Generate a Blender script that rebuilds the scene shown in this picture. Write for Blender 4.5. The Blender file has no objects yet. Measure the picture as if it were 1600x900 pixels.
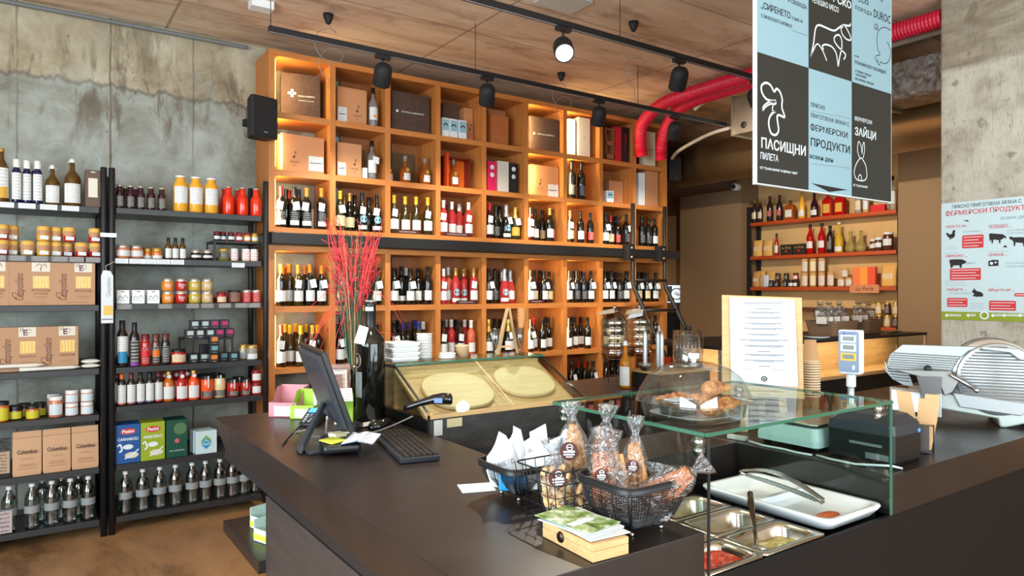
import bpy, math, random
from mathutils import Vector, Matrix, noise
D = bpy.data
SC = bpy.context.scene
COL = SC.collection
R = math.radians
PI = math.pi
random.seed(7)

# ------------------------------------------------------------ camera
F, HOR, ANG, EYE = 1089.0, 455.0, R(34.76), 1.55
SA, CA = math.sin(ANG), math.cos(ANG)
cam = D.cameras.new('camera')
cam.lens = F * 36.0 / 1600
cam.sensor_width = 36
cam.shift_y = (HOR - 450) / 1600
cam.clip_start = 0.02
camo = D.objects.new('camera', cam)
camo.location = (0, 0, EYE)
camo.rotation_euler = (R(90), 0, -ANG)
COL.objects.link(camo)
SC.camera = camo

# ------------------------------------------------------------ world, light, exposure
W = D.worlds.new('world')
SC.world = W
W.use_nodes = True
W.node_tree.nodes['Background'].inputs[0].default_value = (0.55, 0.75, 1, 1)
W.node_tree.nodes['Background'].inputs[1].default_value = 0.6
SC.view_settings.view_transform = 'Standard'
SC.view_settings.look = 'None'
SC.view_settings.gamma = 1
SC.view_settings.exposure = 0.5
SC.cycles.max_bounces = 10
SC.cycles.transparent_max_bounces = 24
SC.cycles.caustics_reflective = False
SC.cycles.caustics_refractive = False
SC.cycles.sample_clamp_indirect = 6


def light(name, kind, loc, energy, color, rot=(0, 0, 0), size=1, size_y=None, spot=60, blend=.5, radius=.03):
    l = D.lights.new(name, kind)
    l.energy = energy
    l.color = color
    if kind == 'AREA':
        l.shape = 'RECTANGLE'
        l.size = size
        l.size_y = size_y or size
    else:
        l.shadow_soft_size = radius
    if kind == 'SPOT':
        l.spot_size = R(spot)
        l.spot_blend = blend
    o = D.objects.new(name, l)
    o.location = loc
    o.rotation_euler = rot
    COL.objects.link(o)
    return o


# daylight through the shop windows behind and to the left of the camera
light('daylight_front_window', 'AREA', (1.6, -2.93, 1.75), 235, (.84, .94, 1), (R(90), 0, 0), 5.6, 2.5)
light('daylight_side_window', 'AREA', (-2.43, 0.6, 1.75), 270, (.82, .93, 1), (R(90), 0, R(-90)), 4.4, 2.5)


def sun_dir(loc, target):
    v = Vector(target) - Vector(loc)
    return v.to_track_quat('-Z', 'Y').to_euler()


# ------------------------------------------------------------ where a line of sight meets a plane of the room
def ray(x, y=0):
    t = (x - 800) / F
    return SA + CA * t, CA - SA * t, (HOR - y) / F


def onY(px, Y, py=0):
    r = ray(px, py); k = Y / r[1]
    return r[0] * k, Y, EYE + r[2] * k


def onX(px, X, py=0):
    r = ray(px, py); k = X / r[0]
    return X, r[1] * k, EYE + r[2] * k


def onZ(px, py, Z):
    r = ray(px, py); k = (Z - EYE) / r[2]
    return r[0] * k, r[1] * k, Z


def facing(x, y):
    return -math.atan2(x, y)


# ------------------------------------------------------------ mesh collector
class MB:
    def __init__(s):
        s.v = []; s.f = []; s.m = []; s.s = []

    def add(s, vs, fs, mi=0, sm=False):
        n = len(s.v)
        s.v += [tuple(v) for v in vs]
        for f in fs:
            s.f.append(tuple(i + n for i in f)); s.m.append(mi); s.s.append(sm)
        return s

    def box(s, x0, x1, y0, y1, z0, z1, mi=0):
        return s.add([(x0, y0, z0), (x1, y0, z0), (x1, y1, z0), (x0, y1, z0), (x0, y0, z1), (x1, y0, z1), (x1, y1, z1), (x0, y1, z1)],
                     [(0, 3, 2, 1), (4, 5, 6, 7), (0, 1, 5, 4), (1, 2, 6, 5), (2, 3, 7, 6), (3, 0, 4, 7)], mi)

    def cbox(s, c, d, rot=None, mi=0):
        t = MB().box(-d[0] / 2, d[0] / 2, -d[1] / 2, d[1] / 2, -d[2] / 2, d[2] / 2)
        M = Matrix.Translation(c)
        if rot: M = M @ (Matrix.Rotation(R(rot[2]), 4, 'Z') @ Matrix.Rotation(R(rot[1]), 4, 'Y') @ Matrix.Rotation(R(rot[0]), 4, 'X'))
        return s.add([M @ Vector(v) for v in t.v], t.f, mi)

    def merge(s, t, M=None, mi=None):
        n = len(s.v)
        s.v += [tuple(M @ Vector(v)) if M else v for v in t.v]
        for f, m, q in zip(t.f, t.m, t.s):
            s.f.append(tuple(i + n for i in f)); s.m.append(m if mi is None else mi); s.s.append(q)
        return s

    def lathe(s, prof, n=16, c=(0, 0, 0), mi=0, sm=True, axis='z'):
        vs = []; fs = []
        idx = []
        for r, z in prof:
            if r < 1e-6:
                idx.append([len(vs)] * n); vs.append((0, 0, z))
            else:
                b = len(vs); idx.append(list(range(b, b + n)))
                vs += [(r * math.cos(2 * PI * k / n), r * math.sin(2 * PI * k / n), z) for k in range(n)]
        for i in range(len(prof) - 1):
            for k in range(n):
                a, b, c2, d = idx[i][k], idx[i][(k + 1) % n], idx[i + 1][(k + 1) % n], idx[i + 1][k]
                q = []
                for e in (a, b, c2, d):
                    if e not in q: q.append(e)
                if len(q) > 2: fs.append(tuple(q))
        if axis == 'x': vs = [(z, x, y) for x, y, z in vs]
        if axis == 'y': vs = [(y, z, x) for x, y, z in vs]
        return s.add([(x + c[0], y + c[1], z + c[2]) for x, y, z in vs], fs, mi, sm)

    def arc(s, r, z0, z1, a0=-160, a1=-20, n=10, mi=0, c=(0, 0), r1=None):
        r1 = r1 or r
        vs = []
        for k in range(n + 1):
            a = R(a0 + (a1 - a0) * k / n)
            vs.append((c[0] + r * math.cos(a), c[1] + r * math.sin(a), z0))
            vs.append((c[0] + r1 * math.cos(a), c[1] + r1 * math.sin(a), z1))
        return s.add(vs, [(2 * k, 2 * k + 2, 2 * k + 3, 2 * k + 1) for k in range(n)], mi, True)

    def tube(s, pts, r, n=6, mi=0, closed=False, sm=True):
        P = [Vector(p) for p in pts]
        m = len(P)
        rr = r if hasattr(r, '__len__') else [r] * m
        vs = []
        up = Vector((0, 0, 1))
        prev = None
        for i in range(m):
            a = P[(i - 1) % m] if closed or i > 0 else P[i]
            b = P[(i + 1) % m] if closed or i < m - 1 else P[i]
            t = (b - a)
            if t.length < 1e-9: t = Vector((0, 0, 1))
            t.normalize()
            if prev is None:
                x = t.cross(up)
                if x.length < .05: x = t.cross(Vector((1, 0, 0)))
            else:
                x = prev - t * prev.dot(t)
                if x.length < 1e-5: x = t.cross(up)
            x.normalize(); prev = x
            y = t.cross(x)
            for k in range(n):
                q = 2 * PI * k / n
                vs.append(P[i] + (x * math.cos(q) + y * math.sin(q)) * rr[i])
        fs = []
        for i in range(m if closed else m - 1):
            j = (i + 1) % m
            for k in range(n):
                fs.append((i * n + k, i * n + (k + 1) % n, j * n + (k + 1) % n, j * n + k))
        if not closed:
            fs.append(tuple(range(n))[::-1]); fs.append(tuple((m - 1) * n + k for k in range(n)))
        return s.add(vs, fs, mi, sm)

    def prism(s, poly, y0, y1, mi=0):
        """outline in x-z, pulled from y0 to y1"""
        n = len(poly)
        vs = [(x, y0, z) for x, z in poly] + [(x, y1, z) for x, z in poly]
        fs = [tuple(range(n)), tuple(range(2 * n - 1, n - 1, -1))]
        for k in range(n): fs.append((k, k + n, (k + 1) % n + n, (k + 1) % n))
        return s.add(vs, fs, mi)

    def loft(s, rings, cap0=True, cap1=True, mi=0, sm=True):
        n = len(rings[0]); vs = [p for r in rings for p in r]; fs = []
        for i in range(len(rings) - 1):
            for k in range(n):
                fs.append((i * n + k, i * n + (k + 1) % n, (i + 1) * n + (k + 1) % n, (i + 1) * n + k))
        s.add(vs, fs, mi, sm)
        b = len(s.v) - len(vs)
        if cap0: s.f.append(tuple(b + k for k in range(n))[::-1]); s.m.append(mi); s.s.append(False)
        if cap1: s.f.append(tuple(b + (len(rings) - 1) * n + k for k in range(n))); s.m.append(mi); s.s.append(False)
        return s

    def quad(s, a, b, c, d, mi=0):
        return s.add([a, b, c, d], [(0, 1, 2, 3)], mi)

    def card(s, x0, x1, z0, z1, y, mi=0):
        return s.quad((x0, y, z0), (x1, y, z0), (x1, y, z1), (x0, y, z1), mi)

    def disc(s, x, z, r, y, mi=0, n=20, rz=None):
        rz = rz or r
        return s.add([(x + r * math.cos(2 * PI * k / n), y, z + rz * math.sin(2 * PI * k / n)) for k in range(n)], [tuple(range(n))], mi)

    def stroke(s, pts, w, y, mi=0, smooth=True, closed=False):
        """flat line of ink in the x-z plane facing -y"""
        P = [Vector((a, b)) for a, b in pts]
        if smooth and len(P) > 2:
            Q = []; m = len(P)
            for i in range(m if closed else m - 1):
                g = lambda j: P[j % m] if closed else P[max(0, min(m - 1, j))]
                p0, p1, p2, p3 = g(i - 1), g(i), g(i + 1), g(i + 2)
                for q in range(6):
                    t = q / 6
                    Q.append(.5 * ((2 * p1) + (p2 - p0) * t + (2 * p0 - 5 * p1 + 4 * p2 - p3) * t * t + (3 * p1 - p0 - 3 * p2 + p3) * t ** 3))
            Q.append(P[0] if closed else P[-1]); P = Q
        vs = []
        for i in range(len(P)):
            t = P[min(i + 1, len(P) - 1)] - P[max(i - 1, 0)]
            if t.length < 1e-9: t = Vector((1, 0))
            t.normalize(); nn = Vector((-t.y, t.x)) * w / 2
            vs.append((P[i].x - nn.x, y, P[i].y - nn.y)); vs.append((P[i].x + nn.x, y, P[i].y + nn.y))
        return s.add(vs, [(2 * i, 2 * i + 2, 2 * i + 3, 2 * i + 1) for i in range(len(P) - 1)], mi)

    def text(s, body, size, x, z, y, mi=0, align='CENTER', bold=0, fit=None, rot=0, res=2, space=1, shear=0, condense=1):
        cu = D.curves.new('lettering', 'FONT')
        full = body; body = body.replace('Ф', 'О')   # the ring of this letter; its upright is added below
        cu.body = body; cu.size = size; cu.align_x = align; cu.align_y = 'CENTER'
        cu.offset = bold * size; cu.resolution_u = res; cu.space_character = space; cu.shear = shear
        ob = D.objects.new('lettering', cu)
        me = ob.to_mesh()
        vs = [v.co.copy() for v in me.vertices]
        fs = [tuple(p.vertices) for p in me.polygons]
        ob.to_mesh_clear()
        if 'Ф' in full and align == 'LEFT':
            def ext(t):
                cu.body = t; q_ = ob.to_mesh(); r_ = [v.co.copy() for v in q_.vertices]; ob.to_mesh_clear()
                return min(v.x for v in r_), max(v.x for v in r_), min(v.y for v in r_), max(v.y for v in r_)
            o_ = ext('О')
            for i_, ch in enumerate(full):
                if ch == 'Ф':
                    cx_ = ext(body[:i_ + 1])[1] - (o_[1] - o_[0]) / 2; hw_ = size * (.045 + bold); n_ = len(vs)
                    vs += [Vector((cx_ + a_, b_, 0)) for a_, b_ in ((-hw_, o_[2] - .04 * size), (hw_, o_[2] - .04 * size), (hw_, o_[3] + .04 * size), (-hw_, o_[3] + .04 * size))]
                    fs.append((n_, n_ + 1, n_ + 2, n_ + 3))
        D.objects.remove(ob); D.curves.remove(cu)
        if not vs: return s
        if fit:
            w = max(v.x for v in vs) - min(v.x for v in vs)
            k = fit / max(w, 1e-6)
        else: k = condense
        c, q = math.cos(R(rot)), math.sin(R(rot))
        return s.add([(x + v.x * k * c - v.y * q, y, z + v.x * k * q + v.y * c) for v in vs], fs, mi)

    def build(s, name, mats, parent=None, loc=(0, 0, 0), rot=(0, 0, 0), bevel=0, subsurf=0, label=None):
        me = D.meshes.new(name)
        me.from_pydata(s.v, [], s.f)
        if not isinstance(mats, (list, tuple)): mats = [mats]
        for m in mats: me.materials.append(m)
        me.polygons.foreach_set('material_index', s.m)
        me.polygons.foreach_set('use_smooth', s.s)
        me.update()
        o = D.objects.new(name, me)
        o.location = loc; o.rotation_euler = rot
        COL.objects.link(o)
        if parent: o.parent = parent
        if bevel:
            b = o.modifiers.new('bevel', 'BEVEL'); b.width = bevel; b.segments = 2; b.limit_method = 'ANGLE'
        if subsurf:
            b = o.modifiers.new('smooth', 'SUBSURF'); b.levels = subsurf; b.render_levels = subsurf
        if label: o['label'] = label
        return o


def tag(o, label, cat, group=None):
    o['label'] = label; o['category'] = cat
    if group: o['group'] = group
    elif 'group' in o: del o['group']
    n = len(label.split())
    if n > 16 or n < 4: print('LABEL LENGTH', n, label)
    return o


def thing(name, loc=(0, 0, 0), rz=0):
    o = D.objects.new(name, None); COL.objects.link(o)
    o.location = loc; o.rotation_euler = (0, 0, rz)
    o.empty_display_size = .05
    return o


def copy_tree(o, parent=None):
    c = o.copy(); COL.objects.link(c)
    if parent: c.parent = parent
    for ch in o.children: copy_tree(ch, c)
    return c


PROTO = {}


def fresh_keys(): return globals().get('fresh', ())


def put(key, make, loc, rz=0, label='', cat='', group=None, sc=None):
    if key in fresh_keys():
        fresh.remove(key); o = PROTO[key]
    elif key not in PROTO:
        o = PROTO[key] = make()
    else:
        o = copy_tree(PROTO[key])
    o.location = loc; o.rotation_euler = (0, 0, rz)
    o.scale = sc if sc else (1, 1, 1)
    return tag(o, label, cat, group)


def struct(o):
    o['kind'] = 'structure'
    return o


NTH = ['first', 'second', 'third', 'fourth', 'fifth', 'sixth', 'seventh', 'eighth', 'ninth', 'tenth', 'eleventh', 'twelfth', 'thirteenth']


# ------------------------------------------------------------ materials
def srgb(r, g=None, b=None):
    if g is None: r, g, b = r
    f = lambda c: (c / 255 / 12.92) if c / 255 <= .04045 else ((c / 255 + .055) / 1.055) ** 2.4
    return (f(r), f(g), f(b), 1)


MATS = {}


def mat(name, c, rough=.5, metal=0, trans=0, ior=1.45, emis=None, estr=0, coat=0, bump=0, bscale=60, spec=None):
    if name in MATS: return MATS[name]
    m = D.materials.new(name); m.use_nodes = True
    b = m.node_tree.nodes['Principled BSDF']
    b.inputs['Base Color'].default_value = srgb(c)
    b.inputs['Roughness'].default_value = rough
    b.inputs['Metallic'].default_value = metal
    b.inputs['Transmission Weight'].default_value = trans
    b.inputs['IOR'].default_value = ior
    b.inputs['Coat Weight'].default_value = coat
    if spec is not None: b.inputs['Specular IOR Level'].default_value = spec
    if emis:
        b.inputs['Emission Color'].default_value = srgb(emis)
        b.inputs['Emission Strength'].default_value = estr
    N, L = m.node_tree.nodes, m.node_tree.links
    tc = N.new('ShaderNodeTexCoord')
    nz = N.new('ShaderNodeTexNoise'); nz.inputs['Scale'].default_value = bscale
    L.new(tc.outputs['Object'], nz.inputs['Vector'])
    if bump:
        bp = N.new('ShaderNodeBump'); bp.inputs['Strength'].default_value = bump; bp.inputs['Distance'].default_value = .01
        L.new(nz.outputs['Fac'], bp.inputs['Height']); L.new(bp.outputs['Normal'], b.inputs['Normal'])
    elif not trans:
        mr = N.new('ShaderNodeMapRange')
        mr.inputs['To Min'].default_value = max(0, rough - .04); mr.inputs['To Max'].default_value = min(1, rough + .04)
        L.new(nz.outputs['Fac'], mr.inputs['Value']); L.new(mr.outputs['Result'], b.inputs['Roughness'])
    MATS[name] = m
    return m


def glass(name, tint=(235, 245, 240), fres=1.45, rough=.02, bump=0, bscale=40, dens=0):
    """thin sheet glass or clear plastic film"""
    if name in MATS: return MATS[name]
    m = D.materials.new(name); m.use_nodes = True
    N, L = m.node_tree.nodes, m.node_tree.links
    N.clear()
    out = N.new('ShaderNodeOutputMaterial'); mx = N.new('ShaderNodeMixShader')
    tr = N.new('ShaderNodeBsdfTransparent'); gl = N.new('ShaderNodeBsdfGlossy'); fr = N.new('ShaderNodeLayerWeight')
    tr.inputs[0].default_value = srgb(tint); gl.inputs['Roughness'].default_value = rough
    fr.inputs['Blend'].default_value = .5
    pw_ = N.new('ShaderNodeMath'); pw_.operation = 'POWER'; pw_.inputs[1].default_value = 4
    ma = N.new('ShaderNodeMath'); ma.operation = 'MULTIPLY_ADD'; ma.use_clamp = True
    ma.inputs[1].default_value = .42; ma.inputs[2].default_value = ((fres - 1) / (fres + 1)) ** 2 * 1.6 + dens
    L.new(fr.outputs['Facing'], pw_.inputs[0]); L.new(pw_.outputs[0], ma.inputs[0]); L.new(ma.outputs[0], mx.inputs[0])
    L.new(tr.outputs[0], mx.inputs[1]); L.new(gl.outputs[0], mx.inputs[2]); L.new(mx.outputs[0], out.inputs[0])
    if bump:
        tc = N.new('ShaderNodeTexCoord'); nz = N.new('ShaderNodeTexNoise'); nz.inputs['Scale'].default_value = bscale
        nz.inputs['Detail'].default_value = 4; nz.inputs['Distortion'].default_value = 1
        bp = N.new('ShaderNodeBump'); bp.inputs['Strength'].default_value = bump; bp.inputs['Distance'].default_value = .02
        L.new(tc.outputs['Object'], nz.inputs['Vector']); L.new(nz.outputs['Fac'], bp.inputs['Height'])
        L.new(bp.outputs[0], gl.inputs['Normal']); L.new(bp.outputs[0], fr.inputs['Normal'])
    MATS[name] = m
    return m


class Net:
    def __init__(s, name):
        s.m = D.materials.new(name); s.m.use_nodes = True
        s.N, s.L = s.m.node_tree.nodes, s.m.node_tree.links
        s.b = s.N['Principled BSDF']
        MATS[name] = s.m

    def coord(s, kind='Object', scale=(1, 1, 1), loc=(0, 0, 0)):
        tc = s.N.new('ShaderNodeTexCoord'); mp = s.N.new('ShaderNodeMapping')
        mp.inputs['Scale'].default_value = scale; mp.inputs['Location'].default_value = loc
        s.L.new(tc.outputs[kind], mp.inputs['Vector'])
        return mp.outputs[0]

    def noise(s, vec, scale, detail=4, rough=.55, dist=0):
        n = s.N.new('ShaderNodeTexNoise'); n.inputs['Scale'].default_value = scale; n.inputs['Detail'].default_value = detail
        n.inputs['Roughness'].default_value = rough; n.inputs['Distortion'].default_value = dist
        s.L.new(vec, n.inputs['Vector'])
        return n.outputs['Fac']

    def ramp(s, fac, stops):
        r = s.N.new('ShaderNodeValToRGB')
        e = r.color_ramp.elements
        while len(e) < len(stops): e.new(.5)
        for k, (p, c) in enumerate(stops):
            e[k].position = p; e[k].color = srgb(c) if len(c) == 3 else c
        s.L.new(fac, r.inputs[0])
        return r.outputs[0]

    def step(s, fac, lo, hi):
        r = s.N.new('ShaderNodeMapRange'); r.inputs['From Min'].default_value = lo; r.inputs['From Max'].default_value = hi
        s.L.new(fac, r.inputs['Value'])
        return r.outputs['Result']

    def math(s, op, a, b=None):
        n = s.N.new('ShaderNodeMath'); n.operation = op
        for i, q in enumerate((a, b)):
            if q is None: continue
            if isinstance(q, (int, float)): n.inputs[i].default_value = q
            else: s.L.new(q, n.inputs[i])
        return n.outputs[0]

    def mix(s, fac, a, b, mode='MIX'):
        n = s.N.new('ShaderNodeMix'); n.data_type = 'RGBA'; n.blend_type = mode
        for i, q in ((0, fac), (6, a), (7, b)):
            if isinstance(q, (int, float)): n.inputs[i].default_value = q
            elif isinstance(q, tuple): n.inputs[i].default_value = srgb(q)
            else: s.L.new(q, n.inputs[i])
        return n.outputs[2]

    def xyz(s, vec):
        n = s.N.new('ShaderNodeSeparateXYZ'); s.L.new(vec, n.inputs[0])
        return n.outputs

    def out(s, color, rough=.8, bump=None, strength=.3, dist=.02):
        s.L.new(color, s.b.inputs['Base Color'])
        if isinstance(rough, float): s.b.inputs['Roughness'].default_value = rough
        else: s.L.new(rough, s.b.inputs['Roughness'])
        if bump is not None:
            bp = s.N.new('ShaderNodeBump'); bp.inputs['Strength'].default_value = strength; bp.inputs['Distance'].default_value = dist
            s.L.new(bump, bp.inputs['Height']); s.L.new(bp.outputs[0], s.b.inputs['Normal'])
        return s.m


def wood(name, c1, c2, axis='x', scale=1, rough=.45, c3=None):
    if name in MATS: return MATS[name]
    n = Net(name)
    sc = {'x': (1.2, 14, 14), 'y': (14, 1.2, 14), 'z': (14, 14, 1.2)}[axis]
    v = n.coord('Object', tuple(q * scale for q in sc))
    a = n.noise(v, 2.2, 6, .6, 1.2)
    v2 = n.coord('Object', tuple(q * scale * 4 for q in sc))
    b = n.noise(v2, 3, 3)
    col = n.ramp(a, [(.3, c1), (.7, c2)])
    col = n.mix(n.math('MULTIPLY', b, .35), col, c3 or tuple(int(q * .75) for q in c1), 'MIX')
    return n.out(col, rough, a, .08)


def printed(name, base, ink, rows=8, lo=.45, cols=10, seed=0, rough=.6):
    """paper with lines of small print"""
    if name in MATS: return MATS[name]
    n = Net(name)
    v = n.coord('Generated', (1, 1, 1), (seed, 0, seed * .37))
    g = n.xyz(v)
    fr = n.math('FRACT', n.math('MULTIPLY', g[2], rows * 1.7))
    line = n.math('GREATER_THAN', fr, .52)
    v2 = n.coord('Generated', (cols * 2.2, .01, rows * 1.2), (seed, 0, 0))
    words_ = n.math('GREATER_THAN', n.noise(v2, 2.5, 2), lo)
    g2 = n.xyz(n.coord('Generated'))
    inx = n.math('MULTIPLY', n.math('GREATER_THAN', g2[0], .12), n.math('LESS_THAN', g2[0], .88))
    f = n.math('MULTIPLY', n.math('MULTIPLY', line, words_), inx)
    return n.out(n.mix(n.math('MULTIPLY', f, .62), base, ink), rough)


# concrete wall, ceiling, column, floor
def concrete_wall():
    n = Net('old_concrete_wall')
    v = n.coord('Object')
    g = n.xyz(v)
    big = n.noise(v, .9, 5, .6)
    mid = n.noise(v, 3.2, 8, .65, .4)
    fine = n.noise(v, 28, 6, .7)
    jag = n.noise(n.coord('Object', (6, 1, 1)), 1.6, 6, .7)
    tan = n.ramp(mid, [(.3, (124, 110, 88)), (.48, (164, 152, 126)), (.68, (188, 180, 158))])
    gry = n.ramp(mid, [(.3, (114, 110, 98)), (.5, (150, 152, 142)), (.7, (176, 182, 176))])
    zj = n.math('ADD', g[2], n.math('MULTIPLY', n.math('SUBTRACT', jag, .5), .16))
    col = n.mix(n.step(zj, 2.95, 3.0), gry, tan)
    # brown run marks below and above the pour line
    st = n.noise(n.coord('Object', (5, 1, 1.2)), 1.3, 7, .7, .6)
    near = n.math('SUBTRACT', 1, n.math('MULTIPLY', n.math('ABSOLUTE', n.math('SUBTRACT', zj, 2.93)), 2.3))
    sf = n.math('MULTIPLY', n.step(st, .52, .6), n.step(near, 0, .6))
    col = n.mix(n.math('MULTIPLY', sf, .72), col, (98, 84, 68))
    band = n.math('SUBTRACT', 1, n.math('MULTIPLY', n.math('ABSOLUTE', n.math('SUBTRACT', g[0], .70)), 3.4))
    sb = n.math('MULTIPLY', n.step(n.noise(n.coord('Object', (7, 1, 1.5)), 1.7, 7, .7), .42, .58), n.math('MULTIPLY', n.step(band, 0, .35), n.step(g[2], 2.95, 3.1)))
    col = n.mix(n.math('MULTIPLY', sb, .6), col, (100, 84, 62))
    # crusty pour line and formwork joints
    ln = n.math('SUBTRACT', 1, n.step(n.math('ABSOLUTE', n.math('SUBTRACT', zj, 2.97)), .004, .02))
    col = n.mix(n.math('MULTIPLY', ln, .55), col, (88, 78, 64))
    fx = n.math('ABSOLUTE', n.math('SUBTRACT', n.math('FRACT', n.math('DIVIDE', n.math('ADD', g[0], n.math('ADD', 10.13, n.math('MULTIPLY', n.math('SUBTRACT', mid, .5), .03))), .53)), .5))
    jt = n.math('GREATER_THAN', fx, .488)
    col = n.mix(n.math('MULTIPLY', jt, n.step(big, .35, .6)), col, (104, 92, 74))
    pit = n.step(n.noise(v, 16, 3, .5), .70, .74)
    col = n.mix(n.math('MULTIPLY', pit, .6), col, (84, 76, 64))
    pale = n.step(n.noise(n.coord('Object', (1, 1, 1), (7, 3, 2)), 2.1, 6, .6), .56, .7)
    col = n.mix(n.math('MULTIPLY', pale, .4), col, (182, 190, 186))
    h = n.math('ADD', n.math('MULTIPLY', mid, .6), n.math('ADD', n.math('MULTIPLY', fine, .4), n.math('MULTIPLY', n.math('ADD', ln, n.math('MULTIPLY', jt, .5)), .4)))
    return n.out(col, .85, h, .5, .02)


def concrete_ceiling():
    n = Net('board_marked_ceiling')
    v = n.coord('Object')
    g = n.xyz(v)
    st = n.noise(n.coord('Object', (.7, 3, 1)), 1.4, 7, .65, .5)
    mid = n.noise(v, 2.6, 7, .65)
    col = n.ramp(st, [(.3, (164, 134, 108)), (.48, (208, 182, 154)), (.7, (224, 204, 180))])
    col = n.mix(n.math('MULTIPLY', n.step(mid, .55, .68), .5), col, (126, 104, 84))
    fy = n.math('FRACT', n.math('MULTIPLY', n.math('ADD', g[1], n.math('MULTIPLY', mid, .02)), 1.6))
    ln = n.math('GREATER_THAN', n.math('ABSOLUTE', n.math('SUBTRACT', fy, .5)), .49)
    fx = n.math('FRACT', n.math('MULTIPLY', n.math('ADD', g[0], 1.0), .55))
    lx = n.math('GREATER_THAN', n.math('ABSOLUTE', n.math('SUBTRACT', fx, .5)), .495)
    l2 = n.math('MAXIMUM', ln, lx)
    col = n.mix(n.math('MULTIPLY', l2, .6), col, (112, 90, 70))
    h = n.math('ADD', st, n.math('MULTIPLY', l2, .5))
    return n.out(col, .9, h, .45, .03)


def concrete_pillar():
    n = Net('pillar_concrete')
    v = n.coord('Object')
    g = n.xyz(v)
    mid = n.noise(v, 5, 8, .65)
    col = n.ramp(mid, [(.3, (150, 140, 122)), (.5, (186, 180, 164)), (.75, (200, 196, 184))])
    zz = n.math('ADD', g[2], n.math('MULTIPLY', n.math('SUBTRACT', mid, .5), .1))
    up = n.step(zz, 2.95, 2.99)
    c2 = n.ramp(n.noise(n.coord('Object', (1, 1, 4)), 4, 6), [(.35, (128, 116, 98)), (.65, (160, 150, 132))])
    col = n.mix(up, col, c2)
    sp = n.step(n.noise(v, 9, 3, .5), .64, .7)
    col = n.mix(n.math('MULTIPLY', sp, .6), col, (112, 98, 80))
    cr = n.noise(n.coord('Object', (1, 5, .6)), 3, 5, .7, 1)
    crk = n.math('LESS_THAN', n.math('ABSOLUTE', n.math('SUBTRACT', cr, .5)), .006)
    col = n.mix(n.math('MULTIPLY', crk, .6), col, (110, 98, 82))
    return n.out(col, .85, mid, .6, .02)


def floor_mat():
    n = Net('brown_worn_floor')
    v = n.coord('Object', (1, .5, 1))
    a = n.noise(v, 2.2, 7, .65, .6)
    b = n.noise(n.coord('Object', (3, 1, 1)), 5, 5)
    col = n.ramp(a, [(.3, (96, 68, 46)), (.46, (176, 132, 88)), (.7, (206, 160, 112))])
    col = n.mix(n.math('MULTIPLY', b, .3), col, (96, 70, 50))
    return n.out(col, .42, a, .1)


def dark_top():
    n = Net('dark_brown_worktop')
    v = n.coord('Object')
    a = n.noise(v, 5, 6, .6)
    s = n.step(n.noise(v, 90, 2), .74, .78)
    col = n.ramp(a, [(.3, (28, 22, 21)), (.7, (37, 30, 28))])
    col = n.mix(n.math('MULTIPLY', s, .25), col, (110, 92, 80))
    r = n.step(n.noise(v, 8, 5), 0, 1)
    rr = n.N.new('ShaderNodeMapRange'); rr.inputs['To Min'].default_value = .26; rr.inputs['To Max'].default_value = .44
    n.L.new(r, rr.inputs['Value'])
    return n.out(col, rr.outputs['Result'])


def stone():
    n = Net('dark_stone_panel')
    v = n.coord('Object', (1, 1, 2.5))
    a = n.noise(v, 9, 8, .7)
    col = n.ramp(a, [(.35, (36, 34, 34)), (.6, (58, 54, 52)), (.8, (92, 88, 86))])
    return n.out(col, .5, a, .1)


M_WALL, M_CEIL, M_PIL, M_FLOOR, M_TOP, M_STONE = concrete_wall(), concrete_ceiling(), concrete_pillar(), floor_mat(), dark_top(), stone()
M_OAK = wood('orange_wood', (186, 110, 50), (214, 140, 70), 'x', 1)
M_OAKZ = wood('orange_wood_upright', (186, 110, 50), (214, 140, 70), 'z', 1)
M_PALE = wood('pale_wood', (196, 154, 100), (218, 182, 130), 'x', 2, .5)
M_PALEZ = wood('pale_wood_upright', (192, 154, 106), (214, 180, 134), 'z', 2, .5)
M_PLY = wood('pastry_case_wood', (200, 150, 100), (228, 184, 132), 'x', 1.2, .5)
M_ORANGE = wood('orange_painted_shelf', (176, 66, 22), (196, 80, 30), 'y', 1, .45)
M_DESK = wood('counter_side_board', (50, 46, 46), (62, 56, 54), 'y', 1, .42)
M_BLK = mat('black_powder_steel', (26, 26, 28), .45, 0)
M_SHELF = mat('dark_grey_steel_shelf', (46, 46, 48), .4, 0)
M_BLKM = mat('matt_black', (22, 22, 23), .7)
M_FRONT = mat('black_counter_front', (20, 16, 15), .6, spec=.2)
M_BLKP = mat('black_plastic', (20, 21, 23), .38)
M_STEEL = mat('brushed_steel', (190, 190, 188), .28, 1, bscale=140)
M_ALU = mat('cast_aluminium', (168, 176, 180), .34, .85)
M_WHITE = mat('white_plastic', (228, 232, 232), .4)
M_PAPER = mat('white_paper', (212, 217, 221), .8)
M_INK = mat('dark_ink', (40, 36, 36), .7)
M_GREYINK = mat('grey_ink', (128, 130, 134), .7)
M_WINK = mat('white_ink', (222, 232, 236), .7)
M_RED = mat('red_print', (206, 52, 56), .6)
M_KRAFT = mat('brown_card', (178, 138, 106), .75, bump=.05)
M_KRAFT2 = mat('kraft_paper_bag', (196, 156, 122), .8, bump=.15, bscale=25)
M_PEACH = mat('peach_gift_card', (196, 136, 92), .7)
M_TAUPE = mat('taupe_gift_card', (98, 78, 66), .7)
M_SUEDE = n = None
def suede():
    n = Net('dark_brown_suede_card')
    a = n.noise(n.coord('Object'), 22, 6, .7)
    return n.out(n.ramp(a, [(.3, (62, 44, 36)), (.7, (86, 64, 52))]), .85, a, .2)
M_SUEDE = suede()
M_GLASS = glass('clear_sheet_glass', (226, 240, 234), 1.45)
M_GEDGE = mat('green_glass_edge', (70, 120, 96), .15, 0, .3)
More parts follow.
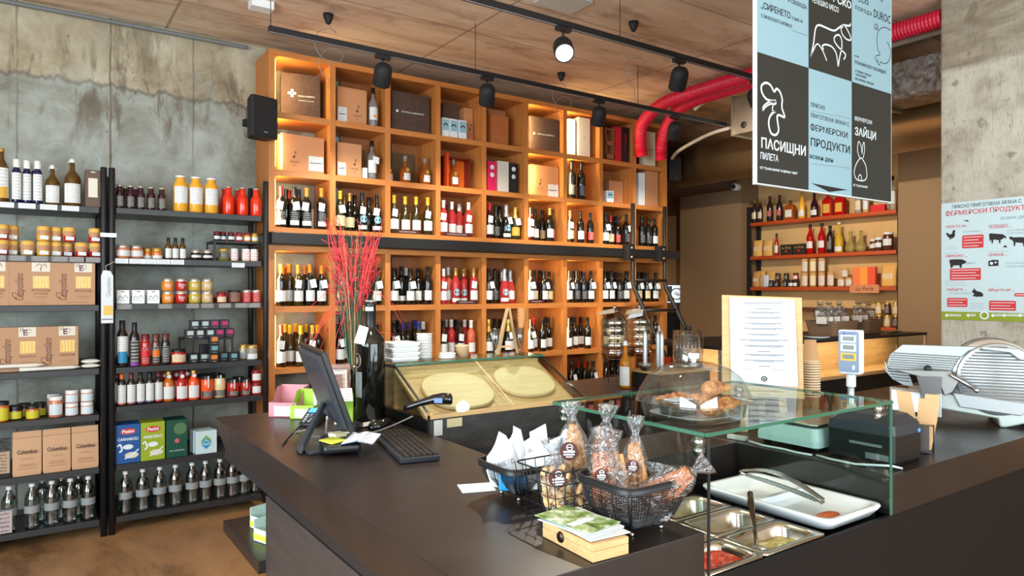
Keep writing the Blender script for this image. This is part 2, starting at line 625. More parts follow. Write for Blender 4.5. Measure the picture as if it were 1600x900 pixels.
M_FILM = glass('crinkled_clear_film', (240, 243, 246), 1.5, .10, 1.0, 45, .12)
M_DOME = glass('clear_acrylic', (240, 244, 244), 1.5, .03, 0, 1, .12)
M_LED = mat('led_strip_light', (255, 220, 150), .5, emis=(255, 196, 96), estr=6)
M_LAMP = mat('lamp_diffuser', (255, 250, 240), .5, emis=(255, 246, 232), estr=9)
M_LBL = printed('white_bottle_label', (222, 224, 222), (110, 110, 112), 5, .5, 6)
M_TAG = printed('price_tag_paper', (232, 236, 238), (120, 120, 128), 6, .5, 4, 3)
M_CARD = printed('shelf_price_card', (218, 222, 226), (120, 122, 130), 5, .5, 8, 5)
M_CLEARCARD = printed('grey_shelf_price_card', (120, 118, 116), (190, 190, 190), 4, .5, 8, 6)
M_STRING = mat('natural_string', (206, 190, 160), .8)
# ============================================================ the setting
BW = 5.57
H = 3.45
M_BROWN = mat('brown_painted_wall', (132, 104, 74), .75, bump=.05, bscale=30)
M_PLAS = mat('sand_plaster', (212, 172, 116), .8, bump=.1, bscale=6)
M_OFFW = mat('off_white_paint', (190, 188, 180), .8)
M_DKB = mat('dark_brown_beam', (84, 68, 54), .8)
struct(MB().box(-2.6, 9, -3.1, 9.6, -.1, 0).build('floor', M_FLOOR))
struct(MB().box(-2.6, 9, -3.1, 9.6, H, H + .15).build('ceiling', M_CEIL))
struct(MB().box(-2.6, 5.66, BW, BW + .14, 0, H).build('wall_back', M_WALL))
struct(MB().box(-2.6, -2.5, -3, -1.6, 0, H).box(-2.6, -2.5, 2.8, BW, 0, H).box(-2.6, -2.5, -1.6, 2.8, 0, .45).box(-2.6, -2.5, -1.6, 2.8, 3.05, H).build('wall_left', M_OFFW))
struct(MB().box(-2.5, -1.3, -3.1, -3, 0, H).box(4.5, 7.9, -3.1, -3, 0, H).box(-1.3, 4.5, -3.1, -3, 0, .45).box(-1.3, 4.5, -3.1, -3, 3.05, H).build('wall_front', M_OFFW))
w = MB()
for x in (-1.3, .1, 1.55, 3.0, 4.45): w.box(x, x + .05, -3.08, -3.0, .45, 3.05)
w.box(-1.3, 4.5, -3.08, -3, .45, .5).box(-1.3, 4.5, -3.08, -3, 3.0, 3.05)
wf = struct(w.build('window_1', M_BLK))
MB().box(-1.25, 4.45, -3.05, -3.04, .5, 3.0).build('window_pane', M_GLASS, wf)
w = MB()
for y in (-1.6, -.15, 1.3, 2.75): w.box(-2.58, -2.5, y, y + .05, .45, 3.05)
w.box(-2.58, -2.5, -1.6, 2.8, .45, .5).box(-2.58, -2.5, -1.6, 2.8, 3.0, 3.05)
wf = struct(w.build('window_2', M_BLK))
MB().box(-2.55, -2.54, -1.55, 2.75, .5, 3.0).build('window_pane', M_GLASS, wf)
struct(MB().box(7.65, 7.8, -3, 9.5, 0, H).build('wall_right', M_PLAS))
struct(MB().box(7.3, 7.65, 5.51, 6.5, 0, H).build('wall_right_pier', M_BROWN))
struct(MB().box(7.3, 7.65, 1.2, 3.60, 0, H).build('wall_right_near_pier', M_BROWN))
struct(MB().box(7.58, 7.65, 6.5, 9.4, 0, 2.83).build('wall_hall_right', M_BROWN))
struct(MB().box(5.60, 5.66, BW + .14, 9.4, 0, H).build('wall_hall_left', M_BROWN))
struct(MB().box(5.6, 7.65, 9.4, 9.5, 0, H).build('wall_hall_end', M_BROWN))
struct(MB().box(5.66, 7.3, 5.6, 9.4, 2.83, 3.05).build('trim_hall_beam', M_DKB))
struct(MB().box(4.86, 5.36, 1.28, 2.13, 0, H).build('wall_concrete_column', M_PIL, bevel=.012))
# small round formwork hole and grey conduit in the corner under the ceiling
m = MB()
pts = [(x, BW - .03, H - .035 + .004 * math.sin(x * 9)) for x in [-.6 + .1 * i for i in range(20)]]
m.tube(pts, [.016 + .0025 * (i % 2) for i in range(len(pts))], 8)
fine = [(-.6 + .014 * i, BW - .03, H - .035) for i in range(142)]
m = MB().tube(fine, [.017 if i % 2 else .0135 for i in range(142)], 8)
tag(m.build('corrugated_conduit', mat('grey_conduit', (112, 116, 118), .5)), 'thin grey corrugated cable conduit running along top of the bare concrete wall', 'conduit')

# ============================================================ wine cabinet
XS = [1.467 + .46067 * i for i in range(10)]
Y0, Y1 = 5.2, 5.55
TH = .023
ROWZ = {1: 2.8732, 2: 2.4482, 3: 2.0232, 4: 1.4392, 5: .9842, 6: .5462}
ROWN = {1: 'top', 2: 'second', 3: 'third', 4: 'fourth', 5: 'fifth', 6: 'lowest visible'}
cab = thing('wine_cabinet', (0, 0, 0))
tag(cab, 'tall orange wooden wine cabinet of square compartments against the concrete wall', 'cabinet')
for nm, (za, zb), zs in (('upper', (1.984, 3.327), (2.827, 2.402)), ('lower', (.06, 1.89), (1.393, .938, .50))):
    MB().box(XS[0] - TH, XS[9] + TH, Y0, Y1, zb - .043, zb).build('top_board', M_OAK, cab, bevel=.002)
    MB().box(XS[0] - TH, XS[9] + TH, Y0, Y1, za, za + .038).build('bottom_board', M_OAK, cab, bevel=.002)
    for z in zs: MB().box(XS[0], XS[9], Y0 + .002, Y1, z, z + .045).build('shelf', M_OAK, cab)
    for i, x in enumerate(XS):
        MB().box(x - TH, x + TH, Y0 + .001, Y1, za + .038, zb - .043).build('side_panel' if i in (0, 9) else 'divider', M_OAKZ, cab)
M_BACKP = wood('brown_back_panel', (150, 92, 48), (176, 112, 60), 'z', 1)
for i in range(9):
    if i in (0,): continue
    for za, zb in ((2.02, 3.284), (.1, 1.847)):
        MB().box(XS[i] + .19, XS[i + 1] - TH, Y1 - .015, Y1 - .001, za, zb).build('back_panel', M_BACKP, cab)
for i in (0, 5, 6):
    for r, (za, zb) in {1: (2.88, 3.27), 2: (2.46, 2.82), 3: (2.03, 2.39), 4: (1.45, 1.84), 5: (.995, 1.38)}.items():
        x = XS[i] + TH + .001
        MB().box(x, x + .006, Y0 + .012, Y0 + .02, za + .01, zb - .01).build('led_strip', M_LED, cab, label='warm glowing light strip')
        light('cabinet_led', 'AREA', (x + .012, Y0 + .02, (za + zb) / 2), 2.6, (1, .72, .34), (R(90), 0, R(-62)), .03, zb - za - .04)
# black steel rail between the two halves
m = MB().box(1.44, 5.72, 5.10, 5.19, 1.895, 1.978)
tag(m.build('ladder_rail', M_BLK, bevel=.004), 'long black steel ladder rail across the middle of the wine cabinet', 'rail')
# ladder
lad = thing('library_ladder', (4.978, 5.05, 0))
tag(lad, 'black steel rolling ladder leaning on the right end of the wine cabinet', 'ladder')
path = [(0, 0, 2.43), (0, 0, 1.66), (0, -.02, 1.58), (0, -1.02, .02)]
for dx in (0, .459):
    MB().tube([(dx, y, z) for _, y, z in path], .021, 8).build('rail', M_BLK, lad)
    m = MB().box(dx - .075, dx - .012, -.03, .07, 1.86, 2.02)
    for z in (1.89, 1.98): m.lathe([(0, -.045), (.011, -.042), (.012, -.03)], 10, (dx - .045, 0, z), 1, True, 'y')
    m.build('bracket', [M_BLK, M_STEEL], lad)
for z in (1.66, 1.36, 1.06, .76, .46, .16):
    t = max(0, (1.58 - z) / 1.56)
    MB().tube([(0, -.02 - t, z), (.459, -.02 - t, z)], .014, 8).build('rung', M_BLK, lad)

# ------------------------------------------------------------ wine bottles
BODY = {'k': mat('black_green_glass', (20, 20, 17), .08, coat=.5), 'g': mat('olive_glass', (52, 46, 20), .1, coat=.4),
        'd': mat('dark_red_bottle', (52, 14, 16), .1, coat=.4), 'r': mat('pink_red_wine', (206, 62, 62), .1, 0, .35, 1.35),
        'o': mat('salmon_wine', (232, 116, 82), .1, 0, .35, 1.35), 'a': mat('amber_spirit', (188, 92, 30), .08, 0, .4, 1.35),
        'c': mat('clear_spirit', (222, 226, 226), .05, 0, .8, 1.3), 'y': mat('yellow_liqueur', (226, 182, 50), .1, 0, .3, 1.35),
        'b': mat('deep_blue_glass', (20, 24, 66), .08, coat=.5), 'v': mat('campari_red', (196, 22, 22), .08, 0, .3, 1.35)}
CAPS = {'k': mat('black_capsule', (24, 22, 24), .35), 'y': mat('yellow_capsule', (232, 176, 44), .4), 'o': mat('orange_capsule', (226, 134, 40), .4),
        'r': mat('dark_red_capsule', (158, 30, 34), .4), 'w': mat('white_capsule', (224, 224, 222), .4), 'b': mat('blue_capsule', (36, 56, 130), .35),
        'g': mat('gold_foil', (206, 168, 84), .3, .6), 's': mat('silver_foil', (186, 192, 200), .3, .6), 'n': mat('brown_capsule', (92, 52, 34), .4)}
LBLS = {'w': M_LBL, 'd': printed('black_bottle_label', (34, 30, 32), (200, 200, 196), 4, .5, 5, 9), 'c': printed('cream_bottle_label', (222, 206, 164), (120, 96, 60), 4, .5, 5, 11),
        'b': mat('pale_blue_label', (140, 184, 200), .6), 'y': mat('mustard_label', (206, 160, 60), .6), 'r': printed('red_bottle_label', (176, 36, 40), (232, 220, 210), 4, .5, 5, 13)}
SH = {
    'b': [(0, 0), (.033, 0), (.0365, .004), (.0368, .19), (.034, .204), (.024, .222), (.0155, .238), (.0145, .25), (.0145, .3), (0, .3)],
    'u': [(0, 0), (.036, 0), (.040, .004), (.040, .135), (.037, .16), (.026, .195), (.017, .23), (.0145, .25), (.0145, .3), (0, .3)],
    'c': [(0, 0), (.038, 0), (.0425, .004), (.0425, .13), (.038, .16), (.026, .2), (.019, .235), (.016, .26), (.016, .3), (0, .3)],
}


def wine(code):
    g, cap, sh, lab, tg = code

    def make():
        rb = .0368 if sh == 'b' else .040 if sh == 'u' else .0425
        root = MB().lathe(SH[sh], 16).build('wine_bottle' if g in 'kgdroy' else 'spirit_bottle', BODY[g])
        if sh == 'c': prof = [(.0265, .2), (.0198, .235), (.0175, .262), (.0195, .27), (.0195, .285), (.017, .31), (0, .312)]
        else: prof = [(.0157, .245), (.0155, .296), (.0168, .298), (.0168, .31), (0, .311)]
        MB().lathe(prof, 12).build('capsule', CAPS[cap], root)
        if lab in 'wdcyr': MB().arc(rb + .0007, .035, .115).build('bottle_label', LBLS[lab], root)
        elif lab == 'o':
            m = MB().arc(rb + .0007, .018, .05)
            m.build('bottle_label', LBLS['w'], root)
            m = MB()
            for k in range(12):
                    n = 14; vs = [(0, -rb - .0012, .1)]
            for k in range(n):
                u = .027 * math.cos(2 * PI * k / n); zz = .1 + .03 * math.sin(2 * PI * k / n)
                vs.append((u, -math.sqrt((rb + .0008) ** 2 - u * u), zz))
            MB().add(vs, [(0, k + 1, (k + 1) % n + 1) for k in range(n)], 0, True).build('round_label', LBLS['b'], root)
        elif lab == 's':
            MB().arc(rb + .0007, .03, .07).build('bottle_label', LBLS['w'], root)
        elif lab == 'D':
            MB().arc(rb + .0007, .02, .125).build('bottle_label', LBLS['d'], root)
            MB().arc(rb + .0012, .024, .058, -150, -30).build('white_band', LBLS['w'], root)
        if tg == 't':
            k = random.choice((-1, 1)); a = k * .16
            m = MB(); cx = .012 * k; cz = .165; hw, hh = .024, .031
            c, q = math.cos(a), math.sin(a)
            P = lambda u, v, yy: (cx + u * c - v * q, yy, cz + u * q + v * c)
            m.quad(P(-hw, -hh, -rb - .007), P(hw, -hh, -rb - .007), P(hw, hh, -rb + .001), P(-hw, hh, -rb + .001))
            m.tube([P(0, hh, -rb + .001), (.006 * k, -.021, .222), (.0, -.0158, .243)], .0008, 4, 1)
            m.build('price_tag', [M_TAG, M_STRING], root)
        return root
    return make


GN = {'k': 'dark', 'g': 'olive green', 'd': 'dark red', 'r': 'pink red', 'o': 'salmon pink', 'a': 'amber', 'c': 'clear', 'y': 'yellow'}
CN = {'k': 'black', 'y': 'yellow', 'o': 'orange', 'r': 'red', 'w': 'white', 'b': 'blue', 'g': 'gold', 's': 'silver', 'n': 'brown'}


def comp(row, col, items, sign=0):
    """one compartment: 'px:code px:code ...' with bottles seen from left to right; crowded ones go to the rows behind"""
    xa, xb = XS[col - 1] + TH + (.056 if col in (1, 6, 7) else .052), XS[col] - TH - .052
    placed = []
    lst = [(float(a), b) for a, b in (q.split(':') for q in items.split())]
    lst.sort()
    order = sorted(range(len(lst)), key=lambda i: (lst[i][1][-1] == '_', i))
    res = {}
    for i in order:
        px, code = lst[i]
        rows = (5.246, 5.328, 5.41, 5.489)
        if code[-1] == '_': rows = rows[1:]
        for Y in rows:
            x = min(xb, max(xa, onY(px, Y)[0]))
            if all((x - a) ** 2 + (Y - b) ** 2 > .0865 ** 2 for a, b in placed):
                placed.append((x, Y)); res[i] = (x, Y); break
    keep = sorted(res, key=lambda i: i)
    for k, i in enumerate(keep):
        x, Y = res[i]; code = lst[i][1].replace('_', '-')
        if Y > 5.3: code = code[:-1] + '-'
        lab = f"{GN[code[0]]} wine bottle, {CN[code[1]]} top, {NTH[k]} from left, {ROWN[row]} row, {NTH[col - 1]} cabinet column"
        s = .97 + .06 * random.random()
        put('w' + code, wine(code), (x, Y, ROWZ[row]), random.uniform(-.25, .25), lab, 'wine bottle',
            f'wine bottles in row {row} column {col} of the cabinet', (1, 1, s))
    if sign:
        x0, x1 = sign
        xa = onY(x0, 5.212)[0]; xb = onY(x1, 5.212)[0]
        o = MB().box(xa, xb, 5.2, 5.203, ROWZ[row], ROWZ[row] + .03).build('shelf_sign', mat('dark_red_plaque', (70, 24, 22), .5))
        MB().card(xa + .015, xb - .015, ROWZ[row] + .011, ROWZ[row] + .02, 5.1995).disc(xa + .01, ROWZ[row] + .015, .006, 5.1992, 0, 10).build('small_print', printed('plaque_print', (70, 24, 22), (220, 210, 200), 1, .42, 12, 2), o)
        tag(o, f'small dark shelf sign before the bottles of {ROWN[row]} row, {NTH[col - 1]} cabinet column', 'sign')


comp(3, 1, '438:krbDt 447:kkb-_ 452:krb-_ 460:kkbDt 467:kkb-_ 479:kobDt 503:kobDt')
comp(3, 2, '528:gyuct 538:kgu-_ 546:kguc- 554:kku-_ 566:kkuot 583:kku-_ 590:kkuot')
comp(3, 3, '614:gyuwt 633:gyuw- 650:gyuw- 668:gyuwt', (618, 655))
comp(3, 4, '690:rwbwt 697:rrb-_ 706:rwbwt 717:rwbwt 725:rwb-_ 732:rwbwt', (692, 735))
comp(3, 5, '765:drbwt 775:kkcd- 781:kkc-_ 791:kscot 805:ggcyt')
comp(3, 6, '827:dkbwt 836:kkbwt 847:kkbc- 853:kgb-_ 859:kgbw- 871:kkbr-')
comp(3, 7, '891:knbct 907:kkbw- 922:kkbr-')
comp(3, 8, '946:kkbwt 954:krbc- 965:kkbrt 973:kkb-_ 979:kkbdt')
comp(3, 9, '1003:kkbd- 1013:kkbd- 1023:kkbw-')
comp(4, 1, '435:kobw- 441:gob-_ 447:gob-_ 452:gobw- 466:gobwt 476:kob-_ 484:kobwt 492:kob-_ 498:kob-_ 504:kobwt')
comp(4, 2, '527:kkbct 536:kkb-_ 543:kkbwt 552:kkb-_ 562:kkbw- 575:kkb-_ 590:kkbwt')
comp(4, 3, '611:kkbwt 617:kkb-_ 627:kkbst 634:kwb-_ 641:kkbwt 653:kkbw- 662:kkb-_ 669:kkbw-')
comp(4, 4, '688:rwbwt 694:rwb-_ 700:owbw- 712:rgbo- 724:rgbo- 729:rob-_ 740:rgbwt', (712, 745))
comp(4, 5, '761:kkbwt 773:kkcdt 784:ksc-_ 788:rsco- 797:rscw- 805:rscwt')
comp(4, 6, '827:kkbwt 835:dkbct 843:kkb-_ 850:kkbwt 858:kkbc- 865:kkb-_ 872:kkbwt', (826, 850))
comp(4, 7, '889:kkbwt 896:kkb-_ 901:kkbd- 907:kkb-_ 912:kkbd- 923:kkbwt')
comp(4, 8, '945:kkbwt 950:kkb-_ 955:kkbwt 962:kkb-_ 968:kkbd- 975:kkb-_ 981:kkbwt')
comp(4, 9, '998:kkbct 1005:kkb-_ 1011:kkbct 1018:kkb-_ 1024:kkbwt')
comp(5, 1, '436:krbwt 445:gyb-_ 453:gyuwt 462:gyb-_ 470:gyuw- 478:kyb-_ 488:gyuwt 497:gyb-_ 503:kybw-')
comp(5, 2, '526:kkbwt 534:gkb-_ 541:kkbw- 552:kkb-_ 590:gkbwt')
comp(5, 3, '611:kkbwt 621:kkb-_ 629:kbbw- 637:gbbw- 648:gbb-_ 654:gbbwt 665:kwbw-')
comp(5, 4, '690:dkbwt 697:rwb-_ 705:rwbw- 712:dkb-_ 719:dkbwt 727:rwb-_ 736:owbw-')
comp(5, 5, '763:ggcwt 773:kkb-_ 781:kkb-_ 794:kgcwt 805:kkcw-')
comp(5, 6, '827:kkbwt 834:drbw- 848:kkbw- 857:kkbwt 867:kkbw-')
comp(5, 7, '888:kkbw- 893:kkb-_ 898:kkbw- 907:kkbwt 918:kkbw- 928:kkbwt')
comp(5, 8, '946:kkbwt 958:kkbw- 970:kkbw- 981:kkbwt')
comp(5, 9, '1000:kkbwt 1011:kkbwt 1024:kkbwt')
comp(6, 1, '440:kkbw- 465:kkbw- 487:gkbw-')
comp(6, 7, '893:kkbwt 903:krbw- 914:krbw- 926:kkbwt')
comp(6, 8, '947:kkbw- 956:kkbw- 966:kkbw- 976:kkbw-')


# ------------------------------------------------------------ gift boxes on the two top rows
def gift(name, px0, px1, py, row, depth, m, label, cat, rz=0, Y=5.25, deco=None, bevel=.002, zb=None):
    xa, xb = onY(px0, Y)[0], onY(px1, Y)[0]
    z = ROWZ[row] if zb is None else zb
    c_ = min(8, max(0, int(((xa + xb) / 2 - XS[0]) / .46067)))
    e_ = .008 + abs(math.sin(R(rz))) * depth
    xa = max(xa, XS[c_] + TH + e_ + (.012 if c_ in (0, 5, 6) else 0)); xb = min(xb, XS[c_ + 1] - TH - e_)
    w = xb - xa
    h = onY((px0 + px1) / 2, Y, py)[2] - z
    o = MB().box(-w / 2, w / 2, 0, depth, 0, h).build(name, m, None, ((xa + xb) / 2, Y, z), (0, 0, R(rz)), bevel)
    if deco:
        dm = MB(); deco(dm, w, h)
        dm.build('lettering', [M_WINK, M_INK, M_LBL, M_RED, MATS['gold_foil'], MATS['pale_blue_label']], o)
    return tag(o, label, cat)


def schola(dm, w, h):
    dm.disc(-w * .36, h * .5, .011, -.001, 0)
    dm.text('SCHOLA SARMENTI', .02, w * .05, h * .5, -.001, 0, fit=w * .6)


def clef(x, lbl=None):
    def f(dm, w, h):
        cx = x * w
        dm.stroke([(cx - .008, h * .40), (cx - .004, h * .36), (cx + .004, h * .38), (cx + .004, h * .55), (cx + .012, h * .5), (cx + .016, h * .56)], .003, -.001, 1)
        dm.disc(cx - .004, h * .40, .007, -.0012, 1, 12)
        dm.text('PRINCEPS', .016, cx, h * .26, -.001, 1, fit=min(.075, w * .3)).text('ALBA', .010, cx, h * .18, -.001, 1)
        if lbl:
            a, b, c, d = lbl
            dm.card(a * w, b * w, c * h, d * h, -.001, 2)
            dm.stroke([(a * w + .01, (c + d) / 2 * h), (b * w - .01, (c + d) / 2 * h + .006)], .006, -.0015, 1)
    return f


def plus(dm, w, h):
    cx = -w * .22
    for a, b in ((.009, .03), (.03, .009)):
        dm.card(cx - a, cx + a, h * .55 - b, h * .55 + b, -.001, 0)
    dm.disc(cx, h * .55, .007, -.002, 1, 12)
    dm.text('SCHOLA SARMENTI', .016, w * .14, h * .5, -.001, 0, fit=w * .42).text('ROSSO PUGLIA', .011, w * .14, h * .4, -.001, 0, fit=w * .38)


def white_pic(dm, w, h):
    dm.card(-w * .42, w * .42, h * .35, h * .92, -.001, 5)
    dm.stroke([(-w * .3, h * .6), (0, h * .7), (w * .3, h * .6)], .01, -.002, 1)
    dm.text('—', .02, 0, h * .2, -.001, 1)


gift('gift_box', 440, 506, 116, 1, .15, M_SUEDE, 'large dark brown suede gift box with pale cross, top left cabinet compartment', 'box', -14, 5.31, plus, .004)
gift('gift_box', 527, 573, 138, 1, .2, M_PEACH, 'peach gift box with note emblem beside clear bottle, cabinet top row', 'box', 0, 5.28, clef(.18, (-.48, -.18, .05, .45)))
gift('gift_box', 612, 671, 146, 1, .2, M_SUEDE, 'wide grey brown gift box alone in top row, third cabinet column', 'box', 0, 5.25, schola, .004)
gift('gift_box', 692, 716, 162, 1, .1, M_TAUPE, 'dark taupe box behind small picture cartons, cabinet top row', 'box', 0, 5.42)
gift('gift_box', 725, 751, 170, 1, .15, M_PEACH, 'peach gift box beside small picture cartons, cabinet top row', 'box', 0, 5.34, clef(.2))
gift('picture_carton', 691, 702, 184, 1, .06, M_WHITE, 'small white carton with blue glass picture, leftmost in fourth compartment of top row', 'carton', 0, 5.235, white_pic)
gift('picture_carton', 703, 715, 186, 1, .06, M_WHITE, 'small white picture carton between two cartons in cabinet top row', 'carton', 0, 5.235, white_pic)
gift('picture_carton', 717, 729, 188, 1, .06, M_WHITE, 'small white carton standing against the peach box, cabinet top row', 'carton', 0, 5.235, white_pic)
gift('gift_box', 763, 790, 172, 1, .05, M_PEACH, 'peach box half hidden behind wooden crate, cabinet top row', 'box', 0, 5.48)


def crate(dm, w, h):
    dm.text('GRANDI VINI', .02, 0, h * .7, -.001, 3, fit=w * .75)
    dm.stroke([(-.03, h * .5), (0, h * .6), (.03, h * .5), (.02, h * .35), (-.02, h * .35)], .003, -.001, 3, False, True)


gift('wooden_wine_crate', 766, 796, 180, 1, .16, wood('reddish_crate_wood', (178, 104, 54), (198, 122, 66), 'x', 1.5), 'reddish wooden wine crate with burnt emblem, top row of the cabinet', 'crate', 8, 5.27, crate)
gift('gift_box', 829, 873, 184, 1, .2, M_SUEDE, 'dark brown gift box with white lettering under strip light, top row', 'box', -3, 5.26, schola, .004)
gift('gift_box', 889, 899, 186, 1, .15, M_WHITE, 'narrow white box left of wider white box, cabinet top row', 'box', 0, 5.26)
gift('gift_box', 904, 922, 184, 1, .1, mat('pearl_card', (206, 200, 188), .5), 'tall pearl white box, seventh compartment of cabinet top row', 'box', 0, 5.25, lambda dm, w, h: dm.text('ALBA', .014, 0, h * .5, -.001, 1))
o = MB()
xa, xb = onY(947, 5.25)[0], onY(960, 5.25)[0]
ww = xb - xa
o.box(0, .008, 0, .09, 0, .34).box(ww - .008, ww, 0, .09, 0, .34).box(0, ww, 0, .006, .02, .07).box(0, ww, 0, .006, .16, .2).box(0, ww, 0, .09, 0, .012).box(0, ww, .03, .06, .32, .34).box(0, ww, .084, .09, .0, .3)
tag(o.build('bottle_carrier', wood('brown_carrier_wood', (132, 84, 50), (156, 102, 62), 'z', 1.5), None, (xa, 5.25, ROWZ[1])), 'brown slatted wooden bottle carrier beside the red box, cabinet top row', 'carrier')
gift('gift_box', 962, 971, 198, 1, .09, mat('crimson_card', (186, 28, 44), .5), 'crimson red gift box between carrier and black box, cabinet top row', 'box', 0, 5.24)
gift('gift_box', 972, 983, 199, 1, .09, mat('black_card', (30, 26, 28), .5), 'black gift box with pale flower drawing, cabinet top row', 'box', 0, 5.24, lambda dm, w, h: dm.stroke([(-.01, h * .3), (0, h * .55), (.012, h * .75), (-.012, h * .8), (0, h * .55)], .004, -.001, 3))
gift('gift_box', 1008, 1024, 206, 1, .09, mat('ivory_card', (222, 208, 178), .6), 'tall ivory white box in the last compartment of top row', 'box', 0, 5.25, lambda dm, w, h: dm.text('MANFREDI', .016, 0, h * .48, -.001, 1, fit=w * .7))

gift('gift_box', 440, 508, 212, 2, .2, M_PEACH, 'wide peach gift box, leftmost compartment of second cabinet row', 'box', 5, 5.24, clef(-.22, (.12, .48, .08, .48)))
gift('photo_panel', 529, 571, 232, 2, .012, mat('brown_photo_print', (104, 80, 50), .5, bump=.1, bscale=20), 'brown photo panel leaning behind peach box, second cabinet row', 'photo panel', 0, 5.515)
gift('gift_box', 527, 565, 224, 2, .18, M_PEACH, 'medium peach gift box left of clear bottle, second cabinet row', 'box', 0, 5.25, clef(.22, (-.48, -.15, .05, .42)))
gift('photo_panel', 613, 648, 240, 2, .012, MATS['brown_photo_print'], 'brown photo panel behind the two decanters, second cabinet row', 'photo panel', 0, 5.515)
# open satin box
xa, xb = onY(694, 5.27)[0], onY(735, 5.27)[0]
ww = xb - xa; hh = .27
sb = thing('satin_lined_box', ((xa + xb) / 2, 5.27, ROWZ[2]))
tag(sb, 'open orange satin lined gift box holding a cognac bottle, second cabinet row', 'gift box')
m_satin = mat('orange_satin', (216, 96, 22), .3, bump=.9, bscale=16)
MB().box(-ww / 2, -ww / 2 + .012, 0, .12, 0, hh).box(ww / 2 - .012, ww / 2, 0, .12, 0, hh).box(-ww / 2, ww / 2, 0, .12, 0, .012).box(-ww / 2, ww / 2, 0, .12, hh - .012, hh).build('case', mat('dark_red_leather', (112, 24, 14), .4), sb)
MB().box(-ww / 2 + .012, ww / 2 - .012, .09, .115, .012, hh - .012).build('satin_lining', m_satin, sb)
MB().box(-ww / 2 - .004, -ww / 2 + .012, -.06, 0, 0, hh + .02).build('door', mat('orange_red_leather', (204, 66, 20), .4), sb)
put('cognac', lambda: None, (0, 0, 0)) if 0 else None


def decanter():
    root = MB().lathe([(0, 0), (.04, 0), (.048, .008), (.05, .06), (.046, .095), (.03, .118), (.015, .128), (.013, .16), (.018, .162), (.018, .17), (0, .17)], 18).build('decanter', BODY['a'])
    MB().lathe([(.011, .17), (.018, .176), (.016, .2), (.02, .208), (.008, .222), (0, .222)], 12).build('stopper', BODY['c'], root)
    MB().arc(.0507, .02, .075, -125, -55).build('bottle_label', LBLS['w'], root)
    m = MB(); m.disc(0, .1, .018, -.049, 0, 14); m.build('seal', CAPS['g'], root)
    return root


for px, nm in ((616, 'first'), (633, 'middle'), (664, 'last')):
    put('decanter', decanter, (onY(px, 5.27)[0] if px != 616 else XS[2] + TH + .056, 5.27 if px != 616 else 5.38, ROWZ[2]), 0,
        f'amber brandy decanter with glass stopper, {nm} of three in second cabinet row', 'decanter', 'brandy decanters in the second row', (.95, .95, 1.05))
put('cog2', decanter, (onY(714, 5.25)[0], 5.31, ROWZ[2] + .013), 0, 'amber cognac decanter standing inside the open satin lined box', 'decanter', None, (1.0, .8, 1.12))


def clearbottle(lab, capm):
    def mk():
        root = MB().lathe([(0, 0), (.034, 0), (.036, .004), (.036, .17), (.028, .2), (.014, .225), (.0135, .28), (0, .28)], 16).build('spirit_bottle', BODY['c'])
        MB().lathe([(.0155, .262), (.0158, .31), (0, .31)], 12).build('cap', CAPS[capm], root)
        m = MB().arc(.0366, .05, .15); m.build('bottle_label', LBLS['w'], root)
        if lab:
            m = MB(); m.disc(-.006, .08, .009, -.0375, 0, 12); m.disc(.007, .076, .009, -.038, 0, 12); m.build('orange_motif', CAPS['o'], root)
        else:
            m = MB().quad((-.01, -.042, .13), (.042, -.042, .12), (.048, -.036, .175), (-.004, -.036, .185)); m.build('price_tag', M_TAG, root)
        return root
    return mk


put('clear1', clearbottle(1, 'k'), (onY(583, 5.245)[0], 5.245, ROWZ[1]), 0, 'clear bottle with orange fruit on label, cabinet top row', 'bottle')
put('clear2', clearbottle(0, 'k'), (onY(581, 5.245)[0], 5.245, ROWZ[2]), 0, 'slim clear bottle with swing tag beside peach box, second cabinet row', 'bottle')
gift('tea_caddy', 568, 574, 262, 2, .04, M_WHITE, 'tiny white card box beside the slim clear bottle, second row', 'box', 0, 5.23)
flower = lambda dm, w, h: [dm.disc(0, h * q, .022, -.001, 0, 10) for q in (.8, .55)] and dm.stroke([(0, h * .1), (.01, h * .3), (0, h * .8)], .004, -.0015, 1)
gift('gift_box', 762, 776, 252, 2, .09, mat('hot_pink_card', (214, 30, 84), .5), 'hot pink gift box with flower, fifth compartment of second row', 'box', 0, 5.25, flower)
gift('gift_box', 778, 795, 252, 2, .09, MATS['pearl_card'], 'pearl box between pink box and black box, second cabinet row', 'box', 0, 5.25)
gift('gift_box', 796, 809, 255, 2, .09, MATS['black_card'], 'black gift box with pink blossom print, second cabinet row', 'box', 0, 5.25, flower)
gift('gift_box', 830, 873, 259, 2, .2, M_PEACH, 'peach gift box in sixth compartment of second row, under strip light', 'box', 0, 5.26, clef(-.18, (.1, .48, .02, .42)))
for px, nm in ((893, 'left'), (908, 'right')):
    put('wkkbrm', wine('kkbd-'), (onY(px, 5.26)[0], 5.26, ROWZ[2]), 0, f'tall dark magnum wine bottle, {nm} of the pair in second cabinet row', 'wine bottle', 'magnum pair in the second row', (1.25, 1.25, 1.2))
gift('gift_box', 952, 974, 283, 2, .15, M_PEACH, 'small peach box behind white carton, second cabinet row', 'box', 0, 5.34)
gift('picture_carton', 948, 959, 298, 2, .07, M_WHITE, 'small white carton before peach box, second row eighth compartment', 'carton', 0, 5.24, white_pic)
gift('gift_box', 998, 1008, 270, 2, .09, M_WHITE, 'narrow white patterned box, second row of last cabinet column', 'box', 0, 5.25, lambda dm, w, h: dm.text('♪', .03, 0, h * .5, -.001, 1))
gift('gift_box', 1010, 1028, 268, 2, .1, M_PEACH, 'plain peach box beside white patterned box, last cabinet column', 'box', 0, 5.25)
# ============================================================ black shelving units at the left
FY = 5.10


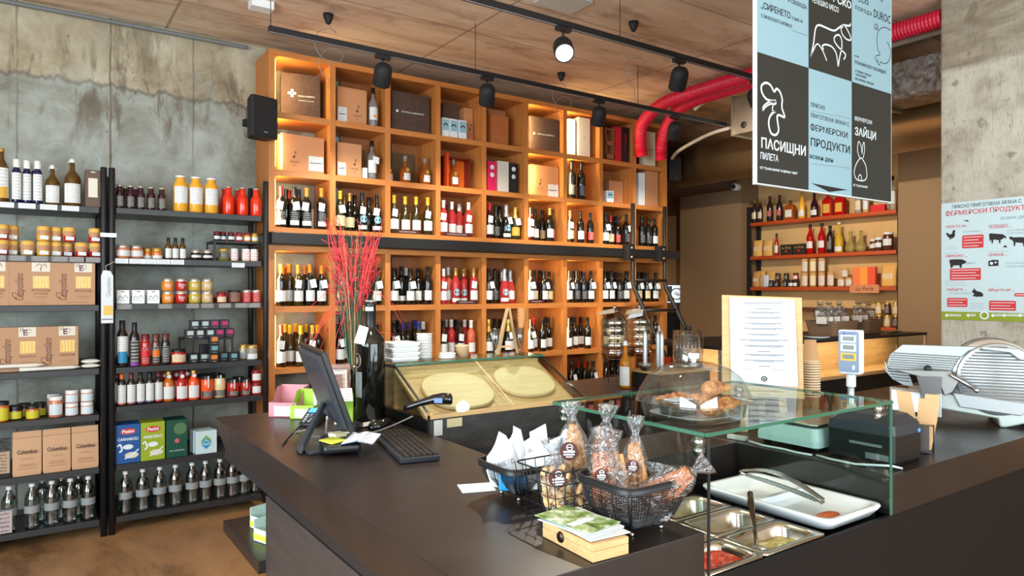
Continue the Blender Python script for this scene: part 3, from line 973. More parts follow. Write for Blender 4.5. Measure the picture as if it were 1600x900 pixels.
def shelving(x0, x1, zs, posts, label, cards):
    u = thing('shelving_unit', (x0, FY, 0))
    tag(u, label, 'shelving unit')
    w = x1 - x0
    for z in zs:
        MB().box(0, w, .0, .40, z - .038, z).box(0, w, .395, .40, z, z + .035).build('shelf', M_SHELF, u, bevel=.002)
    for x in posts:
        for y in (.0, .41):
            MB().lathe([(0, 0), (.019, 0), (.019, 2.33), (.016, 2.335), (0, 2.335)], 14, (x - x0, y, 0)).build('post', M_BLK, u)
    for px, wpx, z, m in cards:
        a = onY(px - wpx / 2, FY)[0] - x0; b = onY(px + wpx / 2, FY)[0] - x0
        MB().box(a, b, -.004, -.001, z - .034, z - .002).build('price_card', m, u, label='white price card' if m == M_CARD else 'grey price card')
    return u


ZA = (2.08, 1.765, 1.463, 1.063, .772, .438, .107)
ZB = (2.085, 1.762, 1.468, 1.06, .81, .438, .107)
xa0, xa1 = -.62, .368
xb0, xb1 = .462, 1.365
shelving(xa0, xa1, ZA, (-.62, .392), 'tall black steel shelving unit with pasta boxes and coffee bags, partly cut off',
         [(10, 24, 2.08, M_CARD), (42, 27, 2.08, M_CARD), (76, 27, 2.08, M_CARD), (110, 27, 2.08, M_CARD)] +
         [(x, 27, 1.765, M_CLEARCARD) for x in (-4, 27, 62, 94, 120, 145)])
shelving(xb0, xb1, ZB, (.437, 1.395), 'tall black steel shelving unit with juices, sauces and water beside the wine cabinet',
         [(189, 23, 1.762, M_CARD), (213, 22, 1.762, M_CARD), (234, 20, 1.762, M_CARD), (255, 21, 1.762, M_CARD), (277, 21, 1.762, M_CARD), (372, 20, 1.75, M_CARD),
          (194, 24, 1.468, M_CLEARCARD), (258, 22, 1.468, M_CLEARCARD), (301, 20, 1.468, M_CLEARCARD), (324, 20, 1.468, M_CLEARCARD), (351, 20, 1.468, M_CLEARCARD), (377, 20, 1.468, M_CLEARCARD), (397, 19, 1.468, M_CLEARCARD)])
# clamp joining the two posts
m = MB().lathe([(0, 0), (.008, 0), (.008, .075), (0, .075)], 8, (.378, FY - .022, 1.905), 0, True, 'x').box(.372, .46, FY - .03, FY - .022, 1.893, 1.917)
tag(m.build('post_clamp', M_STEEL), 'small steel clamp joining the posts of the two black shelving units', 'clamp')
# white bottle-shaped tag
m = MB()
a = onY(158, 5.05)[0]; b = onY(177, 5.05)[0]; zt, zb = 1.55 + 31 * .0041, 1.55 - 49 * .0041
cx = (a + b) / 2; hw = (b - a) / 2
m.prism([(cx - hw, zb), (cx + hw, zb), (cx + hw, zt - .03), (cx + hw - .015, zt), (cx - hw + .012, zt + .005), (cx - hw, zt - .03)], 5.052, 5.06)
m.card(cx - .02, cx + .03, zb + .05, zb + .11, 5.051, 1)
m.card(cx - .03, cx + .03, zb + .02, zb + .028, 5.051, 2)
m.text('Compostilano', .035, cx + .008, zt - .10, 5.051, 2, fit=.12, rot=90)
m.tube([(cx, 5.056, zt - .01), (cx - .01, 5.05, zt + .03), (cx + .04, 5.05, zt + .06)], .002, 5, 3)
o = m.build('bottle_shaped_tag', [M_PAPER, mat('pasta_yellow', (222, 184, 92), .6), M_GREYINK, M_STRING])
tag(o, 'white hanging bottle-shaped product tag with yellow window, tied to the shelving posts', 'tag')

# ------------------------------------------------------------ jars, bottles, cartons
LIDS = {'w': mat('white_lid', (222, 222, 218), .4), 's': mat('silver_lid', (196, 194, 186), .3, .7), 'g': mat('gold_lid', (196, 160, 84), .35, .6),
        'k': mat('black_lid', (28, 27, 28), .4), 'y': mat('yellow_lid', (224, 176, 82), .6), 'r': mat('maroon_lid', (112, 26, 34), .4), 'o': mat('orange_lid', (222, 110, 42), .4)}
FOOD = {'red': mat('red_preserve', (176, 32, 26), .2, coat=.6), 'or': mat('orange_preserve', (222, 130, 36), .2, coat=.6), 'yg': mat('yellow_green_preserve', (190, 164, 50), .2, coat=.6),
        'be': mat('beige_preserve', (196, 164, 110), .25, coat=.6), 'br': mat('brown_preserve', (86, 46, 32), .2, coat=.6), 'dk': mat('dark_preserve', (38, 26, 24), .2, coat=.6),
        'sa': mat('salmon_paste', (196, 124, 90), .3, coat=.5), 'cr': mat('cream_sauce', (224, 196, 140), .25, coat=.5), 'am': mat('amber_honey', (196, 106, 32), .15, coat=.6),
        'pu': mat('purple_black_juice', (48, 18, 30), .12, coat=.6), 'oj': mat('orange_yellow_juice', (228, 164, 48), .2, coat=.5), 'tj': mat('tomato_juice', (224, 48, 20), .2, coat=.5),
        'og': mat('orange_sauce', (230, 84, 34), .2, coat=.5), 'gr': mat('olive_pickle', (122, 112, 50), .2, coat=.6), 'cl': mat('clear_glass_jar', (196, 190, 176), .1, 0, .5, 1.3),
        'oi': mat('olive_oil_dark', (84, 58, 14), .08, coat=.6), 'bl': BODY['b'], 'pk': mat('pink_carton', (220, 80, 120), .5)}
LBJ = {'w': M_LBL, 'y': mat('yellow_green_label', (196, 190, 50), .6), 'd': printed('dark_jar_label', (52, 46, 44), (206, 204, 196), 4, .45, 5, 4), 'k': printed('kraft_jar_label', (190, 140, 96), (96, 56, 36), 4, .5, 5, 2),
       'r': printed('red_jar_label', (168, 32, 36), (226, 210, 196), 5, .5, 5, 8), 'm': printed('maroon_jar_label', (96, 40, 32), (210, 190, 160), 5, .5, 5, 8), 'c': printed('cream_jar_label', (220, 206, 170), (150, 60, 50), 3, .5, 4, 6),
       'b': printed('blue_speck_label', (206, 220, 226), (60, 96, 140), 5, .55, 6, 3)}


def jar(r, h, food, lid, lab, lidh=.018, lz=(.2, .75), cloth=False, waist=0, name='jar', tie=False):
    def mk():
        b = h - lidh
        root = MB().lathe([(0, 0), (r * .9, 0), (r, .005), (r, b * .82), (r * .93, b * .93), (r * .86, b), (0, b)], 18).build(name, FOOD[food])
        rl = r * .95
        if cloth:
            prof = [(r * 1.02, b - .016), (r * .98, b), (r * 1.0, b + .004), (r * .96, h), (r * .5, h + .003), (0, h + .003)]
        else: prof = [(rl, b - .004), (rl, h - .002), (rl - .003, h), (0, h)]
        MB().lathe(prof, 18).build('lid', LIDS[lid], root)
        if lab:
            MB().arc(r + .0008, b * lz[0], b * lz[1], -150, -30).build('jar_label', LBJ[lab], root)
        if cloth:
            MB().quad((-.02, -r - .005, b * .12), (.024, -r - .005, b * .1), (.025, -r - .003, b * .42), (-.019, -r - .003, b * .45)).build('price_sticker', M_PAPER, root)
            MB().lathe([(r * .985, b - .012), (r * 1.03, b - .009), (r * .985, b - .006)], 18).build('string', M_STRING, root)
        if tie:
            MB().card(-.004, .004, b * .55, h - .002, -r - .003).build('paper_strap', M_PAPER, root)
        return root
    return mk


def bottle(h, r, food, cap, lab='w', neck=.3, nr=.32, lz=(.15, .6), caph=.03, capr=None, name='bottle', swing=False, strip=None, body=None):
    def mk():
        s = h * (1 - neck)
        k = r * nr
        root = MB().lathe([(0, 0), (r * .92, 0), (r, .005), (r, s * .86), (r * .92, s * .95), (r * .62, s + h * neck * .14), (k * 1.1, s + h * neck * .36), (k, s + h * neck * .5), (k, h - .004), (0, h - .004)], 18).build(name, body or FOOD[food])
        if swing:
            MB().lathe([(k * 1.25, h - .012), (k * 1.25, h - .003), (k, h + .006), (k * .8, h + .014), (0, h + .014)], 12).build('stopper', LIDS['w'], root)
            MB().tube([(-k * 1.3, 0, h - .03), (-k * 1.7, 0, h - .01), (-k, 0, h + .01), (k, 0, h + .01), (k * 1.7, 0, h - .01), (k * 1.3, 0, h - .03)], .0014, 5).build('wire_bail', M_STEEL, root)
        else:
            cr = capr or k * 1.18
            MB().lathe([(cr, h - caph), (cr, h - .002), (cr - .002, h), (0, h)], 14).build('cap', LIDS[cap] if cap in LIDS else CAPS[cap], root)
        if lab:
            MB().arc(r + .0008, s * lz[0], s * lz[1], -152, -28, 10).build('bottle_label', LBJ[lab], root)
        if strip:
            z0, z1, m = strip
            MB().arc(r + .0012, s * z0, s * z1, -140, -40, 8).build('colour_band', m, root)
        return root
    return mk


def water():
    root = MB().lathe([(0, 0), (.034, 0), (.038, .006), (.039, .02), (.0355, .045), (.0355, .085), (.039, .10), (.0395, .135), (.0395, .165), (.038, .185), (.032, .207), (.022, .227), (.0155, .24), (.0145, .25), (.0145, .262), (0, .262)], 24).build('water_bottle', glass('clear_water_bottle', (206, 216, 216), 1.5, .04, 0, 1, .13))
    MB().lathe([(0, .004), (.036, .006), (.0375, .02), (.034, .045), (.034, .085), (.0375, .1), (.0378, .16), (.036, .185), (.03, .205), (0, .207)], 20).build('water', mat('still_water', (236, 242, 242), .02, 0, 1, 1.2), root)
    MB().arc(.0403, .098, .142, -180, 0, 14).build('bottle_label', printed('pale_silver_label', (146, 154, 156), (110, 116, 120), 4, .5, 6), root)
    MB().lathe([(.0165, .252), (.0165, .272), (.014, .274), (0, .274)], 12).build('cap', LIDS['w'], root)
    return root


def SX(px, Y=FY + .05):
    return onY(px, Y)[0]


taken, fresh = [], []


def at(key, mk, px, z, label, cat, r=.04, group=None, sc=None, Y=None, rz=0):
    Y = Y or FY + r + .012
    if key not in PROTO: PROTO[key] = mk(); fresh.append(key)
    me = PROTO[key].data
    if me:
        xs = [v.co.x for v in me.vertices]; ys = [v.co.y for v in me.vertices]
        if abs(max(ys) + min(ys)) < .002:
            rad = max(xs) * 1.012 + .0008
            for _ in range(40):
                if all(abs(z - c) > .07 or math.hypot(SX(px, Y) - a, Y - b) > rad + q for a, b, c, q in taken): break
                Y += .004
            taken.append((SX(px, Y), Y, z, rad))
    return put(key, mk, (SX(px, Y), Y, z), rz, label, cat, group, sc)


A, B = [z + .0012 for z in ZA], [z + .0012 for z in ZB]
# unit A, top
at('sunoil', bottle(.32, .04, 'oi', 'g', 'w', .3, .35, (.1, .9), .02, strip=(.1, .4, MATS['mustard_label'])), 2, A[0], 'dark oil bottle with yellow and white label, at the left end of shelf', 'bottle')
for i, px in enumerate((26, 42, 59)):
    at('blue', bottle(.262, .0255, 'bl', 'w', 'w', .24, .62, (.1, .9), .05, .019), px, A[0], f'dark blue square-shouldered bottle with white cap, {NTH[i]} of the front three', 'bottle', .03, 'blue oil bottles')
at('blue', None, 54, A[0], 'dark blue bottle with white cap, half hidden behind the front three', 'bottle', Y=FY + .13)
at('swing1', bottle(.235, .039, 'oi', 'w', 'w', .33, .3, (.08, .75), name='swing_top_bottle', swing=True), 82, A[0], 'small swing-top oil bottle with white label beside the larger one', 'bottle', .045)
at('swing2', bottle(.285, .047, 'oi', 'w', 'w', .32, .3, (.1, .72), name='swing_top_bottle', swing=True), 113, A[0], 'large swing-top oil bottle with white label on the top shelf', 'bottle', .055)
x = SX(144.5); o = MB().box(-.041, .041, 0, .09, 0, .232).build('gift_carton', M_TAUPE, None, (x, FY + .012, A[0]), (0, 0, 0), .002)
MB().card(-.025, .025, .06, .18, -.001).card(-.012, .012, .215, .222, -.001).build('window_panel', mat('cream_panel', (214, 208, 190), .6), o)
tag(o, 'tall taupe carton with cream panel at the right end of top shelf', 'carton')
# cloth-topped jars
jc = {'yb': ('be', 'y'), 'yr': ('red', 'y'), 'yo': ('oj', 'y'), 'yd': ('br', 'y')}
for tier, lst in ((0, ((3, 'yr'), (19, 'yb'), (43, 'yb'), (68, 'yo'), (87, 'yb'), (105, 'yr'), (127, 'yr'), (149, 'yr'))), (1, ((3, 'yr'), (19, 'yb'), (68, 'yo'), (87, 'yb'), (108, 'yr'), (148, 'yr')))):
    for i, (px, k) in enumerate(lst):
        f, l = jc[k]
        at('cj' + k, jar(.0355, .088, f, l, 'k', .02, (.5, .95), True), px, A[1] + tier * .0925,
           f'jar with yellow cloth lid, {NTH[i]} from left, {"upper" if tier else "lower"} tier of the preserve shelf', 'jar', .043, 'cloth-lidded preserve jars')


# pasta cartons
def pasta(kind, shape):
    def mk():
        w, h, d = (.221, .262, .06) if kind in ('FETTUCCINE', 'FETTUCCINE AI FUNGHI') else (.208, .268, .06)
        root = MB().box(-w / 2, w / 2, 0, d, 0, h).build('pasta_carton', M_KRAFT, None, bevel=.002)
        m = MB()
        m.card(.0, w * .42, h * .78, h * .995, -.001, 0)
        m.card(.006, w * .4, h * .4, h * .68, -.001, 1)
        for k in range(9):
            a = .016 + k * .0085
            m.stroke([(a, h * .42), (a + .003 * math.sin(k * 2.1), h * .54), (a + .002 * math.cos(k * 3), h * .66)], .0045, -.0016, 2 if k % 2 else 1)
        m.text('Compostilano', .06, -w * .27, h * .42, -.0016, 3, fit=h * .62, rot=90, shear=.3)
        m.stroke([(-w * .30, h * .14), (-w * .42, h * .2), (-w * .40, h * .3), (-w * .22, h * .2), (-w * .18, h * .33)], .003, -.0017, 3)
        if 'AI' in kind: m.text('FETTUCCINE', .019, w * .21, h * .34, -.001, 3, fit=w * .42).text('AI FUNGHI', .015, w * .21, h * .27, -.001, 3)
        else: m.text(kind, .019, w * .21, h * .33, -.001, 3, fit=w * .4)
        m.stroke([(w * .05, h * .2), (w * .38, h * .2)], .003, -.001, 4, False).stroke([(w * .1, h * .16), (w * .33, h * .16)], .002, -.001, 4, False)
        m.stroke([(-w * .2, h * .06), (w * .3, h * .06)], .003, -.001, 4, False)
        if 'AI' in kind:
            m.stroke([(w * .1, h * .9), (w * .16, h * .96), (w * .24, h * .92), (w * .3, h * .96), (w * .34, h * .88)], .004, -.0018, 4)
            m.stroke([(w * .2, h * .8), (w * .22, h * .9)], .006, -.0018, 4)
        else:
            for q in (.05, .1): m.stroke([(w * q, h * .99), (w * q, h * .9)], .003, -.0018, 5, False)
            m.text('E', .05, w * .16, h * .87, -.0018, 5, bold=.02).stroke([(w * .24 + .012 * math.cos(t), h * .9 + .012 * math.sin(t)) for t in [i * .7 for i in range(9)]], .0025, -.0018, 5)
        m.build('printed_front', [MATS['cream_panel'], mat('pasta_window', (214, 176, 86), .3), mat('pasta_strands', (240, 214, 140), .5), mat('brown_lettering', (96, 56, 44), .7), mat('faded_brown_print', (150, 106, 80), .7), mat('plum_print', (112, 52, 92), .7)], root)
        return root
    return mk


put('pf1', pasta('FETTUCCINE AI FUNGHI', 0), (SX(49.5, FY + .01), FY + .012, A[2]), 0, 'brown pasta carton printed FETTUCCINE AI FUNGHI with pale pasta window', 'pasta carton')
put('pf2', pasta('FETTUCCINE', 0), (SX(116.5, FY + .01), FY + .012, A[2]), 0, 'brown pasta carton printed FETTUCCINE with yellow pasta window', 'pasta carton')
put('pf1', None, (SX(-22, FY + .01), FY + .012, A[2]), 0, 'brown pasta carton cut off by the left edge, third shelf', 'pasta carton')
put('pt', pasta('TAGLIATELLE', 0), (SX(29, FY + .05), FY + .06, A[3]), 0, 'brown pasta carton printed TAGLIATELLE on the fourth shelf', 'pasta carton')
put('pl', pasta('LINGUINE', 0), (SX(92, FY + .05), FY + .06, A[3]), 0, 'brown pasta carton printed LINGUINE on the fourth shelf', 'pasta carton')
for k, (a, b, z, y) in enumerate(((-40, 70, .045, .016), (30, 126, .0, .012))):
    xa, xb = SX(a, FY), SX(b, FY)
    rings = []
    for i in range(9):
        t = i / 8; x = xa + (xb - xa) * t; wv = .019 if i not in (0, 8) else .014; hv = .012 if i not in (8,) else .003
        rings.append([(x, FY + y + .02 + wv * math.cos(q), A[3] + .0125 + z * .55 + hv * math.sin(q)) for q in [2 * PI * j / 10 for j in range(10)]])
    o = MB().loft(rings).build('pasta_packet', mat('white_paper_packet', (222, 218, 208), .7, bump=.2))
    tag(o, ['long white paper packet lying above another before the pasta cartons', 'long white paper packet lying directly on the fourth shelf edge'][k], 'packet')
for k in range(2):
    rings = []
    for i in range(6):
        t = i / 5; x = SX(127) + .105 * t
        hv = (.004, .012, .014, .014, .011, .003)[i]
        rings.append([(x, FY + .05 + (.04 - .004 * k) * math.cos(q), A[3] + .0145 + k * .029 + hv * math.sin(q)) for q in [2 * PI * j / 12 for j in range(12)]])
    o = MB().loft(rings).build('small_packet', MATS['white_paper_packet'])
    tag(o, f'small puffy white packet, {["under", "on top of"][k]} another at the end of fourth shelf', 'packet')
# fifth shelf
at('tallhoney', jar(.04, .12, 'am', 'k', 'y', .018, (.1, .8)), 2, A[4], 'dark honey jar with yellow label, lower of the stacked pair at left', 'jar')
at('hj1', jar(.036, .085, 'dk', 'k', 'y', .018, (.1, .75)), 24, A[4], 'small dark jar with black lid and yellow label, fifth shelf', 'jar')
at('hj2', jar(.036, .085, 'am', 'k', 'y', .018, (.1, .75)), 51, A[4], 'small amber honey jar with yellow label, fifth shelf', 'jar', Y=FY + .055)
at('hj1', None, 38, A[4], 'small dark jar behind the amber honey jar and its neighbour', 'jar', Y=FY + .16)
at('hj1', None, 62, A[4], 'small dark jar behind the right side of amber honey jar', 'jar', Y=FY + .15)
at('bj1', jar(.038, .128, 'sa', 'w', 'b', .02, (.15, .75)), 87, A[4], 'tall salmon-coloured spread jar with white lid, fifth shelf', 'jar', .042)
at('bj1', None, 84, A[4], 'tall jar with white lid directly behind the salmon spread jar', 'jar', Y=FY + .15)
bj2 = jar(.0365, .079, 'sa', 'w', 'b', .018, (.1, .85))
for px, nm in ((112, 'left'), (136, 'right')):
    for t in (0, 1):
        at('bj2', bj2, px, A[4] + t * .0805, f'small jar with speckled white label, {"upper" if t else "lower"} of the {nm} stack', 'jar', .041, 'stacked spread jars')


# coffee bags
def coffee():
    w, h = .145, .262
    rings = []
    for z, dy, k in ((0, .04, .96), (.02, .042, 1), (.12, .036, 1), (.2, .016, 1), (.235, .004, 1), (h, .003, 1)):
        rings.append([(w / 2 * k * x, .045 + dy * y, z) for x, y in ((-1, -1), (-.5, -1.06), (0, -1.08), (.5, -1.06), (1, -1), (1, 1), (.5, 1.06), (0, 1.08), (-.5, 1.06), (-1, 1))])
    root = MB().loft(rings, sm=False).build('coffee_bag', M_KRAFT2, None, bevel=.003)
    m = MB().text('Columbus', .034, 0, .145, -.004, 0, bold=.015, fit=.1)
    for z, q in ((.105, .03), (.07, .04), (.06, .045), (.045, .05)): m.stroke([(-q, z), (q, z)], .002, -.004, 1, False)
    m.build('lettering', [M_INK, MATS['faded_brown_print']], root)
    MB().box(-w / 2, w / 2, .036, .052, .222, .226).build('sealed_fold', mat('kraft_fold', (170, 128, 94), .8), root)
    return root


for i, px in enumerate((42.5, 89, 133.5)):
    at('coffee', coffee, px, A[5], f'kraft paper coffee bag printed Columbus, {NTH[i]} from left of three', 'coffee bag', 0, 'Columbus coffee bags', Y=FY + .005 + .02 * (2 - i) * 0)
rings = [[(SX(-6) + .07 * x, FY + .05 + dy * y, A[5] + z) for x, y in ((-1, -1), (1, -1), (1, 1), (-1, 1))] for z, dy in ((0, .03), (.1, .034), (.2, .004), (.235, .003))]
o = MB().loft(rings, sm=False).build('snack_bag', mat('black_foil_bag', (40, 36, 38), .35, .3, bump=.3))
MB().card(SX(-6) - .05, SX(-6) + .066, A[5] + .03, A[5] + .16, FY + .012).build('printed_front', printed('beige_black_print', (176, 150, 126), (40, 34, 34), 4, .45, 3), o)
tag(o, 'black and beige foil snack bag at the left end of coffee shelf', 'snack bag')
# water
for i, px in enumerate((14, 50, 81, 110, 138)):
    at('water', water, px, A[6], f'clear glass water bottle, {NTH[i]} from left, left shelving unit, bottom shelf front row', 'water bottle', .043, 'water bottles on left unit')
for i, px in enumerate((66, 96, 123)):
    at('water', water, px, A[6], f'clear glass water bottle, {NTH[i]} from left in back row of left unit', 'water bottle', .043, 'water bottles on left unit', Y=FY + .17)
xx = SX(4, FY - .03)
o = MB().box(xx - .05, xx + .045, FY - .014, FY - .008, .12, .25).build('leaflet', printed('mauve_leaflet', (186, 168, 170), (60, 50, 60), 3, .45, 3, 7))
tag(o, 'mauve printed leaflet propped before the water bottles at the lower left', 'leaflet')

# ------------------------------------------------------------ unit B
for i, px in enumerate((187, 204, 220, 236, 253)):
    at('juice', bottle(.152, .0265, 'pu', 's', 'd', .28, .62, (.1, .7), .012), px, B[0], f'small purple juice bottle, {NTH[i]} from left in the front row', 'bottle', .03, 'small purple juice bottles')
for i, px in enumerate((180, 196, 212)):
    at('juice', None, px, B[0], f'small purple juice bottle, {NTH[i]} from left in the back row', 'bottle', .03, 'small purple juice bottles', Y=FY + .13)
for i, px in enumerate((282, 306, 330)):
    at('oj', bottle(.245, .044, 'oj', 'w', 'w', .16, .62, (.28, .82), .014), px, B[0], f'large orange juice bottle with white label, {["left", "middle", "right"][i]} one of three', 'bottle', .046, 'orange juice bottles')
for i, px in enumerate((357, 379, 400)):
    at('tj', bottle(.20, .038, 'tj', 's', None, .36, .5, (0, 0), .012, body=None), px, B[0], f'bright red tomato juice bottle, {NTH[i]} from left in the front row', 'bottle', .04, 'tomato juice bottles')
for i, px in enumerate((351, 371)):
    at('tj', None, px, B[0], f'red tomato juice bottle, {NTH[i]} from left in the back row', 'bottle', .04, 'tomato juice bottles', Y=FY + .15)
for i, px in enumerate((192, 213)):
    at('sal', jar(.042, .088, 'sa', 's', 'w', .014, (.2, .7)), px, B[1], f'salmon pate jar with silver lid and white label, {["left", "right"][i]} of two', 'jar', .043, 'salmon pate jars')
for i, px in enumerate((231, 245.5)):
    at('sal2', jar(.032, .074, 'am', 'g', 'w', .016, (.05, .4)), px, B[1], f'small amber jar with gold lid on second shelf, {["left", "right"][i]} of two', 'jar', .034, 'small amber jars')
for i, px in enumerate((263, 274, 285.5)):
    at('smo', bottle(.145, .02, 'oi', 'k', 'w', .34, .45, (.1, .75), .035), px, B[1], f'small square oil bottle with black cap, {["left", "middle", "right"][i]} of three', 'bottle', .022, 'small oil bottles')
for i, px in enumerate((306, 324)):
    at('dkj', jar(.034, .072, 'dk', 's', 'w', .018, (.3, .6)), px, B[1], f'squat jar of dark truffle slices, {["left", "right"][i]} of two, second shelf', 'jar', .036, 'dark truffle jars')


def riser(px0, px1, z, h, label):
    a, b = SX(px0, FY + .03), SX(px1, FY + .03)
    m = MB().box(a, b, FY + .055, FY + .30, z + h - .014, z + h)
    for x in (a, b - .012):
        for y in (FY + .055, FY + .288): m.box(x, x + .012, y, y + .012, z, z + h - .014)
    return tag(m.build('display_riser', M_BLK), label, 'riser')


riser(335, 410, B[1], .14, 'black steel riser table on the second shelf carrying small jam jars')
for i, (px, f) in enumerate(((339, 'dk'), (348, 'pu'), (361, 'pu'), (373.5, 'red'), (386, 'or'), (398, 'yg'))):
    at('mini' + f, jar(.023, .064, f, 'r' if f != 'yg' else 'g', 'w', .014, (.2, .65)), px, B[1] + .141, f'miniature jam jar, {NTH[i]} from left on the upper black riser', 'jar', .075, 'miniature jam jars')
at('green', jar(.036, .085, 'gr', 'g', 'd', .012, (.25, .8)), 349, B[1], 'round jar of green olives under the riser table, second shelf', 'jar', Y=FY + .075)
for i, px in enumerate((366, 384, 397)):
    at('can' + str(i > 0), jar(.027 if i else .025, .088, 'cr', 'w', None, .012), px, B[1], f'white and pink fruit canister under the riser, {NTH[i]} from left', 'canister', .036, 'fruit canisters', Y=FY + .075)
for o in [q for q in COL.objects if q.get('group') == 'fruit canisters']:
    MB().arc(.0285 if o['label'].find('first') < 0 else .0262, .008, .07, -150, -30).build('printed_label', printed('pink_fruit_print', (228, 222, 224), (206, 40, 84), 2, .42, 2, 5), o)
# third shelf
for i, px in enumerate((192, 216, 239.5)):
    w = .072
    for k in (0, 1):
        if i == 0 and k: continue
        o = MB().box(-w / 2, w / 2, 0, .05, 0, .088).build('biscuit_carton', M_WHITE, None, (SX(px - 5 * k, FY + .02 + .06 * k), FY + .015 + .06 * k, B[2]), (0, 0, R(-12)), .002)
        m = MB().stroke([(-.028, .02), (-.018, .05), (0, .035), (.015, .055), (.028, .03)], .004, -.001, 0).stroke([(-.02, .025), (.02, .02)], .003, -.001, 0).card(-.01, .01, .075, .08, -.001, 1)
        m.build('printed_drawing', [M_GREYINK, MATS['brown_lettering']], o)
        tag(o, f'white carton with ink drawing, {["left", "middle", "right"][i]} of three {"in front" if not k else "standing behind another"}, third shelf', 'carton', 'drawn cartons')
for i, (px, f) in enumerate(((262, 'or'), (283, 'red'), (304, 'yg'), (323.5, 'be'))):
    for t in (0, 1):
        nm = {'or': 'orange', 'red': 'red', 'yg': 'yellow green', 'be': 'beige'}[f]
        at('st' + f, jar(.0385, .083, f, 's', None, .016), px, B[2] + t * .0845, f'{nm} spread jar with silver lid, {"upper" if t else "lower"} of its stacked pair, third shelf', 'jar', .04)
for o in [q for q in COL.objects if q.get('label', '').find('of its stacked pair, third') > 0]:
    o2 = MB().text('Piatto', .016, 0, .04, -.0395, 0).stroke([(-.014, .028), (.014, .028)], .003, -.0395, 0, False).stroke([(-.01, .018), (.01, .018)], .003, -.0395, 0, False)
    o2.build('white_print', M_WINK, o)
at('cloth', jar(.033, .075, 'red', 'r', 'c', .015, (.1, .7), False), 346, B[2], 'dark red preserve jar with cream paper wrap, third shelf', 'jar', .038)
at('wide', jar(.046, .088, 'br', 'k', 'm', .012, (.08, .95)), 366, B[2], 'wide brown jar with maroon label, third shelf', 'jar', .048)
for i, px in enumerate((385, 400)):
    at('redtin', jar(.031, .09, 'red', 's', 'r', .012, (.05, .95)), px, B[2], f'red labelled tomato jar, {["left", "right"][i]} of two at the shelf end', 'jar', .034, 'red tomato jars')
# fourth shelf
at('vin1', bottle(.30, .0345, 'dk', 'k', 'w', .27, .42, (.35, .9), .05, strip=(.12, .45, mat('turquoise_band', (44, 130, 170), .5))), 191, B[3], 'tall black vinegar bottle with white and turquoise label', 'bottle', .039)
at('vin2', bottle(.285, .0315, 'dk', 'k', 'd', .27, .42, (.1, .8), .05, strip=(.02, .12, mat('violet_band', (130, 60, 150), .5))), 210, B[3], 'black square-shouldered vinegar bottle with green and violet print', 'bottle', .036)
for i, (px, f, l) in enumerate(((227, 'red', 'r'), (243.5, 'br', 'd'), (258.5, 'dk', 'd'))):
    at('bbq' + str(i), bottle(.205, .030 if i < 1 else .027, f, 'r' if i < 1 else 'n', l, .2, .72, (.08, .75), .035, strip=(.35, .6, mat(['hot_red', 'hot_orange', 'smoky_grey'][i] + '_band', [(206, 30, 40), (226, 110, 30), (110, 110, 112)][i], .5))), px, B[3], f'{["wide red ketchup bottle", "barbecue sauce bottle with orange band", "dark smoky sauce bottle with grey band"][i]} on the fourth shelf', 'sauce bottle', .036)
at('chili', jar(.047, .098, 'red', 'k', 'c', .014, (.15, .75)), 278.5, B[3], 'wide red pepper jar with cream label, fourth shelf', 'jar', .05)
riser(290, 366, B[3], .165, 'black steel riser on the fourth shelf carrying small black tins')


def cube(s, m):
    def mk():
        root = MB().box(-s / 2, s / 2, 0, s, 0, s).build('tea_tin', mat('black_tin', (24, 22, 22), .35), None, bevel=.0015)
        MB().card(-s * .32, s * .32, s * .38, s * .85, -.0008).card(-s * .2, s * .2, s * .12, s * .18, -.0008).build('label', m, root)
        return root
    return mk


MT = {'w': mat('pale_tin_label', (176, 190, 190), .5), 'p': mat('magenta_label', (176, 36, 100), .5), 'm': mat('patchwork_label', (206, 120, 50), .5), 'b': mat('sea_green_label', (96, 150, 160), .5)}
s = .0605
for i, (px, k) in enumerate(((305, 'w'), (321, 'w'), (336, 'p'), (351.5, 'p'))):
    at('tin' + k, cube(s, MT[k]), px, B[3] + .167 + s + .001, f'black cube tin, {["white", "magenta"][k == "p"]} label, {NTH[i]} from left in topmost row', 'tin', .0, 'black cube tins', Y=FY + .062)
for i, (px, k) in enumerate(((297.5, 'w'), (313, 'w'), (329, 'w'), (344, 'p'), (359.5, 'p'))):
    at('tin' + k, cube(s, MT[k]), px, B[3] + .166, f'black cube tin, {["white", "magenta"][k == "p"]} label, {NTH[i]} from left in second row', 'tin', .0, 'black cube tins', Y=FY + .058)
for i, (px, k) in enumerate(((303, 'w'), (319.5, 'w'), (335, 'm'), (350.5, 'b'), (366, 'b'))):
    at('tin' + k, cube(s, MT[k]), px, B[3], f'black cube tin, {NTH[i]} from left in the row standing on fourth shelf', 'tin', .0, 'black cube tins', Y=FY + .07 if i in (0, 1, 3) else FY - .012 + (.03 if i == 4 else .2))
for j in (1, 2):
    at('tinb' if j == 1 else 'tinm', None, 335.5, B[3] + (s + .001) * j, f'black cube tin, {["", "middle", "top"][j]} of the short tower before the riser', 'tin', .0, 'black cube tins', Y=FY - .012)
at('tinm', None, 335, B[3], 'black cube tin with patchwork label, foot of the short tower', 'tin', .0, 'black cube tins', Y=FY - .012)
at('tintall', lambda: (lambda r_: r_)(MB().box(-.028, .028, 0, .05, 0, .115).build('tea_tin', MATS['black_tin'], None, bevel=.0015)), 320, B[3], 'tall plain black tin beside the short tower, fourth shelf', 'tin', 0, Y=FY + .125)
at('glj', jar(.038, .105, 'cl', 'g', 'w', .016, (.1, .5)), 393.5, B[3], 'clear jar of white sweets with gold lid, fourth shelf', 'jar', .04)
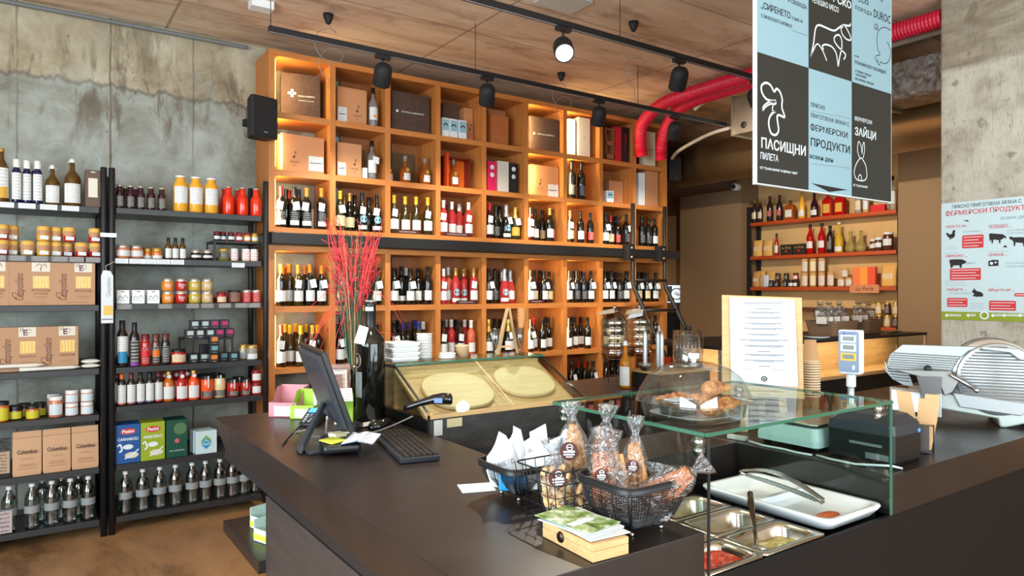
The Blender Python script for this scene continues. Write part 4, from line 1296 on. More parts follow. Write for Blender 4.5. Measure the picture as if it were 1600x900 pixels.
at('glj2', jar(.028, .105, 'be', 'g', 'b', .016, (.1, .7)), 380, B[3], 'pale blue labelled jar behind the jar of sweets', 'jar', Y=FY + .12)
# fifth shelf
caps5 = ['o', 'r', 'k', 'k', 'r']
for i, px in enumerate((190, 205, 219.5, 234, 247.5)):
    mk = bottle(.205, .0262, 'dk', caps5[i], 'w', .24, .42, (.1, .85), .042, strip=(.05, .12, mat(f'fruit_band_{"abcde"[i]}', [(196, 96, 70), (150, 80, 100), (80, 60, 110), (70, 70, 84), (206, 60, 70)][i], .5)))
    at('syr' + str(i), mk, px, B[4], f'fruit wine bottle with white label and {["orange", "dark red", "black", "black", "red"][i]} top, {NTH[i]} from left', 'bottle', .03)
at('syr1', None, 183, B[4], 'fruit wine bottle half hidden behind the leftmost one, fifth shelf', 'bottle', Y=FY + .12)
for i, (px, f, cp) in enumerate(((263.5, 'am', 'g'), (284, 'red', 'r'), (302.5, 'og', 'g'))):
    nm = {'am': 'amber', 'red': 'ruby', 'og': 'orange'}[f]
    at('liq' + str(i), bottle(.202, .036, f, cp, 'w', .32, .42, (.12, .72), .02), px, B[4], f'{nm} fruit spirit bottle with round neck seal, fifth shelf', 'bottle', .038)
for o in [q for q in COL.objects if 'round neck seal' in q.get('label', '')]:
    MB().disc(0, .165, .013, -.022, 0, 14).build('neck_seal', M_PAPER, o)
for i, px in enumerate((257, 275, 292)):
    at('liq1', None, px, B[4], f'ruby spirit bottle, {NTH[i]} from left in the row behind', 'bottle', group='spirit bottles behind', Y=FY + .15)
for i, (px, f, h_, r_) in enumerate(((323.5, 'og', .158, .042), (343, 'cr', .158, .04), (364, 'red', .122, .041), (383.5, 'red', .118, .035))):
    nm = ['tall orange vegetable spread jar', 'tall cream sauce jar', 'squat red pepper jar', 'smaller squat red pepper jar'][i]
    at('pap' + str(i), jar(r_, h_, f, 'k', 'd', .02, (.08, .38), tie=True), px, B[4], f'{nm} with black lid and paper strap', 'jar', r_ + .002)
for i, (px, k) in enumerate(((318, 0), (337, 1), (372, 2))):
    at('pap' + str(k), None, px, B[4], f'jar with black lid half hidden, {NTH[i]} from left in the back row', 'jar', group='jars in the back row of fifth shelf', Y=FY + .16)
for t in (0, 1):
    at('lj', jar(.034, .088, 'red', 'r', 'w', .016, (.2, .85)), 400.5, B[4] + t * .0895, f'small ruby jam jar with white label, {"upper" if t else "lower"} of the end stack', 'jar', .036)
at('lj', None, 392, B[4] + .0, 'small ruby jam jar behind the end stack, fifth shelf', 'jar', Y=FY + .13)


# rice cartons
def rice(m, name, body2):
    def mk():
        w, h = .142, .25
        root = MB().box(-w / 2, w / 2, 0, .05, 0, h).build('rice_carton', m, None, bevel=.002)
        q = MB()
        q.disc(0, h * .82, .045, -.001, 0, 24, .02).text('Pasini', .03, 0, h * .82, -.0016, 1, bold=.03)
        q.text(name, .026, 0, h * .62, -.001, 1, bold=.02, fit=w * .82)
        q.disc(.0, h * .42, .03, -.001, 1, 20, .016).disc(.02, h * .2, .04, -.001, 2, 20, .02)
        q.stroke([(-.06, h * .45), (-.045, h * .5), (-.035, h * .36), (-.05, h * .3)], .01, -.001, 1)
        q.stroke([(-.02, h * .12), (.02, h * .2), (.06, h * .34)], .008, -.0018, 1)
        q.build('printed_front', [M_RED, M_WINK, MATS['cream_panel']], root)
        return root
    return mk


mbl, mgr, mdg = mat('rice_blue', (28, 84, 150), .4), mat('rice_lime', (150, 170, 40), .4), mat('dark_green_card', (22, 78, 62), .4)
for k in range(3):
    put('riceb', rice(mbl, 'CARNAROLI', 0), (SX(200.5, FY), FY + .012 + .053 * k, B[5]), 0, f'blue rice carton, {["front", "middle", "rearmost"][k]} one of the row', 'rice carton', 'blue rice cartons')
    put('riceg', rice(mgr, 'ARBORIO', 0), (SX(239.5, FY), FY + .012 + .053 * k, B[5]), 0, f'lime green rice carton, {["front", "middle", "rearmost"][k]} one of the row', 'rice carton', 'green rice cartons')
w = .128
o = MB().box(-w / 2, w / 2, 0, .16, 0, .25).build('rice_carton', mdg, None, (SX(277, FY), FY + .012, B[5]), (0, 0, 0), .002)
m = MB().disc(.02, .19, .04, -.001, 0, 24).disc(0, .11, .015, -.001, 1, 16).text('RISO CARNAROLI', .012, 0, .045, -.001, 2, fit=.09)
m.build('printed_front', [mat('gold_green_print', (84, 118, 84), .4), mat('pink_print', (206, 90, 110), .5), M_WINK], o)
tag(o, 'dark green rice carton with round emblem beside the lime cartons', 'rice carton')
for k in range(3):
    w = .135
    o = MB().box(-w / 2, w / 2, 0, .045, 0, .155).build('salt_carton', mat('pale_aqua_card', (196, 220, 226), .5), None, (SX(323 - 2 * k, FY), FY + .012 + .05 * k, B[5]), (0, 0, 0), .002)
    if k == 0:
        MB().stroke([(-.03, .085), (0, .12), (.03, .085)], .012, -.001, 0, False).stroke([(-.03, .07), (0, .105), (.03, .07)], .01, -.001, 1, False).add([(-.03, -.001, .06), (0, -.001, .03), (.03, -.001, .06), (0, -.001, .09)], [(0, 1, 2, 3)], 1).text('basis', .02, 0, .065, -.002, 2, bold=.02).build('emblem', [mat('leaf_green', (130, 176, 50), .5), mat('aqua_blue', (40, 150, 190), .5), M_WINK], o)
    tag(o, f'white and aqua carton with green emblem, {["front", "middle", "rearmost"][k]} one of three', 'carton', 'aqua cartons')
for i, px in enumerate((196, 223, 249.5, 274, 300, 321, 343.5, 363, 381, 399)):
    at('water', water, px, B[6], f'clear glass water bottle, {NTH[i]} from left on bottom shelf beside the counter', 'water bottle', .043, 'water bottles on right unit')

# loudspeakers
def speaker(label, loc, sc, rz, arm=0):
    t = thing('loudspeaker', loc, rz)
    rings = []
    for z, kx, ky in ((0, .96, .9), (.01, 1, 1), (.28, 1, 1), (.292, .97, .94)):
        rings.append([(.095 * kx * x, .07 * ky * y, z) for x, y in ((-.85, -1), (.85, -1), (1, -.7), (.62, 1), (-.62, 1), (-1, -.7))])
    MB().loft(rings, sm=False).build('housing', M_BLKM, t, bevel=.006)
    MB().card(-.082, .082, .018, .272, -.0715).build('grille', mat('black_speaker_mesh', (30, 30, 31), .6, bump=.8, bscale=400), t)
    MB().card(-.013, .013, .034, .042, -.072).build('badge', M_ALU, t)
    MB().box(-.02, .02, .07, .22, .12, .17).build('wall_bracket', M_BLKM, t)
    t.scale = sc
    if arm: MB().box(-.214, -.05, .03, .065, .13, .16).box(-.214, -.209, .0, .1, .1, .19).build('wall_arm', M_BLKM, t)
    return tag(t, label, 'loudspeaker')


x, y, z = onY(406, 5.12, 218)
speaker('black wall loudspeaker on the concrete wall at the corner of wine cabinet', (x, 5.10, z), (1.1, 1.0, 1.0), R(14))
x, y, z = onY(1054, 5.7, 296)
speaker('small black loudspeaker mounted beyond the right end of wine cabinet', (5.84, 5.32, z), (.95, .9, .95), 0, 1)

# ============================================================ shelf wall at the right (faces -x)
RX = 7.40
ZR = (2.40, 1.98, 1.60, 1.17)
SHELF_R = ZR
su = thing('shelving_unit', (RX, 5.45, 0))
tag(su, 'recessed shelving with orange boards between black uprights on the right wall', 'shelving unit')
for z in ZR[:3]: MB().box(0, .22, -1.78, 0, z - .04, z).build('shelf', M_ORANGE, su, bevel=.002)
MB().box(0, .22, -1.78, -1.52, ZR[3] - .04, ZR[3]).build('shelf', M_ORANGE, su, bevel=.002, label='short orange shelf')
for y in (.0, -1.84):
    MB().box(.0, .03, y, y + .05, .1, 2.6).build('upright', M_BLK, su)
    MB().box(.19, .22, y, y + .05, .1, 2.6).build('upright', M_BLK, su)


def RP(px, off=.05):
    X = RX + off
    return (X, onX(px, X)[1])


def rt(key, mk, px, z, label, cat, off=.055, sc=None, group=None):
    x, y = RP(px, off)
    return put(key, mk, (x, y, z), R(-90), label, cat, group, sc)


def sq(h, w, food, lab, cap, name='spirit_bottle'):
    def mk():
        q = [(-1, -.8), (-.8, -1), (.8, -1), (1, -.8), (1, .8), (.8, 1), (-.8, 1), (-1, .8)]
        b = h * .68
        root = MB().loft([[(w / 2 * k * x, w / 2 * k * y * .7, z) for x, y in q] for z, k in ((0, .95), (.004, 1), (b, 1), (b + .02, .7), (b + .035, .28), (h - .03, .26))], sm=False).build(name, BODY[food])
        MB().lathe([(w * .17, h - .035), (w * .17, h), (0, h)], 12).build('cap', CAPS[cap], root)
        if lab: MB().card(-w * .36, w * .36, b * .2, b * .75, -w / 2 * .7 - .001).build('bottle_label', lab, root)
        return root
    return mk


ZR = tuple(z + .0012 for z in ZR)
T = 'shelf on the right wall'
for i, px in enumerate((1179, 1188)):
    rt('rgold', bottle(.29, .032, 'dk', 'g', 'c', .32, .4, (.25, .65), .04), px, ZR[0], f'dark bottle with gold cap, {["left", "right"][i]} of two, top {T}', 'bottle')
for i, px in enumerate((1203, 1218)):
    rt('rred', bottle(.31, .038, 'dk', 'r', 'r', .32, .4, (.3, .62), .05), px, ZR[0], f'dark bottle with red cap and label, {["left", "right"][i]} of two', 'bottle')
rt('rsq', sq(.23, .115, 'a', M_LBL, 'n'), 1235, ZR[0], 'squat amber liqueur bottle with white label, top orange shelf', 'bottle', .07)
rt('ryel', bottle(.31, .038, 'oj', 'g', 'w', .4, .4, (.15, .5), .03), 1253, ZR[0], 'yellow liqueur bottle with swing top, top orange shelf', 'bottle')
rt('rdk', bottle(.29, .042, 'pu', 'k', 'w', .42, .35, (.15, .5), .03), 1272.5, ZR[0], 'dark plum liqueur bottle with round label, top orange shelf', 'bottle')
rt('rjp', sq(.27, .11, 'v', mat('gold_red_label', (206, 160, 60), .5), 'k'), 1294, ZR[0], 'square red liqueur bottle with gold label, left of two', 'bottle', .07)
rt('rjp', None, 1313, ZR[0], 'square red liqueur bottle with gold label, right of two', 'bottle', .07)
rt('rcan', jar(.035, .2, 'cl', 's', 'c', .02), 1341, ZR[0], 'clear canister with silver lid, top orange shelf', 'canister')
rt('rcan2', jar(.03, .2, 'be', 's', 'w', .02), 1353, ZR[0], 'pale metal canister beside the clear canister, top orange shelf', 'canister')
rt('rpack', lambda: MB().box(-.075, .075, -.03, .03, 0, .07).build('red_packet', mat('bright_red_card', (206, 26, 36), .5), None, bevel=.003), 1373, ZR[0], 'low bright red packet on the top orange shelf', 'packet')
rt('rvod', bottle(.36, .038, 'cl', 'k', 'w', .28, .42, (.25, .75), .05, body=BODY['c']), 1394, ZR[0], 'tall clear vodka bottle with black cap at the shelf end', 'bottle')


def pouch(m, w=.13, h=.2, lab=True):
    def mk():
        rings = [[(w / 2 * x, dy * y, z) for x, y in ((-1, -.3), (-.6, -1), (.6, -1), (1, -.3), (1, .3), (.6, 1), (-.6, 1), (-1, .3))] for z, dy in ((0, .03), (.02, .034), (h * .6, .024), (h * .88, .005), (h, .004))]
        root = MB().loft(rings).build('pouch', m)
        if lab: MB().quad((-w * .3, -.031, h * .18), (w * .3, -.031, h * .18), (w * .3, -.026, h * .6), (-w * .3, -.026, h * .6)).build('printed_label', printed('pouch_label', (226, 206, 170), (150, 60, 50), 3, .45, 3), root)
        return root
    return mk


m_pouch = mat('yellow_kraft_pouch', (222, 168, 88), .7, bump=.1)
rt('pou1', pouch(m_pouch, .125, .2), 1184, ZR[1], 'yellow kraft pouch, left one of two on the second orange shelf', 'pouch')
rt('pou1', None, 1200, ZR[1], 'yellow kraft pouch, right one of two on the second orange shelf', 'pouch')
rt('rb1', bottle(.27, .026, 'red', 'k', 'w', .35, .45, (.2, .7), .05), 1213.5, ZR[1], 'slim red bottle with white label beside black chocolate boxes', 'bottle')


def choc():
    root = MB().box(-.078, .078, 0, .08, 0, .125).build('chocolate_box', mat('dark_brown_box', (46, 32, 28), .5), None, bevel=.002)
    MB().text('La Perla', .036, 0, .085, -.001, 0, shear=.3).disc(0, .045, .012, -.001, 1, 12).build('lettering', [mat('gold_ink', (196, 160, 100), .5), M_RED], root)
    return root


rt('choc', choc, 1228, ZR[1], 'dark chocolate box with gold script, left of two on orange shelf', 'box', .02)
rt('choc', None, 1248, ZR[1], 'dark chocolate box with gold script, right of two on orange shelf', 'box', .02)
for i, px in enumerate((1266, 1284)):
    rt('aper', bottle(.345, .042, 'red', 'k', 'w', .36, .36, (.3, .65), .04, body=BODY['v']), px, ZR[1], f'red bitter bottle with white label, {["left", "right"][i]} of two', 'bottle')
rt('rdk2', bottle(.31, .036, 'dk', 'k', 'd', .3, .42, (.2, .6), .05), 1297, ZR[1], 'black wine bottle beside the two red bitter bottles', 'bottle')
rt('ryel2', bottle(.34, .046, 'oj', 'w', 'w', .5, .3, (.1, .4), .02, body=BODY['y']), 1311, ZR[1], 'yellow limoncello bottle with tapering neck, second orange shelf', 'bottle')
for i, px in enumerate((1329, 1345)):
    rt('flask', lambda: (lambda r_: r_)(MB().lathe([(0, 0), (.04, 0), (.058, .03), (.058, .06), (.04, .1), (.017, .13), (.015, .19), (.02, .195), (.02, .23), (0, .23)], 18).build('liqueur_flask', mat('pale_yellow_glass', (206, 184, 110), .05, 0, .55, 1.35))), px, ZR[1], f'round-bellied pale liqueur flask, {["left", "right"][i]} of two, second orange shelf', 'flask', .065)
for i, (px, r_, h_) in enumerate(((1365, .038, .13), (1373, .042, .14), (1388, .052, .19))):
    rt('nut' + str(i), jar(r_, h_, 'br', 'w', 'w', .02, (.3, .7)), px, ZR[1], f'{["small", "medium", "large"][i]} hazelnut spread jar with white lid, second orange shelf', 'jar', .05 if i != 0 else .1)
rt('pou2', pouch(mat('tan_kraft_pouch', (196, 140, 84), .7, bump=.1), .1, .19), 1182, ZR[2], 'narrow tan pouch at the left end of third orange shelf', 'pouch')
rt('pou1', None, 1188, ZR[2], 'yellow kraft pouch beside the zebra patterned cup, third shelf', 'pouch', .12)
rt('pou1', None, 1204, ZR[2], 'yellow kraft pouch behind the small jars, third orange shelf', 'pouch', .15)
rt('zebra', lambda: MB().lathe([(0, 0), (.035, 0), (.04, .02), (.042, .14), (.03, .15), (0, .15)], 16).build('patterned_cup', printed('zebra_print', (226, 224, 220), (40, 36, 36), 9, .35, 4)), 1196.5, ZR[2], 'black and white zebra patterned cup on the third orange shelf', 'cup', .045)
k = 0
for px, t in ((1205.5, 0), (1214, 0), (1216, 1), (1227, 0), (1229, 1), (1236, 0), (1243, 0), (1243.5, 1)):
    f = ('dk', 'dk', 'br', 'dk', 'dk', 'pu', 'pu', 'red')[k]
    rt('sj' + f, jar(.031, .082, f, 'k' if f != 'be' else 'g', 'w' if k % 2 else 'd', .014, (.15, .7)), px, ZR[2] + t * .083, f'small dark preserve jar, {NTH[k]} from left in the {"upper" if t else "lower"} tier, third orange shelf', 'jar', .05, group='small dark preserve jars')
    k += 1


def tube_(h=.15, m2='c'):
    def mk():
        root = MB().lathe([(0, 0), (.037, 0), (.037, h * .99), (.034, h), (0, h)], 18).build('cardboard_tube', mat('kraft_tube', (206, 154, 96), .7))
        MB().arc(.0378, h * .1, h * .78, -170, -10).build('tube_label', printed('cherry_print', (226, 216, 200), (150, 30, 40), 3, .45, 3, 3) if m2 == 'c' else printed('cream_plain_print', (230, 210, 170), (170, 130, 80), 3, .55, 3, 4), root)
        return root
    return mk


k = 0
for px, kind in ((1257.5, 'c'), (1270.5, 'p'), (1284, 'c')):
    for t in (0, 1):
        rt('tube' + kind, tube_(.163, kind), px, ZR[2] + t * .164, f'cardboard tea tube, {["left", "middle", "right"][k]} column, {"upper" if t else "lower"} one of its pair', 'tube', .045, group='cardboard tea tubes')
    k += 1
rt('tubec2', tube_(.165, 'c'), 1298, ZR[2], 'single cardboard tea tube right of the stacked tubes', 'tube', .045)
for i, (px, t) in enumerate(((1314.5, 0), (1326.5, 0), (1320, 1))):
    rt('tub', tube_(.1, 'c'), px, ZR[2] + t * .101, f'short cherry patterned tube, {["left", "right", "upper"][i]} of the three stacked', 'tube', .045)
for i, (px, c) in enumerate(((1340, (236, 120, 70)), (1351.5, (240, 150, 60)), (1363, (226, 80, 50)))):
    m_ = mat(['coral_carton', 'amber_carton', 'red_orange_carton'][i], c, .5)
    rt('pk' + str(i), lambda: MB().box(-.042, .042, -.025, .025, 0, .21).build('tea_carton', m_, None, bevel=.002), px, ZR[2], f'{["coral", "amber", "red orange"][i]} upright carton on the third orange shelf', 'carton', .05)
rt('pou1', None, 1389, ZR[2], 'yellow kraft pouch with red print at the right end, third shelf', 'pouch', .05, (1.25, 1, 1.15))
o = MB().box(-.003, .0, -.32, .0, -.07, .02).build('name_strip', mat('kraft_sign', (200, 130, 90), .7), None, (RX - .002, onX(1328, RX)[1], ZR[2]))
m = MB().text('La Perla', .06, 0, 0, 0, 0, shear=.3).build('lettering', mat('brown_script', (120, 50, 36), .7), o, (-.005, -.16, -.025), (0, 0, R(-90)))
tag(o, 'kraft sign with brown script hanging from the third orange shelf', 'sign')
for i, (px, t) in enumerate(((1374, 0), (1387, 0), (1400, 0), (1373, 1), (1387, 1), (1400, 1))):
    rt('ej' + str(i % 2), jar(.033, .13, 'br' if i % 2 == 0 else 'be', 'g', 'd' if i % 2 == 0 else 'c', .014, (.15, .7)), px, ZR[3] + t * .131, f'spread jar with gold lid, {NTH[i % 3]} from left, {"upper" if t else "lower"} tier of the short shelf', 'jar', .05)
# ============================================================ counters
CT = 1.03
cnt = thing('sales_counter', (.63, 1.0, 0))
tag(cnt, 'long dark brown sales counter in the foreground with slanted edge and low side shelf', 'counter')


def cpart(name, m, mt, **k):
    m.v = [(x - .63, y - 1.0, z) for x, y, z in m.v]
    return m.build(name, mt, cnt, **k)


# worktop: thick slab, far end undercut
m = MB()
P0 = [(.63, 1.0, CT), (1.2, 1.0, CT), (1.2, 3.06, CT), (.63, 3.06, CT)]
m.add(P0 + [(.64, 1.0, .915), (1.2, 1.0, .915), (1.2, 2.90, .915), (.64, 2.90, .915)], [(0, 1, 2, 3), (7, 6, 5, 4), (0, 4, 5, 1), (1, 5, 6, 2), (2, 6, 7, 3), (3, 7, 4, 0)])
cpart('worktop', m, M_TOP, bevel=.0015)
cpart('apron', MB().box(.642, .66, 1.01, 2.93, .885, .915).box(1.14, 1.16, 1.01, 2.9, .885, .915), M_BLK)
cpart('body', MB().box(.648, 1.15, 1.01, 2.37, .0, .872), M_DESK, bevel=.002)
cpart('toe_rail', MB().box(.67, 1.13, 1.03, 2.35, .872, .886), M_BLKM)
cpart('low_shelf', MB().box(.625, 1.1, 2.372, 2.88, .612, .655), M_TOP, bevel=.002, label='low black shelf with leaflet boxes')
cpart('support_leg', MB().box(1.08, 1.12, 2.84, 2.88, 0, .885), M_BLK)

fc = thing('serving_counter', (1.2, 1.0, 0))
tag(fc, 'black serving counter around the sunken food well, with meat slicer on top', 'counter')


def fpart(name, m, mt, **k):
    m.v = [(x - 1.2, y - 1.0, z) for x, y, z in m.v]
    return m.build(name, mt, fc, **k)


WX0, WX1, WY1, WZ = 1.204, 2.0, 1.53, .92
RCX = 4.84
fpart('front_panel', MB().box(WX0, RCX, 1.02, 1.05, 0, .738), M_FRONT)
fpart('well_floor', MB().box(WX0, WX1, 1.0, WY1, .74, .76).box(WX1, RCX, 1.012, 1.05, .7, .918).box(WX0 + .012, WX1, 1.0, 1.012, .76, WZ).box(WX0, WX0 + .012, 1.012, WY1, .76, WZ - .02), M_FRONT)
fpart('raised_top', MB().box(WX1, RCX, 1.0, 1.95, .92, CT), M_TOP, bevel=.002)
fpart('rear_ledge', MB().box(WX0, WX1, WY1, 1.80, .92, CT).box(WX0, WX1, WY1, 1.55, .76, .92), M_TOP, bevel=.002)
fpart('body', MB().box(WX1, RCX, 1.05, 1.93, 0, .92).box(WX1, WX1 + .01, 1.01, 1.05, .76, .92), M_BLKM)

# glass hood over the well
gh = thing('glass_hood', (WX0, 1.0, WZ))
tag(gh, 'clear frameless glass hood over the food trays with steel clips', 'glass hood')
GT = 1.243
hx = WX1 - WX0 - .012


def pane(m, **k): return m.build('glass_pane', M_GLASS, gh, **k)


pane(MB().quad((0, 0, GT - WZ), (hx, 0, GT - WZ), (hx, .53, GT - WZ), (0, .53, GT - WZ)))
MB().box(-.001, hx + .001, -.006, 0, GT - WZ - .008, GT - WZ).box(hx, hx + .006, 0, .53, GT - WZ - .008, GT - WZ).box(-.006, 0, 0, .53, GT - WZ - .008, GT - WZ).box(0, hx, .53, .535, GT - WZ - .008, GT - WZ).build('top_edge', M_GEDGE, gh, label='green polished edge of the glass top')
pane(MB().quad((hx, 0, .002), (hx, .525, .002), (hx, .525, GT - WZ - .01), (hx, 0, GT - WZ - .01)))
MB().box(hx - .004, hx + .004, -.002, .002, .002, GT - WZ - .01).build('side_edge', M_GEDGE, gh)
pane(MB().quad((.002, 0, .11), (.002, .525, .11), (.002, .525, GT - WZ - .01), (.002, 0, GT - WZ - .01)))
MB().box(.002, .008, -.006, -.002, -.16, GT - WZ - .01).build('front_post', M_BLK, gh)
for x, y in ((.012, .03), (hx - .012, .03), (.012, .5), (hx - .012, .5)):
    m = MB().lathe([(0, -.012), (.011, -.012), (.011, .012), (0, .012)], 12, (x, y, GT - WZ - .025), 0, True, 'y')
    m.lathe([(0, -.01), (.009, -.01), (.009, .012), (0, .012)], 12, (x, y + .0, GT - WZ - .045), 0, True, 'x')
    m.build('steel_clip', M_STEEL, gh)


# gastronorm pans
def rr(hx_, hy_, r, z, n=4, cx=0, cy=0):
    out = []
    for sx, sy, a0 in ((1, 1, 0), (-1, 1, 90), (-1, -1, 180), (1, -1, 270)):
        for k in range(n + 1):
            a = R(a0 + 90 * k / n)
            out.append((cx + sx * (hx_ - r) + r * math.cos(a), cy + sy * (hy_ - r) + r * math.sin(a), z))
    return out


def pan(name, x0, x1, y0, y1, z, depth, m, rim=.016, r=.03, mrim=None):
    cx, cy = (x0 + x1) / 2, (y0 + y1) / 2
    hx_, hy_ = (x1 - x0) / 2, (y1 - y0) / 2
    q = MB().loft([rr(hx_, hy_, .012, -.004), rr(hx_, hy_, .012, 0), rr(hx_ - rim, hy_ - rim, r, 0), rr(hx_ - rim - .003, hy_ - rim - .003, r, -.012), rr(hx_ - rim - .012, hy_ - rim - .012, r, -depth * .6), rr(hx_ - rim - .02, hy_ - rim - .02, r, -depth)], False, True)
    return q.build(name, m, None, (cx, cy, z))


M_PAN = mat('stainless_pan', (206, 198, 184), .22, 1)
PZ = .925
pn = {}
for nm, a, lab in (('p1', (1.435, 1.69, 1.302, 1.445), 'empty steel food pan farthest from the counter front'),
                   ('p2', (1.435, 1.69, 1.158, 1.30), 'empty steel food pan in the middle of the row'),
                   ('p3', (1.435, 1.69, 1.014, 1.156), 'steel food pan holding pale egg salad with a spoon'),
                   ('p4', (1.222, 1.433, 1.014, 1.156), 'steel food pan filled with red pepper salad at the front'),
                   ('p5', (1.222, 1.433, 1.158, 1.30), 'steel food pan half hidden under the black wire basket'),
                   ('p6', (1.222, 1.433, 1.302, 1.445), 'steel food pan in the far left corner of the well')):
    pn[nm] = tag(pan('food_pan', *a, PZ, .075, M_PAN), lab, 'food pan')


def heap(name, x0, x1, y0, y1, z, amp, m, scale=30, n=26):
    vs = []; fs = []
    for i in range(n + 1):
        for j in range(n + 1):
            x = x0 + (x1 - x0) * i / n; y = y0 + (y1 - y0) * j / n
            e = min(i, j, n - i, n - j) / n
            h = noise.noise(Vector((x * scale, y * scale, 3))) * amp + noise.noise(Vector((x * scale * 2.7, y * scale * 2.7, 9))) * amp * .5
            vs.append((x, y, z + h * min(1, e * 5) + min(0, (e - .12)) * .0))
    for i in range(n):
        for j in range(n):
            a = i * (n + 1) + j
            fs.append((a, a + n + 1, a + n + 2, a + 1))
    return MB().add(vs, fs, 0, True).build(name, m)


def food_red():
    n = Net('red_pepper_salad_mix')
    a = n.noise(n.coord('Object'), 60, 5, .6, .8)
    return n.out(n.ramp(a, [(.3, (150, 24, 12)), (.5, (206, 52, 24)), (.68, (236, 120, 74))]), .25, a, .4)


def food_egg():
    n = Net('egg_salad_mix')
    a = n.noise(n.coord('Object'), 50, 5, .6, .5)
    return n.out(n.ramp(a, [(.3, (150, 130, 60)), (.5, (214, 200, 130)), (.72, (236, 228, 176))]), .35, a, .4)


o = heap('red_pepper_salad', 1.247, 1.408, 1.035, 1.135, .909, .016, food_red()); o['kind'] = 'stuff'; tag(o, 'glistening red pepper salad filling the front steel pan', 'salad')
o = heap('egg_salad', 1.462, 1.665, 1.035, 1.135, .893, .010, food_egg()); o['kind'] = 'stuff'; tag(o, 'pale yellow egg salad left at the bottom of a steel pan', 'salad')
# long white porcelain tray with two hollows
m = MB()
tx, ty = .138, .215
m.loft([rr(tx - .02, ty - .02, .03, 0), rr(tx - .004, ty - .004, .03, .02), rr(tx, ty, .03, .028), rr(tx - .002, ty - .002, .028, .032), rr(tx - .018, ty - .018, .03, .031), rr(tx - .03, ty - .03, .03, .006)], True, True)
tr = m.build('porcelain_tray', mat('white_porcelain', (226, 232, 236), .15, coat=.4), None, (1.838, 1.225, .9215))
MB().box(-tx + .03, tx - .03, .02, .035, .006, .026).build('divider', MATS['white_porcelain'], tr)
tag(tr, 'long white porcelain tray nearly empty under the glass hood', 'tray')
q = onZ(1295, 812, .935)
m = MB().loft([[(x * k * .042, y * k * .017, z) for x, y in [(math.cos(t * PI / 6), math.sin(t * PI / 6)) for t in range(12)]] for z, k in ((0, .8), (.006, 1.05), (.012, .9), (.016, .5))])
tag(m.build('meat_slice', food_red() if 0 else mat('roast_meat', (176, 84, 44), .35, bump=.5, bscale=90), None, (1.80, 1.075, .9285), (0, 0, -.2)), 'small browned piece of meat left on the white tray', 'meat')
# tongs
tg = thing('serving_tongs', (1.815, 1.10, .954), R(94))
tag(tg, 'steel serving tongs resting across the long white porcelain tray', 'tongs')
for sgn in (-1, 1):
    rings = []
    for i in range(15):
        t = i / 14
        w = .006 + .010 * min(1, t * 4) * (1 if t < .75 else 1 - (t - .75) * 1.2)
        x = .26 * (1 - t); zc = .004 + .030 * (1 - t) + (0 if sgn < 0 else .008 + .034 * math.sin(PI * min(1, t * 1.0)))
        yy = (.012 * sgn) * (1 - t) * t * 4
        rings.append([(x, yy + w * a, zc + b * .0012 + .004 * a * a) for a, b in ((-1, -1), (-.5, -1), (0, -1), (.5, -1), (1, -1), (1, 1), (.5, 1), (0, 1), (-.5, 1), (-1, 1))])
    MB().loft(rings).build('arm', M_STEEL, tg)
# spoon
sp = thing('serving_spoon', (1.50, 1.085, .905), R(20))
tag(sp, 'dark-handled steel spoon standing in the egg salad pan', 'spoon')
MB().tube([(0, 0, .0), (.05, .02, .035), (.12, .05, .075), (.155, .062, .092)], [.0045, .005, .009, .008], 8).build('handle', mat('dark_chrome', (90, 76, 64), .2, .9), sp)
MB().lathe([(0, -.004), (.016, -.002), (.022, .004), (.024, .008), (.021, .006), (.014, .001), (0, 0)], 14, (-.018, -.006, .0)).build('bowl', M_STEEL, sp)

# ------------------------------------------------------------ bread dome
bd = thing('bread_dome', (1.335, 1.145, GT + .001))
tag(bd, 'clear acrylic dome display with knob holding croissants on the glass hood', 'food display')
s_ = .112


def ser(hx_, hy_, z, e=4, n=32):
    o_ = []
    for k in range(n):
        a = 2 * PI * k / n; c, q = math.cos(a), math.sin(a)
        o_.append((hx_ * abs(c) ** (2 / e) * (1 if c >= 0 else -1), hy_ * abs(q) ** (2 / e) * (1 if q >= 0 else -1), z))
    return o_


MB().loft([ser(s_ * .86, s_ * .86, 0), ser(s_ * .9, s_ * .9, .004), ser(s_ * .95, s_ * .95, .034), ser(s_ * 1.05, s_ * 1.05, .037), ser(s_ * 1.05, s_ * 1.05, .041), ser(s_ * .93, s_ * .93, .037), ser(s_ * .88, s_ * .88, .008)], True, True).build('tray', M_DOME, bd)
MB().loft([ser(s_ * 1.04, s_ * 1.04, .042), ser(s_ * 1.03, s_ * 1.03, .05), ser(s_ * .99, s_ * .99, .07, 3.6), ser(s_ * .88, s_ * .88, .098, 3.2), ser(s_ * .68, s_ * .68, .12, 2.8), ser(s_ * .4, s_ * .4, .131, 2.4), ser(s_ * .12, s_ * .12, .134, 2)], False, True).build('dome', M_DOME, bd)
MB().lathe([(.006, .134), (.006, .14), (.013, .142), (.014, .152), (.012, .155), (0, .155)], 16).build('knob', mat('frosted_knob', (206, 214, 216), .2, .2), bd)
MB().loft([ser(s_ * .8, s_ * .8, .0095), ser(s_ * .8, s_ * .8, .011)]).build('paper_liner', M_PAPER, bd)
M_CRO = None


def crust():
    n = Net('golden_crust')
    a = n.noise(n.coord('Object'), 40, 5, .6)
    return n.out(n.ramp(a, [(.32, (150, 74, 30)), (.5, (206, 132, 66)), (.68, (238, 196, 134))]), .35, a, .3)


M_CRO = crust()


